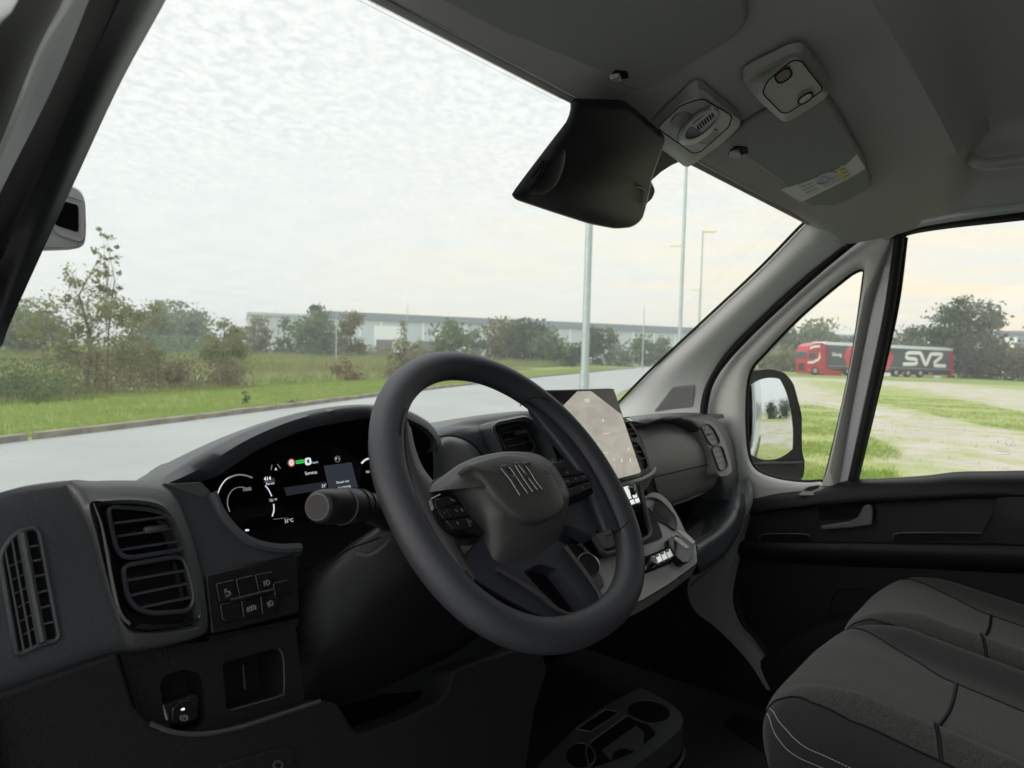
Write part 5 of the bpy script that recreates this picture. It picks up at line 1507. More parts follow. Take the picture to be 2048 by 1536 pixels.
# ---------------------------------------------------------------- lower driver side panels
LF = PL(.662, 1.32, .30)
upo = [(238, 1304), (330, 1292), (425, 1282), (425, 1474), (340, 1474), (285, 1452), (262, 1390)]
bk = [(318, 1366), (334, 1348), (370, 1338), (398, 1346), (406, 1370), (412, 1440), (396, 1458), (352, 1464), (332, 1446)]
A = rc(on(LF, upo), .003)
p1 = recess('lower_panel', A, rc(on(LF, bk), .012, 5), LF[1], .03, .03, M_COARSE, van, bevel=0)
upo2 = [(425, 1282), (590, 1246), (612, 1420), (425, 1474)]
pk_ = [(445, 1324), (556, 1296), (566, 1312), (568, 1382), (558, 1392), (462, 1420), (452, 1416)]
recess('lower_panel', rc(on(LF, upo2), .001), rc(on(LF, pk_), .004), LF[1], .03, .05, M_COARSE, van, label='coarse panel with an open square cubby under the switches')
tube('cubby_edge', cr(on(off(LF, .0006), [(558, 1298), (566, 1314), (568, 1380), (556, 1393), (462, 1420)]), 30), .0009, M_DASH2, p1, seg=5)
tube('cubby_rib', on(off(LF, -.03), [(486, 1330), (490, 1378)]), .0010, M_DASH2, p1, seg=5)
BP = off(LF, -.004)
bsw = part('parking_brake_switch', BP, [(324, 1410), (398, 1386), (400, 1406), (398, 1440), (360, 1454), (336, 1452)], .014, M_SMOOTH, .003, .002, 0, van, label='electric parking brake switch with a white P symbol')
part('switch_cap', off(BP, .004), [(344, 1418), (358, 1404), (384, 1398), (394, 1410), (396, 1438), (360, 1450), (342, 1446)], .004, M_BTN, .002, .001, 0, bsw)
tube('switch_edge', on(off(BP, .001), [(324, 1411), (333, 1440)]), .0014, M_LAMP_LT, bsw, seg=6)
part('switch_light', off(BP, .0048), [(363, 1418), (369, 1416), (369.5, 1419.5), (363.5, 1421)], .001, glow('indicator_white', (.9, .9, .95), 1.2), 0, 0, 0, bsw)
BU = BP[1].cross(XA); BU = BU if BU.z > 0 else -BU
text('P', at(368, 1436, pl=off(BP, .0046)), XA, BU, .0038, M_GREY_PRINT, 'switch_symbol', bsw, lift=.0004)
tube('switch_symbol', on(off(BP, .005), oval(368, 1436, 5.6, 5.8, 0)), .0003, M_GREY_PRINT, bsw, closed=True, seg=4)
for a in (0, math.pi):
    tube('switch_symbol', on(off(BP, .005), [(368+7.6*math.cos(a+t), 1436+7.6*math.sin(a+t)) for t in (-.8, -.4, 0, .4, .8)]), .0003, M_GREY_PRINT, bsw, seg=4)
KF = off(LF, .022)
kn = [(-120, 1446), (-40, 1404), (30, 1378), (140, 1339), (236, 1305), (250, 1350), (268, 1410), (300, 1448), (345, 1465), (400, 1469), (470, 1458), (560, 1430), (640, 1403), (665, 1402), (680, 1412), (700, 1448), (712, 1464), (730, 1466), (800, 1440), (878, 1404), (896, 1380), (908, 1340), (960, 1320), (1020, 1302), (1080, 1290), (1096, 1340), (1070, 1420), (1040, 1640), (-120, 1700)]
knee = slab('knee_panel', rc(on(KF, kn), .004), KF[1], .045, M_COARSE, van, bevel=.005, seg=3, label='coarse grained knee panel along the bottom of the dashboard')
tube('knee_panel_lip', cr(on(off(KF, -.001), [(300, 1447), (345, 1464), (400, 1468), (470, 1457), (560, 1429), (640, 1402)]), 40), .0022, M_DASH, knee, seg=6)
part('fuse_flap', KF, [(440, 1530), (570, 1494), (590, 1500), (586, 1560), (440, 1600)], .004, M_COARSE, .004, .001, .003, knee)
tube('flap_screw', on(off(KF, .006), oval(556, 1531, 9, 8, 0)), .0012, M_DASH, knee, closed=True, seg=5)
loft('left_corner_column', [on(off(DL, .0), [(-140, 1430), (-40, 1398)]), on(off(KF, .012), [(-120, 1470), (-20, 1420)]), on(off(KF, .012), [(-90, 1700), (22, 1640)])], 10, 12, M_DOOR, van)

# ---------------------------------------------------------------- steering column
HC = Vector((-.44, .505, 1.4435))
TH = math.radians(38.4)
WU = Vector((0, math.sin(TH), math.cos(TH)))
WN = Vector((0, -math.cos(TH), math.sin(TH)))            # towards the driver
def sec(y, cz, hx, hz, e=3.2, sk=0.0, n=48):
    o = []
    for i in range(n):
        a = 2*math.pi*i/n
        c, s = math.cos(a), math.sin(a)
        o.append(Vector((-.44+hx*abs(c)**(2/e)*sgn(c), y+sk*(-(abs(s)**(2/e)*sgn(s))), cz+hz*abs(s)**(2/e)*sgn(s))))
    return o
col = MB().loops([sec(y, (a+b)/2, hx, (a-b)/2, e, sk) for y, a, b, hx, e, sk in ((.575, 1.422, 1.355, .060, 3, 0), (.585, 1.430, 1.335, .085, 3, 0), (.605, 1.428, 1.29, .118, 3, .01), (.635, 1.412, 1.215, .150, 3.4, .02), (.66, 1.392, 1.165, .172, 4, .025), (.69, 1.368, 1.145, .178, 4, .03), (.80, 1.32, 1.13, .178, 4, .03))], cap0=True, cap1=True).done('steering_column_cover', M_SMOOTH, van, ang=70, label='large rounded black cover of the steering column')
# stalk with its socket
st = [(636, 1014, .548), (648, 1013, .552), (690, 1012, .565), (716, 1011, .574), (740, 1016, .583), (768, 1034, .600), (800, 1060, .622)]
SP_ = [at(x, y, Y=Y) for x, y, Y in st]
stalk = MB().tube([SP_[0], SP_[0].lerp(SP_[1], .3), SP_[1], SP_[2], SP_[3], SP_[3].lerp(SP_[4], .3), SP_[4], SP_[5], SP_[6]], [.0125, .0155, .0165, .0175, .0175, .0165, .0160, .0135, .011], seg=24).done('indicator_stalk', M_SMOOTH, van, ang=50, label='black light stalk marked AUTO left of the steering wheel')
ax = (SP_[1]-SP_[0]).normalized()
def ringat(t, r, w=.0009, m=M_BLACK, nm='stalk_joint'):
    seg_ = [SP_[0], SP_[1], SP_[2], SP_[3], SP_[4]]
    i = min(int(t), 3); p = seg_[i].lerp(seg_[i+1], t-i); a_ = (seg_[i+1]-seg_[i]).normalized()
    u = a_.orthogonal().normalized(); v = a_.cross(u)
    tube(nm, [p+(u*math.cos(q)+v*math.sin(q))*r for q in np.linspace(0, 2*math.pi, 33)[:-1]], w, m, stalk, closed=True, seg=5)
ringat(1.85, .0174, .0011, M_DASH2); ringat(2.75, .0176); ringat(3.25, .0170)
u = ax.orthogonal().normalized(); v = ax.cross(u)
MB().loops([[SP_[0]-ax*.0012+(u*math.cos(q)+v*math.sin(q))*r for q in np.linspace(0, 2*math.pi, 33)[:-1]] for r in (.0118, .0112, .0090)], cap1=True).done('stalk_button', M_SMOOTH, stalk)
tube('stalk_button_ring', [SP_[0]-ax*.001+(u*math.cos(q)+v*math.sin(q))*.0120 for q in np.linspace(0, 2*math.pi, 33)[:-1]], .0009, M_DASH2, stalk, closed=True, seg=6)
def facing(x, y, Y, back_):
    p = at(x, y, Y=Y); d = (p-EYE).normalized()
    return p-d*back_
def ftext(s, x, y, Y, back_, h, m, parent, name):
    p = facing(x, y, Y, back_); n = (EYE-p).normalized()
    ex = (ax-n*ax.dot(n)).normalized(); ey = n.cross(ex)
    text(s, p, ex, ey, h, m, name, parent, lift=.0)
ftext('AUTO', 702, 997, .569, .0192, .0030, M_WHITE_PRINT, stalk, 'stalk_print')
ftext('-', 713, 995, .573, .0192, .004, M_WHITE_PRINT, stalk, 'stalk_print')
p_ = facing(724, 993, .5765, .0185); n_ = (EYE-p_).normalized(); ex_ = (ax-n_*ax.dot(n_)).normalized(); ey_ = n_.cross(ex_)
for i in range(8):
    a = i*math.pi/4
    tube('stalk_print', [p_+(ex_*math.cos(a)+ey_*math.sin(a))*.0022, p_+(ex_*math.cos(a)+ey_*math.sin(a))*.0034], .0002, M_WHITE_PRINT, stalk, seg=4)
tube('stalk_print', [p_+(ex_*math.cos(a)+ey_*math.sin(a))*.0014 for a in np.linspace(0, 6.28, 13)[:-1]], .0002, M_WHITE_PRINT, stalk, closed=True, seg=4)
p_ = facing(705, 1008, .571, .0190)
tube('stalk_print', [p_+ex_*(.0026*math.sin(a)+.0004)+ey_*.0022*math.cos(a) for a in np.linspace(0, math.pi, 9)]+[p_+ex_*-.0006], .00025, M_WHITE_PRINT, stalk, closed=True, seg=4)
for j in (-.0016, 0, .0016):
    tube('stalk_print', [p_+ex_*-.0012+ey_*j, p_+ex_*-.0030+ey_*(j-.0004)], .00025, M_WHITE_PRINT, stalk, seg=4)
# edge of the round hollow behind the stalk
CT = surf(col)
sk_ = [hit(CT, x, y, .0006) for x, y in ((694, 1032), (684, 1060), (692, 1090), (712, 1108), (740, 1110), (766, 1094), (782, 1076))]
tube('stalk_socket', cr([p for p in sk_ if p is not None], 30), .0022, M_SPOKE_DK, col, seg=6)
tube('column_joint', cr([at(630, 1150, Y=.648), at(670, 1118, Y=.634), at(700, 1098, Y=.622), at(760, 1075, Y=.605)], 20), .0009, M_BLACK, col, seg=5)

# ================================================================== steering wheel
def wpt(x, y, h=0.0):
    return HC+XA*x+WU*y+WN*h
path = []
NR = 120
for i in range(NR):
    a = 2*math.pi*i/NR
    c, s = math.cos(a), math.sin(a)
    R_r = .1765
    y = R_r*s
    x = R_r*c
    if s < 0:
        e = 2.30
        k = (abs(c)**e+abs(s)**e)**(-1/e)
        x, y = R_r*k*c, R_r*k*s*.955
    path.append(wpt(x, y))
mbw = MB()
V, F = [], []
SEG = 20
for i, p in enumerate(path):
    t = (path[(i+1) % NR]-path[i-1]).normalized()
    o_r = t.cross(WN).normalized()
    ang = 2*math.pi*i/NR
    thick = 1.0+.10*max(0, math.cos(2*(ang-math.pi*.5)))*0
    # the grip widens inward at the two thumb rests
    for j in range(SEG):
        q = 2*math.pi*j/SEG
        V.append(p+o_r*math.cos(q)*.0185*thick+WN*math.sin(q)*.0172)
for i in range(NR):
    i2 = (i+1) % NR
    for j in range(SEG):
        j2 = (j+1) % SEG
        F.append((i*SEG+j, i*SEG+j2, i2*SEG+j2, i2*SEG+j))
wheel = mk('steering_wheel', V, F, M_RIM, van, ang=180, label='black leather-grained three-spoke steering wheel')
def wp(h):
    return (HC+WN*h, WN)
# smooth inner grips flowing into the side spokes
def wslab(name, px, h, t, m, r=.006, bevel=.005, parent=None, **k):
    return slab(name, rc(on(wp(h), px), r), WN, t, m, parent or wheel, bevel=bevel, seg=3, **k)
gl_rows = [on(wp(-.004), [(806, 818), (800, 868), (806, 925), (822, 985), (846, 1040), (876, 1092), (910, 1140), (946, 1168)]),
           on(wp(.003), [(812, 830), (814, 880), (824, 930), (842, 975), (868, 1020), (894, 1070), (920, 1120), (948, 1160)]),
           on(wp(-.003), [(818, 850), (826, 895), (840, 935), (862, 968), (885, 1010), (904, 1062), (924, 1110), (950, 1152)]),
           on(wp(-.016), [(822, 856), (832, 900), (848, 938), (872, 970), (893, 1010), (908, 1062), (928, 1108), (954, 1148)])]
loft('inner_grip', gl_rows, 40, 12, M_SPOKE, wheel, ang=70)
gr_rows = [on(wp(-.006), [(1046, 800), (1100, 822), (1160, 880), (1205, 950), (1235, 1010), (1258, 1052)]),
           on(wp(.006), [(1050, 806), (1098, 838), (1148, 890), (1188, 955), (1214, 1010), (1240, 1060)]),
           on(wp(.001), [(1054, 816), (1092, 858), (1130, 905), (1162, 950), (1188, 1005), (1210, 1060)]),
           on(wp(-.012), [(1060, 832), (1090, 872), (1122, 910), (1148, 950), (1172, 1010), (1198, 1068)])]
loft('inner_grip', gr_rows, 40, 14, M_SPOKE_DK, wheel, ang=70)
tube('grip_seam', cr(on(wp(.0205), [(1040, 812), (1052, 800), (1078, 795), (1098, 801)]), 14), .0007, M_BLACK, wheel, seg=5)
tube('grip_seam', cr(on(wp(.0195), [(1212, 1072), (1228, 1066), (1246, 1054), (1256, 1044)]), 14), .0008, M_BLACK, wheel, seg=5)
tube('grip_seam', cr(on(wp(.0165), [(800, 870), (804, 840), (808, 822), (812, 818)]), 14), .0007, M_BLACK, wheel, seg=5)
tube('grip_seam', cr(on(wp(.0150), [(800, 868), (806, 925), (822, 985), (846, 1040), (876, 1092), (910, 1140), (946, 1172)]), 30), .0007, M_BLACK, wheel, seg=5)
# spokes
wslab('spoke', [(832, 960), (850, 968), (900, 945), (1000, 960), (1000, 1060), (960, 1075), (905, 1074), (896, 1062), (880, 1030)], -.006, .02, M_SPOKE, label='left spoke with phone and menu buttons')
wslab('spoke', [(1060, 925), (1118, 924), (1132, 915), (1160, 940), (1200, 1040), (1190, 1075), (1150, 1056), (1130, 1050), (1080, 1070)], -.006, .02, M_SPOKE_DK, .008, label='right spoke with speed limiter buttons')
bo = [(960, 1080), (912, 1132), (940, 1162), (990, 1196), (1040, 1224), (1085, 1244), (1140, 1246), (1190, 1232), (1212, 1205), (1196, 1170), (1160, 1125), (1125, 1085), (1050, 1060)]
bi = [(1046, 1142), (1078, 1128), (1112, 1136), (1140, 1172), (1168, 1210), (1164, 1220), (1140, 1226), (1116, 1214), (1080, 1180)]
o = recess('lower_spoke', rc(on(wp(-.008), bo), .008), rc(on(wp(-.008), bi), .004), WN, .02, .02, M_SPOKE_DK, wheel, cap=False, bevel=0, label='wide lower spoke with an oblong opening')
MB().slab(rc(on(wp(-.026), bi), .004), WN, .003).done('spoke_opening', M_BLACK, wheel, smooth=False)
tube('lower_spoke_bead', cr(on(wp(-.005), [(994, 1138), (1040, 1165), (1080, 1192), (1112, 1218), (1136, 1229), (1160, 1226), (1196, 1206), (1200, 1190), (1176, 1152), (1150, 1118), (1130, 1092)]), 60), .0026, M_SPOKE, o, seg=8)
tube('spoke_gap', cr(on(wp(-.003), [(925, 1148), (960, 1172), (1010, 1202), (1060, 1228), (1088, 1238)]), 30), .0028, M_BLACK, o, seg=6)
# airbag cover
ao = [(838, 978), (875, 957), (926, 925), (975, 911), (1016, 907), (1064, 913), (1098, 937), (1124, 980), (1138, 1030), (1140, 1062), (1120, 1098), (1085, 1131), (1046, 1146), (1003, 1132), (986, 1082), (960, 1024), (926, 990), (905, 978), (875, 974)]
A = resample(cr(on(wp(.004), ao), 160, True), 100)
cen = at(1050, 1010, pl=wp(.004))
def shrink(k, h, sx=0, sy=0):
    o = []
    for p in A:
        q = cen+(p-cen)*k
        y_ = (q-cen).dot(WU)
        x_ = (q-cen).dot(XA)
        o.append(q+WN*(h-.62*max(0.0, -y_-.006)-.30*max(0.0, -x_-.070)))
    return o
pad = MB().loops([[p-WN*.05 for p in A], shrink(1.0, 0.0), shrink(.975, .007), shrink(.92, .013), shrink(.8, .0185), shrink(.6, .0225), shrink(.35, .0245), shrink(.12, .0252)], cap1=True).done('airbag_cover', M_PAD, wheel, ang=80, label='domed airbag cover with raised narrow letters')
# crease between the upper and the lower face of the cover
cp_ = [(912, 948), (935, 944), (955, 958), (975, 985), (995, 1008), (1020, 1032), (1045, 1046), (1068, 1050), (1098, 1044), (1122, 1028), (1130, 1008), (1126, 985)]
FH = .0262
lo_ = on(wp(.004+.012), cp_)
upper = on(wp(.004+.021), [(930, 934), (980, 916), (1016, 911), (1062, 918), (1094, 941), (1118, 982), (1126, 1008), (1118, 1024), (1098, 1036), (1066, 1042), (1044, 1038), (1020, 1024), (992, 998), (966, 964), (948, 946)])
U_ = resample(cr(upper, 120, True), 90)
uc = sum(U_, Vector((0, 0, 0)))/90
MB().loops([[uc+(p-uc)*1.015-WN*.016 for p in U_], [uc+(p-uc)*1.012+WN*.0006 for p in U_], [uc+(p-uc)*.985+WN*.0022 for p in U_], [uc+(p-uc)*.9+WN*.0040 for p in U_], [uc+(p-uc)*.6+WN*.0062 for p in U_], [uc+(p-uc)*.2+WN*.0072 for p in U_]], cap1=True).done('airbag_upper_face', M_PAD, pad, ang=80)
# letters FIAT as tall narrow raised bars
LP = wp(.0330)
l7 = lambda x, y: (960+x/6.98, 900+y/6.98)
M_LET = mat('letter_edge', (.05, .05, .05), .3)
bars = [[(300, 245), (350, 310), (430, 410), (500, 520), (565, 625)], [(415, 225), (470, 300), (560, 430), (620, 520), (675, 598)], [(500, 205), (550, 290), (620, 400), (690, 500), (745, 578)], [(545, 200), (600, 265), (650, 330)], [(690, 390), (750, 470), (815, 552)], [(650, 215), (710, 300), (790, 430), (880, 540)],
        [(300, 245), (385, 228)], [(450, 385), (500, 372)], [(500, 205), (560, 195)], [(660, 345), (690, 385)], [(595, 205), (700, 180)]]
lm = MB()
for b in bars:
    P = cr(on(LP, [l7(*p) for p in b]), 12)
    lm.tube(P, .0026, seg=6, r2=.0011, up=WN.cross((P[-1]-P[0]).normalized()).normalized())
lm.done('emblem_letters', M_PAD, pad, label='raised narrow letters FIAT')
lm = MB()
for b in bars[:6]:
    P = cr(on(off(LP, .0008), [(l7(*p)[0]-1.6, l7(*p)[1]+.8) for p in b]), 12)
    lm.tube(P, .0004, seg=5)
lm.done('emblem_edge', M_LAMP_LT, pad)
def horn(x, y):
    tube('horn_symbol', on(wp(.0318), [(x-5, y-2), (x-1, y-3), (x-2, y+3), (x+4, y+1), (x+5, y+5)]), .0005, M_BTN, pad, seg=4)
horn(994, 968); horn(1093, 945)
tube('airbag_mark', rc(on(wp(-.006), [(1090, 1062), (1113, 1054), (1115, 1066), (1092, 1072)]), .001), .0005, M_BTN, pad, closed=True, seg=4)
# buttons on the left spoke
b3 = lambda x, y: (840+x/10.97, 960+y/10.97)
part('button_surround', wp(.004), [b3(*p) for p in ((200, 430), (540, 270), (700, 260), (860, 420), (1100, 760), (1400, 1080), (1440, 1180), (640, 1190), (400, 920), (290, 660))], .012, M_GLOSS, .004, .002, .0, wheel)
for px in (((300, 440), (700, 300), (860, 470), (380, 640)), ((380, 655), (890, 540), (1130, 770), (540, 860)), ((570, 880), (980, 830), (1080, 1060), (740, 1085), (640, 970)), ((1010, 830), (1150, 800), (1280, 1000), (1130, 1040))):
    part('wheel_button', wp(.0065), [b3(*p) for p in px], .004, M_BTN, .0018, .0007, 0, wheel)
part('wheel_button', wp(.0078), [b3(*p) for p in ((560, 630), (680, 600), (770, 770), (690, 800))], .002, M_BTN, .001, .0005, 0, wheel)
tube('button_trim', cr(on(wp(.0055), [b3(*p) for p in ((500, 305), (380, 360), (250, 430), (215, 470), (250, 600), (300, 720), (400, 900), (520, 1060), (660, 1170), (760, 1130), (1020, 1095))]), 40), .0013, M_GLOSS, wheel, seg=8)
part('button_highlight', wp(.0072), [b3(*p) for p in ((205, 440), (260, 440), (310, 610), (275, 680), (230, 560))], .002, M_BTN_LT, .001, .0006, 0, wheel)
for pts in (((660, 400), (710, 445), (760, 455)), ((520, 700), (535, 735)), ((770, 650), (830, 690)), ((1080, 910), (1105, 890), (1130, 915), (1115, 930)), ((800, 910), (845, 975)), ((900, 620), (940, 690))):
    tube('button_symbol', on(wp(.0069), [b3(*p) for p in pts]), .0003, M_GREY_PRINT, wheel, seg=4)
# buttons on the right spoke
c4 = lambda x, y: (1080+x/9.6, 900+y/9.6)
part('button_surround', wp(.002), [c4(*p) for p in ((180, 330), (520, 330), (750, 380), (930, 450), (1110, 540), (1180, 720), (1100, 790), (540, 1040), (440, 900), (300, 560))], .012, M_BLACK, .004, .002, .002, wheel)
for px in (((260, 400), (560, 350), (830, 430), (760, 465), (340, 520)), ((370, 560), (560, 520), (620, 640), (450, 760), (420, 700)), ((580, 515), (740, 500), (790, 610), (640, 640)), ((760, 495), (900, 460), (960, 510), (980, 570), (800, 610)), ((460, 780), (980, 590), (1000, 720), (540, 920))):
    part('wheel_button', wp(.0065), [c4(*p) for p in px], .004, M_BTN, .0018, .0007, 0, wheel)
def wtext(s, x, y, h):
    text(s, at(*c4(x, y), pl=wp(.0068)), XA, WU, h, M_GREY_PRINT, 'button_print', wheel, lift=.0004)
wtext('SET+', 525, 435, .0024); wtext('CANC', 520, 605, .0024); wtext('LIM', 680, 555, .0022); wtext('RES', 840, 518, .0022); wtext('SET-', 820, 725, .0024)
# ================================================================== centre of the dashboard
# rounded shoulder right of the binnacle
sh = [[(862, 868), (872, 856), (913, 841), (957, 832), (1016, 824), (1050, 822), (1120, 826)],
      [(864, 880), (874, 862), (906, 853), (940, 852), (975, 850), (1040, 836), (1120, 840)],
      [(866, 920), (890, 880), (930, 862), (960, 868), (985, 880), (1050, 880), (1120, 880)],
      [(866, 1000), (900, 960), (950, 930), (985, 925), (1010, 930), (1060, 940), (1120, 950)]]
r_ = [[at(x, y, Y=Y) for x, y in row_] for row_, Y in zip(sh, (.80, .768, .752, .735))]
loft('dash_shoulder', [[p+Vector((0, .16, -.03)) for p in r_[0]]]+r_, 44, 24, M_DASH, van, ang=70, label='rounded dashboard shoulder between the binnacle and the centre vents')
dm = [[(874, 874), (899, 871), (928, 878), (950, 892), (966, 913), (975, 940)], [(868, 905), (890, 888), (915, 893), (935, 910), (950, 935), (955, 960)], [(866, 980), (880, 960), (900, 960), (920, 965), (930, 970), (935, 980)]]
loft('dash_dome', [[at(x, y, Y=Y) for x, y in row_] for row_, Y in zip(dm, (.735, .715, .70))], 30, 14, M_DASH, van, ang=70)
tube('panel_joint', cr([at(x, y, Y=.7335) for x, y in dm[0]], 24), .0009, M_BLACK, van, seg=5)
CV = PL(.728, 1.45, .28)
# left centre vent with its silver-edged hood
vo = [(978, 848), (990, 841), (1046, 830), (1056, 834), (1090, 862), (1104, 890), (1116, 922), (1110, 940), (1020, 960), (1004, 920)]
vi = [(985, 855), (994, 849), (1044, 839), (1054, 842), (1080, 866), (1094, 894), (1106, 922), (1100, 934), (1026, 950), (1012, 915)]
A = resample(rc(on(CV, vo), .008, 4), 80); B = match(A, resample(rc(on(CV, vi), .008, 4), 80))
cvh = MB().loops([[p-CV[1]*.05 for p in A], A, [(p+q)/2+CV[1]*.006 for p, q in zip(A, B)], B, [p-CV[1]*.02 for p in B]], cap1=True).done('centre_vent_surround', M_DASH, van, ang=60)
tube('silver_edge', cr(on(off(CV, .004), [(1004, 905), (996, 884), (985, 858), (992, 850), (1042, 840), (1054, 844)]), 40), .0016, M_DASH2, cvh, seg=6)
vent('air_vent', off(CV, -.006), [(995, 862), (1003, 857), (1034, 850), (1045, 854), (1058, 872), (1069, 892), (1068, 902), (1036, 910), (1016, 914), (1008, 893)], [((1001, 868), (1046, 859)), ((1007, 881), (1056, 870)), ((1014, 894), (1064, 882))], ((1030, 868), (1053, 863)), cvh, .0028, kr=.0042, label='left centre air vent beside the binnacle')
# screen
SPL = PL(.70, 1.45, .15)
spx = [(1078, 782), (1222, 778.5), (1229, 781), (1284.5, 947), (1281, 954), (1152, 988)]
scr = slab('centre_screen', rc(on(SPL, spx), .008), SPL[1], .014, M_SCREEN, van, bevel=.001, label='large tilted touch screen, mostly covered by a painted beige reflection')
m_reflection = mat('painted_reflection', (.02, .02, .02), .25, emit=((.40, .375, .32), .62))  # beige emission painted to stand for the open doorway mirrored in the screen
t_ = m_reflection.node_tree; bs_ = t_.nodes['Principled BSDF']
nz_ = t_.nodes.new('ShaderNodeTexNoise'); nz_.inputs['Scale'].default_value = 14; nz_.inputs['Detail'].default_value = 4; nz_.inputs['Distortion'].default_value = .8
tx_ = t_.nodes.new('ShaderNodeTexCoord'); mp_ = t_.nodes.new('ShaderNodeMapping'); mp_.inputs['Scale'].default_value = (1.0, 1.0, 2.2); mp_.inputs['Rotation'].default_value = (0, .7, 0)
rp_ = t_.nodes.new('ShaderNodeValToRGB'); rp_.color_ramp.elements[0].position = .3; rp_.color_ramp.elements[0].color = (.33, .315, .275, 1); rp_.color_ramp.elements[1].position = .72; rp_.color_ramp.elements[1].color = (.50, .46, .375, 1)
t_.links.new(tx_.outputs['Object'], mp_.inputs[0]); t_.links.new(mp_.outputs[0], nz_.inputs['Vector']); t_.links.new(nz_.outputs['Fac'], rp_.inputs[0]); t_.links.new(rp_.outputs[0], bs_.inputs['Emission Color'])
slab('screen_reflection', on(off(SPL, .0008), [(1155, 782.5), (1182, 782), (1243, 829), (1281.5, 942), (1279, 946), (1178, 972), (1122, 816)]), SPL[1], .0005, m_reflection, scr, bevel=0, smooth=False)  # glowing patch in the outline of that reflection
tube('screen_top_edge', on(off(SPL, -.001), [(1082, 781.5), (1221, 777.8), (1228, 780)]), .0014, M_LAMP_LT, scr, seg=6)
SU = SPL[1].cross(XA); SU = SU if SU.z > 0 else -SU
M_ICON = glow('screen_icon_pale', (.75, .72, .62), .9)
c2 = lambda x, y: (1090+x/6.981, 760+y/6.981)
def sic(s, x, y, h, m=M_ICON):
    text(s, at(*c2(x, y), pl=off(SPL, .0014)), XA, SU, h, m, 'screen_icon', scr)
sic('12:31', 585, 290, .006); sic('A', 810, 565, .006); sic('A', 745, 900, .007, glow('screen_icon_blue', (.45, .52, .75), .8)); sic('o', 1165, 955, .008)
sic('c', 960, 1110, .008); sic('a', 1070, 1115, .009); sic('z', 1190, 1110, .009); sic('.', 965, 1160, .012); sic('-', 1195, 300, .004)
for a, b in (((815, 752), (905, 742)), ((770, 1028), (885, 1015))):
    tube('screen_line', on(off(SPL, .0013), [c2(*a), c2(*b)]), .0003, M_ICON, scr, seg=4)
sic('-', 925, 280, .004, M_G_DIM); sic('o', 240, 318, .004, M_G_DIM)
# right centre vents at the edge of the screen
CV2 = PL(.735, 1.42, .25)
rv = [(1226, 836), (1250, 834), (1263, 842), (1278, 868), (1296, 908), (1305, 938), (1299, 950), (1260, 966), (1180, 988), (1170, 940)]
o = slab('centre_vent_surround', rc(on(CV2, rv), .01), CV2[1], .05, M_DASH2, van, bevel=.004, seg=3, label='air vents half hidden behind the right edge of the screen')
vent('air_vent', off(CV2, .006), [(1230, 842), (1250, 841), (1259, 848), (1273, 868), (1275, 876), (1262, 879), (1240, 882)], [((1240, 861), (1266, 858)), ((1240, 870), (1272, 867))], ((1249, 845), (1260, 843)), o, .0022, M_DASH2, kr=.003)
vent('air_vent', off(CV2, .006), [(1240, 887), (1268, 882), (1278, 888), (1291, 914), (1297, 934), (1292, 939), (1272, 942), (1250, 946)], [((1250, 893), (1281, 890)), ((1252, 906), (1287, 903)), ((1256, 920), (1291, 916))], None, o, .0022, M_DASH2)
ur = [at(x, y, Y=Y) for x, y, Y in ((1180, 990, .70), (1240, 972, .70), (1280, 960, .705), (1302, 948, .715), (1309, 938, .73))]
tube('vent_lower_rim', cr(ur, 30), .0050, M_CONS, o, seg=10)
loft('vent_lower_body', [ur, [at(x, y, Y=Y) for x, y, Y in ((1190, 1020, .73), (1240, 1002, .73), (1275, 990, .73), (1296, 972, .735), (1309, 945, .74))], [at(x, y, Y=Y) for x, y, Y in ((1190, 1040, .80), (1240, 1015, .80), (1270, 1000, .80), (1290, 980, .80), (1305, 950, .80))]], 24, 12, M_CONS, o)

# ---------------------------------------------------------------- keys, tray and console
PT_ = lambda x, y, z, k: PL(y, z, k)
c7 = lambda x, y: (1240+x/6.983, 940+y/6.983)
KP = (at(1262, 990, Y=.655), Vector((-.16, -.36, .92)).normalized())
keys = part('key_panel', KP, [(1195, 995), c7(-20, 262), c7(215, 190), c7(240, 300), c7(292, 470), c7(40, 548), (1200, 1035)], .02, M_BTN, .004, .002, 0, van, label='shiny row of climate keys under the screen')
for px in (((-40, 262), (118, 216), (165, 400), (0, 450)), ((170, 350), (228, 330), (246, 378), (188, 398)), ((70, 440), (120, 425), (148, 490), (100, 505)), ((130, 425), (190, 405), (215, 470), (155, 490)), ((200, 405), (262, 382), (280, 445), (222, 468))):
    part('key', off(KP, .003), [c7(*p) for p in px], .004, M_BTN_LT, .0018, .0008, 0, keys)
tube('key_lever', cr(on(off(KP, .006), [c7(135, 215), c7(180, 205), c7(205, 225), c7(212, 300)]), 16), .0028, M_DASH2, keys, seg=8)
part('key_lever_shade', off(KP, .003), [c7(135, 245), c7(200, 235), c7(222, 310), c7(165, 325)], .003, M_BLACK, .001, 0, 0, keys)
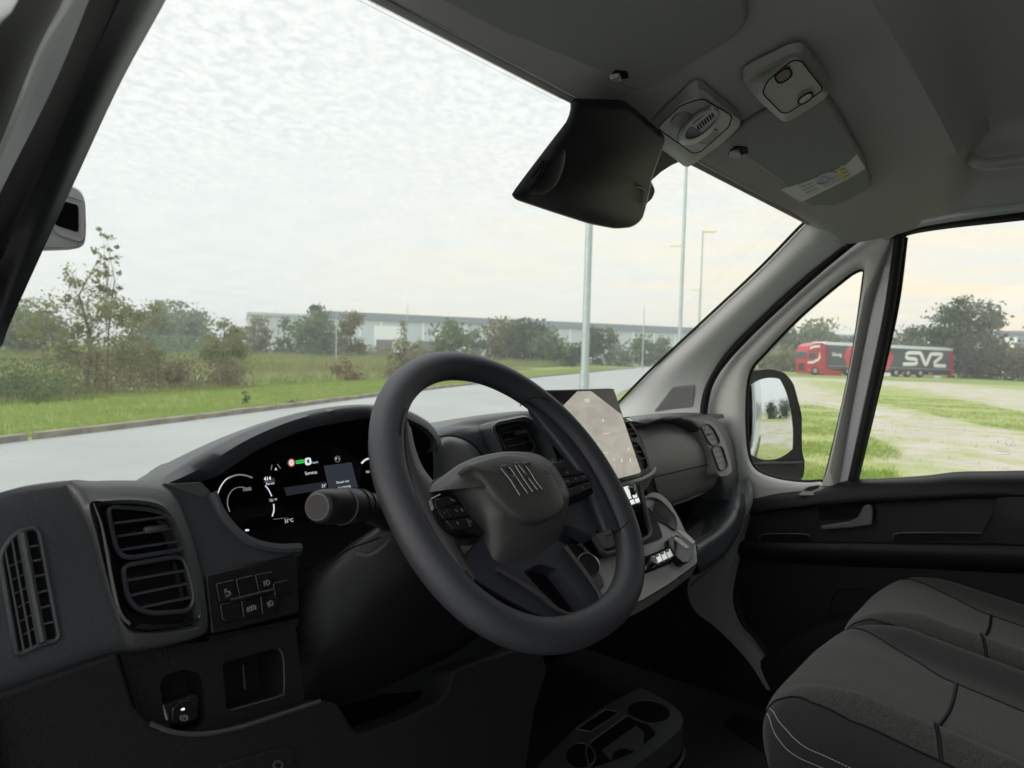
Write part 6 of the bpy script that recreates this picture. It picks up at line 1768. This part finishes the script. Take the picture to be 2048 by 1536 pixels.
# phone tray between two rails
TR = PL(.672, 1.29, .50)
tr = [(1158, 1036), (1170, 1028), (1260, 1008), (1282, 992), (1300, 1068), (1292, 1080), (1215, 1112), (1204, 1108)]
A = rc(on(TR, tr), .006)
ti = [(1174, 1046), (1256, 1020), (1276, 1014), (1291, 1062), (1284, 1070), (1220, 1096), (1208, 1096)]
o = recess('phone_tray', A, rc(on(TR, ti), .004), TR[1], .04, .03, M_BLACK, van, bevel=0, label='sunken phone tray between two rails under the keys')
tube('tray_rail', cr(on(off(TR, .004), [(1279, 972), (1286, 1000), (1296, 1045), (1300, 1066), (1292, 1078), (1258, 1092), (1222, 1106), (1208, 1108), (1200, 1098), (1182, 1066), (1162, 1036)]), 70), .0058, M_DASH2, o, seg=10, r2=.005)
part('tray_clip', TR, [(1168, 1024), (1180, 1020), (1192, 1030), (1190, 1036), (1178, 1036)], .006, M_BTN_LT, .002, .001, .010, o)
part('tray_clip', TR, [(1164, 1030), (1174, 1040), (1192, 1036), (1192, 1042), (1170, 1046)], .006, M_DASH2, .002, .001, .008, o)
# sloping console
CO = PL(.655, 1.225, .85)
con = [(1126, 1128), (1128, 1100), (1150, 1104), (1175, 1090), (1196, 1112), (1206, 1120), (1296, 1084), (1300, 1066), (1284, 996), (1306, 984), (1322, 988), (1341, 1006), (1358, 1036), (1372, 1066), (1392, 1090), (1394, 1126), (1340, 1166), (1284, 1200), (1220, 1224), (1190, 1232), (1160, 1190)]
ch_ = [c7(*p) for p in ((310, 425), (360, 398), (430, 387), (500, 400), (560, 430), (640, 500), (710, 580), (760, 640), (782, 700), (788, 780), (768, 826), (740, 826), (690, 790), (620, 740), (560, 712), (530, 700), (470, 620), (400, 545), (335, 490))]
console = recess('centre_console', rc(on(CO, con), .006), cr(on(CO, ch_), 90, True), CO[1], .05, .07, M_CONS, van, N=110, ang=50, label='sloping grey centre console with a rotary gear knob and a key row')
lp = [at(x, y, pl=CO) for x, y in ((1394, 1128), (1340, 1168), (1284, 1202), (1220, 1226), (1190, 1234), (1160, 1192))]
loft('console_front', [lp, [p+Vector((0, .01, -.025)) for p in lp], [p+Vector((0, .05, -.04)) for p in lp], [p+Vector((0, .22, -.06)) for p in lp]], 30, 10, M_CONS, van)
cq_ = cr(on(off(CO, -.003), ch_), 90, True); cm_ = sum(cq_, Vector((0, 0, 0)))/90
MB().loops([[cm_+(p-cm_)*.985 for p in cq_], [cm_+(p-cm_)*.93-CO[1]*.062 for p in cq_]], cap1=True).done('cup_hole', M_BLACK, console)
tube('cup_rim', cr(on(off(CO, .002), ch_), 70, True), .0022, M_DASH2, console, closed=True, seg=8)
part('side_hollow', CO, [c7(*p) for p in ((352, 565), (420, 600), (485, 670), (545, 770), (588, 890), (594, 935), (560, 965), (440, 1010), (270, 1070), (255, 1030), (400, 960), (420, 900), (405, 780))], .001, M_COARSE, .004, 0, .0016, console)
# key row on the console
kb = part('console_keys', CO, [c7(*p) for p in ((240, 1250), (640, 1088), (690, 1140), (738, 1240), (715, 1296), (260, 1480), (220, 1470))], .006, M_BLACK, .004, .001, .004, console)
KB = (at(1308, 1124, pl=off(CO, .014)), Vector((-.15, -.22, .96)).normalized())
for i in range(6):
    x0 = 272+i*72
    y0 = 1290-i*33
    a = [(x0, y0), (x0+66, y0-30), (x0+66+46, y0+72), (x0+46, y0+108)]
    if i == 1:
        continue
    part('console_key', KB, [c7(*p) for p in a], .006, M_BTN_LT, .0022, .0012, 0, console)
    b = [(x0+6, y0-8), (x0+46, y0-26), (x0+58, y0-2), (x0+16, y0+16)]
    part('key_lamp', off(KB, .0012), [c7(*p) for p in b], .002, M_BTN, .001, 0, 0, console)
kn_c = at(*c7(385, 1310), pl=KB)
MB().tube([kn_c-CO[1]*.004, kn_c+CO[1]*.014, kn_c+CO[1]*.017], [.0105, .0098, .008], seg=20).done('console_dial', M_BTN, console, ang=50)
# rotary gear selector
RK = (at(1176, 1130, pl=CO), (CO[1]*1.0+Vector((-.30, .0, .0))).normalized())
pb = part('selector_plate', CO, [(1122, 1098), (1146, 1086), (1164, 1092), (1206, 1156), (1210, 1172), (1184, 1190), (1150, 1160)], .006, M_SMOOTH, .006, .002, .004, console)
rc_c = at(1177, 1130, pl=off(CO, .020))
ku = RK[1].orthogonal().normalized(); kv = RK[1].cross(ku)
def kring(r, h):
    return [rc_c+RK[1]*h+(ku*math.cos(a)+kv*math.sin(a))*r for a in np.linspace(0, 2*math.pi, 49)[:-1]]
MB().loops([kring(.0215, -.026), kring(.0215, -.004)], cap0=True).done('selector_base', M_BTN, console, ang=40)
MB().loops([kring(.0215, -.004), kring(.0222, -.001), kring(.0216, .002), kring(.0202, .0024)]).done('selector_ring', M_SILVER, console, ang=60)
MB().loops([kring(.0202, .0024), kring(.0196, .0012), kring(.010, .0008)], cap1=True).done('selector_knob', M_SMOOTH, console, ang=60, label='round gear selector knob with a silver ring')
# sockets with two raised flaps
part('socket_box', CO, [c7(*p) for p in ((690, 950), (800, 900), (1046, 1030), (1030, 1190), (960, 1290), (880, 1300), (760, 1180), (700, 1060))], .03, M_BTN, .006, .003, .016, console, label='black socket box with two raised flaps')
FP = (at(1372, 1078, pl=off(CO, .03)), Vector((-.22, -.2, .95)).normalized())
part('socket_flap', FP, [c7(*p) for p in ((790, 842), (845, 828), (960, 905), (1058, 1000), (1040, 1026), (1000, 1020), (880, 920))], .004, M_CONS, .003, .0015, .004, console)
part('socket_flap', FP, [c7(*p) for p in ((708, 912), (745, 905), (860, 970), (985, 1082), (930, 1100), (800, 1000))], .004, M_CONS, .003, .0015, 0, console)
# ---------------------------------------------------------------- passenger side
gb = [([(1262, 846), (1300, 838), (1340, 836), (1378, 845)], .83), ([(1276, 864), (1310, 852), (1350, 850), (1390, 862)], .775), ([(1290, 896), (1325, 886), (1370, 880), (1406, 880)], .748), ([(1304, 942), (1340, 933), (1385, 922), (1422, 920)], .738),
      ([(1316, 985), (1355, 972), (1395, 958), (1432, 952)], .742), ([(1326, 1010), (1362, 998), (1400, 982), (1436, 970)], .758), ([(1330, 1016), (1366, 1004), (1404, 988), (1440, 976)], .80), ([(1330, 1018), (1366, 1006), (1404, 990), (1440, 978)], .95)]
glove = loft('glovebox', [[at(x, y, Y=Y) for x, y in r] for r, Y in gb], 36, 40, M_CONS, van, ang=70, label='bulging grey glovebox lid on the passenger side')
tube('lid_joint', cr([at(x, y, Y=Y) for x, y, Y in ((1308, 954, .7355), (1345, 946, .7345), (1385, 936, .734), (1424, 928, .734))], 20), .0010, M_BLACK, glove, seg=5)
tube('glovebox_lip', cr([at(x, y, Y=.77) for x, y in ((1344, 1010), (1370, 1001), (1405, 986), (1418, 981))], 16), .004, M_SMOOTH, glove, seg=8)
loft('glovebox_side', [[at(x, y, Y=Y) for x, y, Y in ((1262, 850, .80), (1290, 905, .765), (1306, 955, .76), (1318, 1000, .77), (1330, 1020, .80))], [at(x, y, Y=Y) for x, y, Y in ((1230, 850, .80), (1262, 905, .79), (1290, 960, .78), (1296, 1000, .78), (1310, 1030, .80))]], 20, 4, M_CONS, van)
PD = PL(.742, 1.40, .25)
ad = [[(1250, 834), (1320, 827), (1405, 828), (1450, 858), (1472, 918), (1484, 995)],
      [(1262, 840), (1322, 832), (1398, 834), (1440, 866), (1463, 925), (1478, 1000)],
      [(1282, 846), (1330, 836), (1384, 842), (1418, 882), (1438, 940), (1450, 1000)],
      [(1290, 850), (1332, 840), (1374, 850), (1406, 890), (1426, 945), (1438, 1000)]]
ar = [[at(x, y, Y=Y) for x, y in row_] for row_, Y in zip(ad, (.80, .752, .738, .752))]
loft('passenger_dash_frame', [[p+Vector((.0, .1, -.02)) for p in ar[0]]]+ar+[[p+Vector((-.01, .05, -.005)) for p in ar[3]]], 50, 24, M_DASH, van, ang=70, label='black arch framing the glovebox at the passenger end')
pvx = [(1393, 852), (1404, 842), (1420, 842), (1434, 852), (1450, 882), (1462, 925), (1465, 944), (1456, 952), (1442, 954), (1434, 946), (1426, 915), (1410, 880)]
PV = off(PD, .008)
pvs = slab('passenger_vent_surround', rc(on(PV, pvx), .007), PV[1], .03, M_CONS, van, bevel=.004, seg=3, label='pair of narrow air vents at the passenger end of the dashboard')
vent('air_vent', off(PV, .003), [(1402, 855), (1408, 848), (1418, 848), (1428, 858), (1440, 882), (1438, 888), (1424, 891), (1417, 884)], [((1408, 862), (1424, 857)), ((1413, 871), (1432, 866)), ((1419, 880), (1437, 875))], ((1415, 870), (1426, 866)), pvs, .0022, M_DASH2, kr=.003, sl_r=.0006)
vent('air_vent', off(PV, .003), [(1423, 898), (1429, 893), (1442, 892), (1447, 899), (1456, 930), (1453, 937), (1443, 942), (1438, 938)], [((1427, 906), (1448, 901)), ((1431, 916), (1451, 911)), ((1435, 927), (1454, 922))], None, pvs, .0022, M_DASH2, sl_r=.0006)
# shelf under the glovebox
sa = [at(x, y, Y=Y) for x, y, Y in ((1462, 975, .74), (1458, 1005, .735), (1447, 1036, .72), (1428, 1062, .69), (1404, 1080, .665), (1386, 1090, .655))]
sb = [at(x, y, Y=Y) for x, y, Y in ((1484, 985, .72), (1478, 1016, .705), (1466, 1050, .69), (1442, 1082, .665), (1414, 1106, .642), (1392, 1124, .63))]
sc_ = [at(x, y, Y=Y) for x, y, Y in ((1490, 1000, .74), (1484, 1034, .72), (1474, 1068, .705), (1452, 1104, .68), (1424, 1130, .655), (1394, 1150, .64))]
sd_ = [p+Vector((.0, .12, -.02)) for p in sc_]
sin = [p+Vector((-.01, .10, -.03)) for p in sa]
loft('passenger_shelf', [sin, sa, [(p+q)/2+Vector((0, -.006, .006)) for p, q in zip(sa, sb)], sb, sc_, sd_], 40, 24, M_DASH, van, ang=70, label='curved lip of the open shelf below the glovebox')
MB().slab([at(x, y, Y=.86) for x, y in ((1300, 960), (1500, 920), (1520, 1060), (1380, 1140), (1280, 1060))], Vector((0, -1, 0)), .01).done('shelf_back', M_BLACK, van, smooth=False)
MB().slab([at(x, y, Y=Y) for x, y, Y in ((1330, 1100, .66), (1392, 1098, .655), (1450, 1046, .73), (1470, 1010, .78), (1440, 1000, .86), (1330, 1040, .86))], Vector((0, 0, 1)), .006).done('shelf_floor', M_COARSE, van, smooth=False)
tube('shelf_underline', cr([at(x, y, Y=Y) for x, y, Y in ((1392, 1160, .66), (1420, 1140, .675), (1450, 1112, .70))], 14), .0018, M_DASH2, van, seg=6)
tube('shelf_underline', cr([at(x, y, Y=Y) for x, y, Y in ((1382, 1170, .66), (1395, 1160, .67), (1410, 1148, .68))], 10), .0026, M_DASH2, van, seg=6)

# ================================================================== floor console with cup holders
FZ = .85
FPn = (Vector((0, 0, FZ)), Vector((0, 0, 1)))
fo = [(1281, 1374), (1300, 1382), (1342, 1406), (1362, 1424), (1368, 1440), (1362, 1458), (1324, 1492), (1281, 1524), (1240, 1556), (1120, 1600), (1080, 1570), (1071, 1534), (1130, 1476), (1152, 1452), (1207, 1412)]
F0 = on(FPn, fo)
fc = MB().loops([resample(rc([p+Vector((0, 0, -z)) for p in F0], .012, 4), 90) for z in (.25, .10, .098)], cap1=False).done('floor_console', M_SMOOTH, van, ang=50, label='floor console with two cup holders and a card lying in its tray')
cc = sum(F0, Vector((0, 0, 0)))/len(F0)
A = resample(rc(F0, .012, 4), 90)
MB().loops([[p+Vector((0, 0, -.055)) for p in A], [p+Vector((0, 0, -.008)) for p in A], [cc+(p-cc)*.99 for p in A]], cap1=True).done('console_top', M_DASH2, fc, ang=50)
A2 = [cc+(p-cc)*1.02+Vector((0, 0, -.075)) for p in A]
tube('console_band', A2, .008, M_SMOOTH, fc, closed=True, seg=8)
def hole(px, nm, rim=True, lift=.0012):
    P = on(off(FPn, lift), px)
    slab(nm, P, FPn[1], .002, M_BLACK, fc, bevel=0, smooth=False)
    if rim:
        tube('hole_rim', P, .0020, M_DASH2, fc, closed=True, seg=6)
hole(oval(1297, 1424, 45, 23, .12), 'cup_hole')
hole(oval(1160, 1512, 30, 26, .1), 'cup_hole')
hole([(1152, 1458), (1210, 1419), (1239, 1426), (1181, 1463)], 'coin_slot')
hole(rc([(1181, 1484), (1255, 1430), (1300, 1450), (1315, 1469), (1271, 1505), (1223, 1526), (1180, 1540), (1170, 1500)], 8), 'tray_hollow', True, .0016)
slab('tray_card', on(off(FPn, .004), [(1203, 1500), (1273, 1450), (1289, 1466), (1286, 1489), (1271, 1503), (1250, 1496), (1239, 1497), (1226, 1505), (1223, 1522)]), FPn[1], .001, M_DASH2, fc, bevel=0, smooth=False)
slab('floor_mat', rc(on((Vector((0, 0, .622)), Vector((0, 0, 1))), [(1448, 1440), (1466, 1424), (1560, 1456), (1620, 1500), (1600, 1540), (1500, 1480)]), .02), Vector((0, 0, 1)), .01, M_RUBBER, van, bevel=.003)

# ================================================================== seats
PROF = [(.30, .70), (.345, .80), (.385, .90), (.405, .97), (.395, 1.025), (.355, 1.062), (.29, 1.072), (.20, 1.060), (.10, 1.045), (0.0, 1.030), (-.15, 1.015), (-.35, 1.0)]
def seat_pt(x0, x1, u, v, dy, dz, lb, rb):
    """u -1..1 across, v 0..1 from the front foot over the cushion to the back"""
    k = v*(len(PROF)-1); i = min(int(k), len(PROF)-2); t = k-i
    p0 = PROF[max(0, i-1)]; p1 = PROF[i]; p2 = PROF[i+1]; p3 = PROF[min(len(PROF)-1, i+2)]
    f = lambda a, b, c, d: .5*((2*b)+(c-a)*t+(2*a-5*b+4*c-d)*t*t+(3*b-a-3*c+d)*t**3)
    y = f(p0[0], p1[0], p2[0], p3[0])+dy; z = f(p0[1], p1[1], p2[1], p3[1])+dz
    a = abs(u); bol = lb if u < 0 else rb
    top = max(0, min(1, (z-dz-.85)/.18))
    bump = .030*math.exp(-((a-.80)/.12)**2)*bol-.010*math.exp(-(a/.5)**2)
    z += bump*top*max(0, min(1, (.42-y+dy)/.16))
    drop = max(0, (a-.86)/.14)
    z -= top*(.10*drop**2.2)*(1 if bol else .35)
    y -= .050*a**5
    w = (x1-x0)/2
    return Vector(((x0+x1)/2+u*w*(1-.02*(1-top)), y, z))
def uL(v):
    return float(np.interp(v, [.30, .38, .41, .48, .55, 1], [-.74, -.79, -.84, -.90, -.925, -.93]))
def uR(v):
    return float(np.interp(v, [.30, .45, .52, .62, .66, .77, 1], [.86, .78, .70, .55, .44, .42, .40]))
def seat(x0, x1, dy, dz, lb, rb, label, name='passenger_seat', sides=True, seam_v=.665):
    NU, NV = 60, 80
    def us(v):
        a, b = uL(v), uR(v)
        return [-1+(a+1)*i/10 for i in range(10)]+[a+(b-a)*i/36 for i in range(36)]+[b+(1-b)*i/14 for i in range(15)]
    V = [seat_pt(x0, x1, u, j/NV, dy, dz, lb, rb) for j in range(NV+1) for u in us(j/NV)]
    F = [(j*(NU+1)+i, j*(NU+1)+i+1, (j+1)*(NU+1)+i+1, (j+1)*(NU+1)+i) for j in range(NV) for i in range(NU)]
    me = mk(name, V, F, M_CLOTH, van, ang=180, label=label)
    me.data.materials.append(M_CLOTH2)
    for k, p in enumerate(me.data.polygons):
        i = k % NU
        p.material_index = 1 if (i < 10 or i >= 46) else 0
    if sides:
        for s in (-1, 1):
            E_ = [seat_pt(x0, x1, s, j/40, dy, dz, lb, rb) for j in range(41)]
            B_ = [Vector((p.x-s*-.0, p.y, .62)) for p in E_]
            loft('seat_side', [E_, [Vector((p.x+s*.004, p.y-.003, p.z*.6+.62*.4)) for p in E_], B_], 41, 6, M_CLOTH2, me)
    for fu in (uL, uR):
        pts = [seat_pt(x0, x1, fu(v), v, dy, dz, lb, rb) for v in np.linspace(.30, 1, 60)]
        tube('cushion_seam', pts, .0018, M_RUBBER, me, seg=5)
    pts = [seat_pt(x0, x1, u, seam_v+.02*(1-u*u), dy, dz, lb, rb)+Vector((0, 0, .0)) for u in np.linspace(uL(.66), uR(.66), 40)]
    tube('cushion_seam', pts, .0030, M_RUBBER, me, seg=6)
    return me
s1 = seat(.045, .475, 0.0, 0.0, 1.0, 1.0, 'near passenger seat cushion in dark cloth with pale double stitching')
for uv_ in ([(-.80, .358), (-.90, .375), (-.945, .41), (-.970, .45), (-.980, .50), (-.986, .57), (-.988, .7)], [(-.81, .343), (-.91, .350), (-.955, .385), (-.980, .43), (-.992, .49), (-.995, .56), (-.996, .7)]):
    cv_ = cr([Vector((a, b, 0)) for a, b in uv_], 400)
    pts = [seat_pt(.045, .475, q.x, q.y, 0, 0, 1, 1)+Vector((-.0012, .0003, .0010)) for q in cv_]
    mb = MB()
    i = 0
    while i < 395:
        mb.tube([pts[i], pts[i+3]], .0007, seg=4)
        i += 5
    mb.done('stitching', M_THREAD, s1)
s2 = seat(.485, .90, -.012, 0.006, 1.0, .6, 'far passenger seat cushion in dark cloth beside the door')
s3 = seat(-.72, -.165, -.055, .012, 1.0, 1.0, 'front corner of the driver seat cushion', 'driver_seat')
MB().box((.25, -.52, 1.30), .44, .16, .70).done('seat_back', M_CLOTH, s1, bevel=.05, seg=4)
MB().box((.69, -.52, 1.30), .42, .16, .70).done('seat_back', M_CLOTH, s2, bevel=.05, seg=4)
MB().box((-.44, -.56, 1.30), .50, .16, .70).done('seat_back', M_CLOTH, s3, bevel=.05, seg=4)
MB().box((.47, .0, .74), .80, .55, .24).done('seat_base', M_SMOOTH, van, bevel=.02)
MB().box((-.44, .0, .74), .46, .50, .24).done('seat_base', M_SMOOTH, van, bevel=.02)
# ================================================================== open driver door (swung out beside the camera) and haze
ddo = MB().box((-1.46, .62, .98), .95, .06, .82).done('driver_door', M_DOOR, van, bevel=.02, label='driver door standing wide open')
MB().box((-1.46, .655, .98), .97, .02, .84).done('door_skin', M_PAINT, ddo, bevel=.008)
fm = [Vector((-.99, .62, 1.38)), Vector((-1.06, .60, 1.80)), Vector((-1.30, .60, 1.95)), Vector((-1.90, .60, 1.97)), Vector((-1.92, .62, 1.38))]
tube('window_frame', fm, .022, M_RUBBER, ddo, seg=8)
MB().add(fm, [(0, 1, 2, 3, 4)]).done('window_pane', M_GLASS_S, ddo, smooth=False)

hz = MB().box((0, 0, 8.0), 5300, 5300, 18.6).done('haze', None, None, smooth=False)
m_hz = bpy.data.materials.new('thin_air_haze'); m_hz.use_nodes = True
t_ = m_hz.node_tree; t_.nodes.clear()
o_ = t_.nodes.new('ShaderNodeOutputMaterial'); pv_ = t_.nodes.new('ShaderNodeVolumePrincipled')
pv_.inputs['Color'].default_value = (.86, .90, .92, 1); pv_.inputs['Density'].default_value = 0.0016; pv_.inputs['Anisotropy'].default_value = 0.2
t_.links.new(pv_.outputs[0], o_.inputs['Volume'])
hz.data.materials.append(m_hz)
hz['kind'] = 'stuff'; hz['label'] = 'thin pale haze over the meadow'; hz['category'] = 'haze'
hz.display_type = 'WIRE'
# keep the tree of parts at most thing > part > sub-part
for o in list(bpy.data.objects):
    if o.name.split('.')[0] == 'air_vent' and o.parent is not None:
        o.parent = van
def depth(o):
    k = 0
    while o.parent is not None:
        o = o.parent
        k += 1
    return k
for o in list(bpy.data.objects):
    while depth(o) > 2:
        o.parent = o.parent.parent
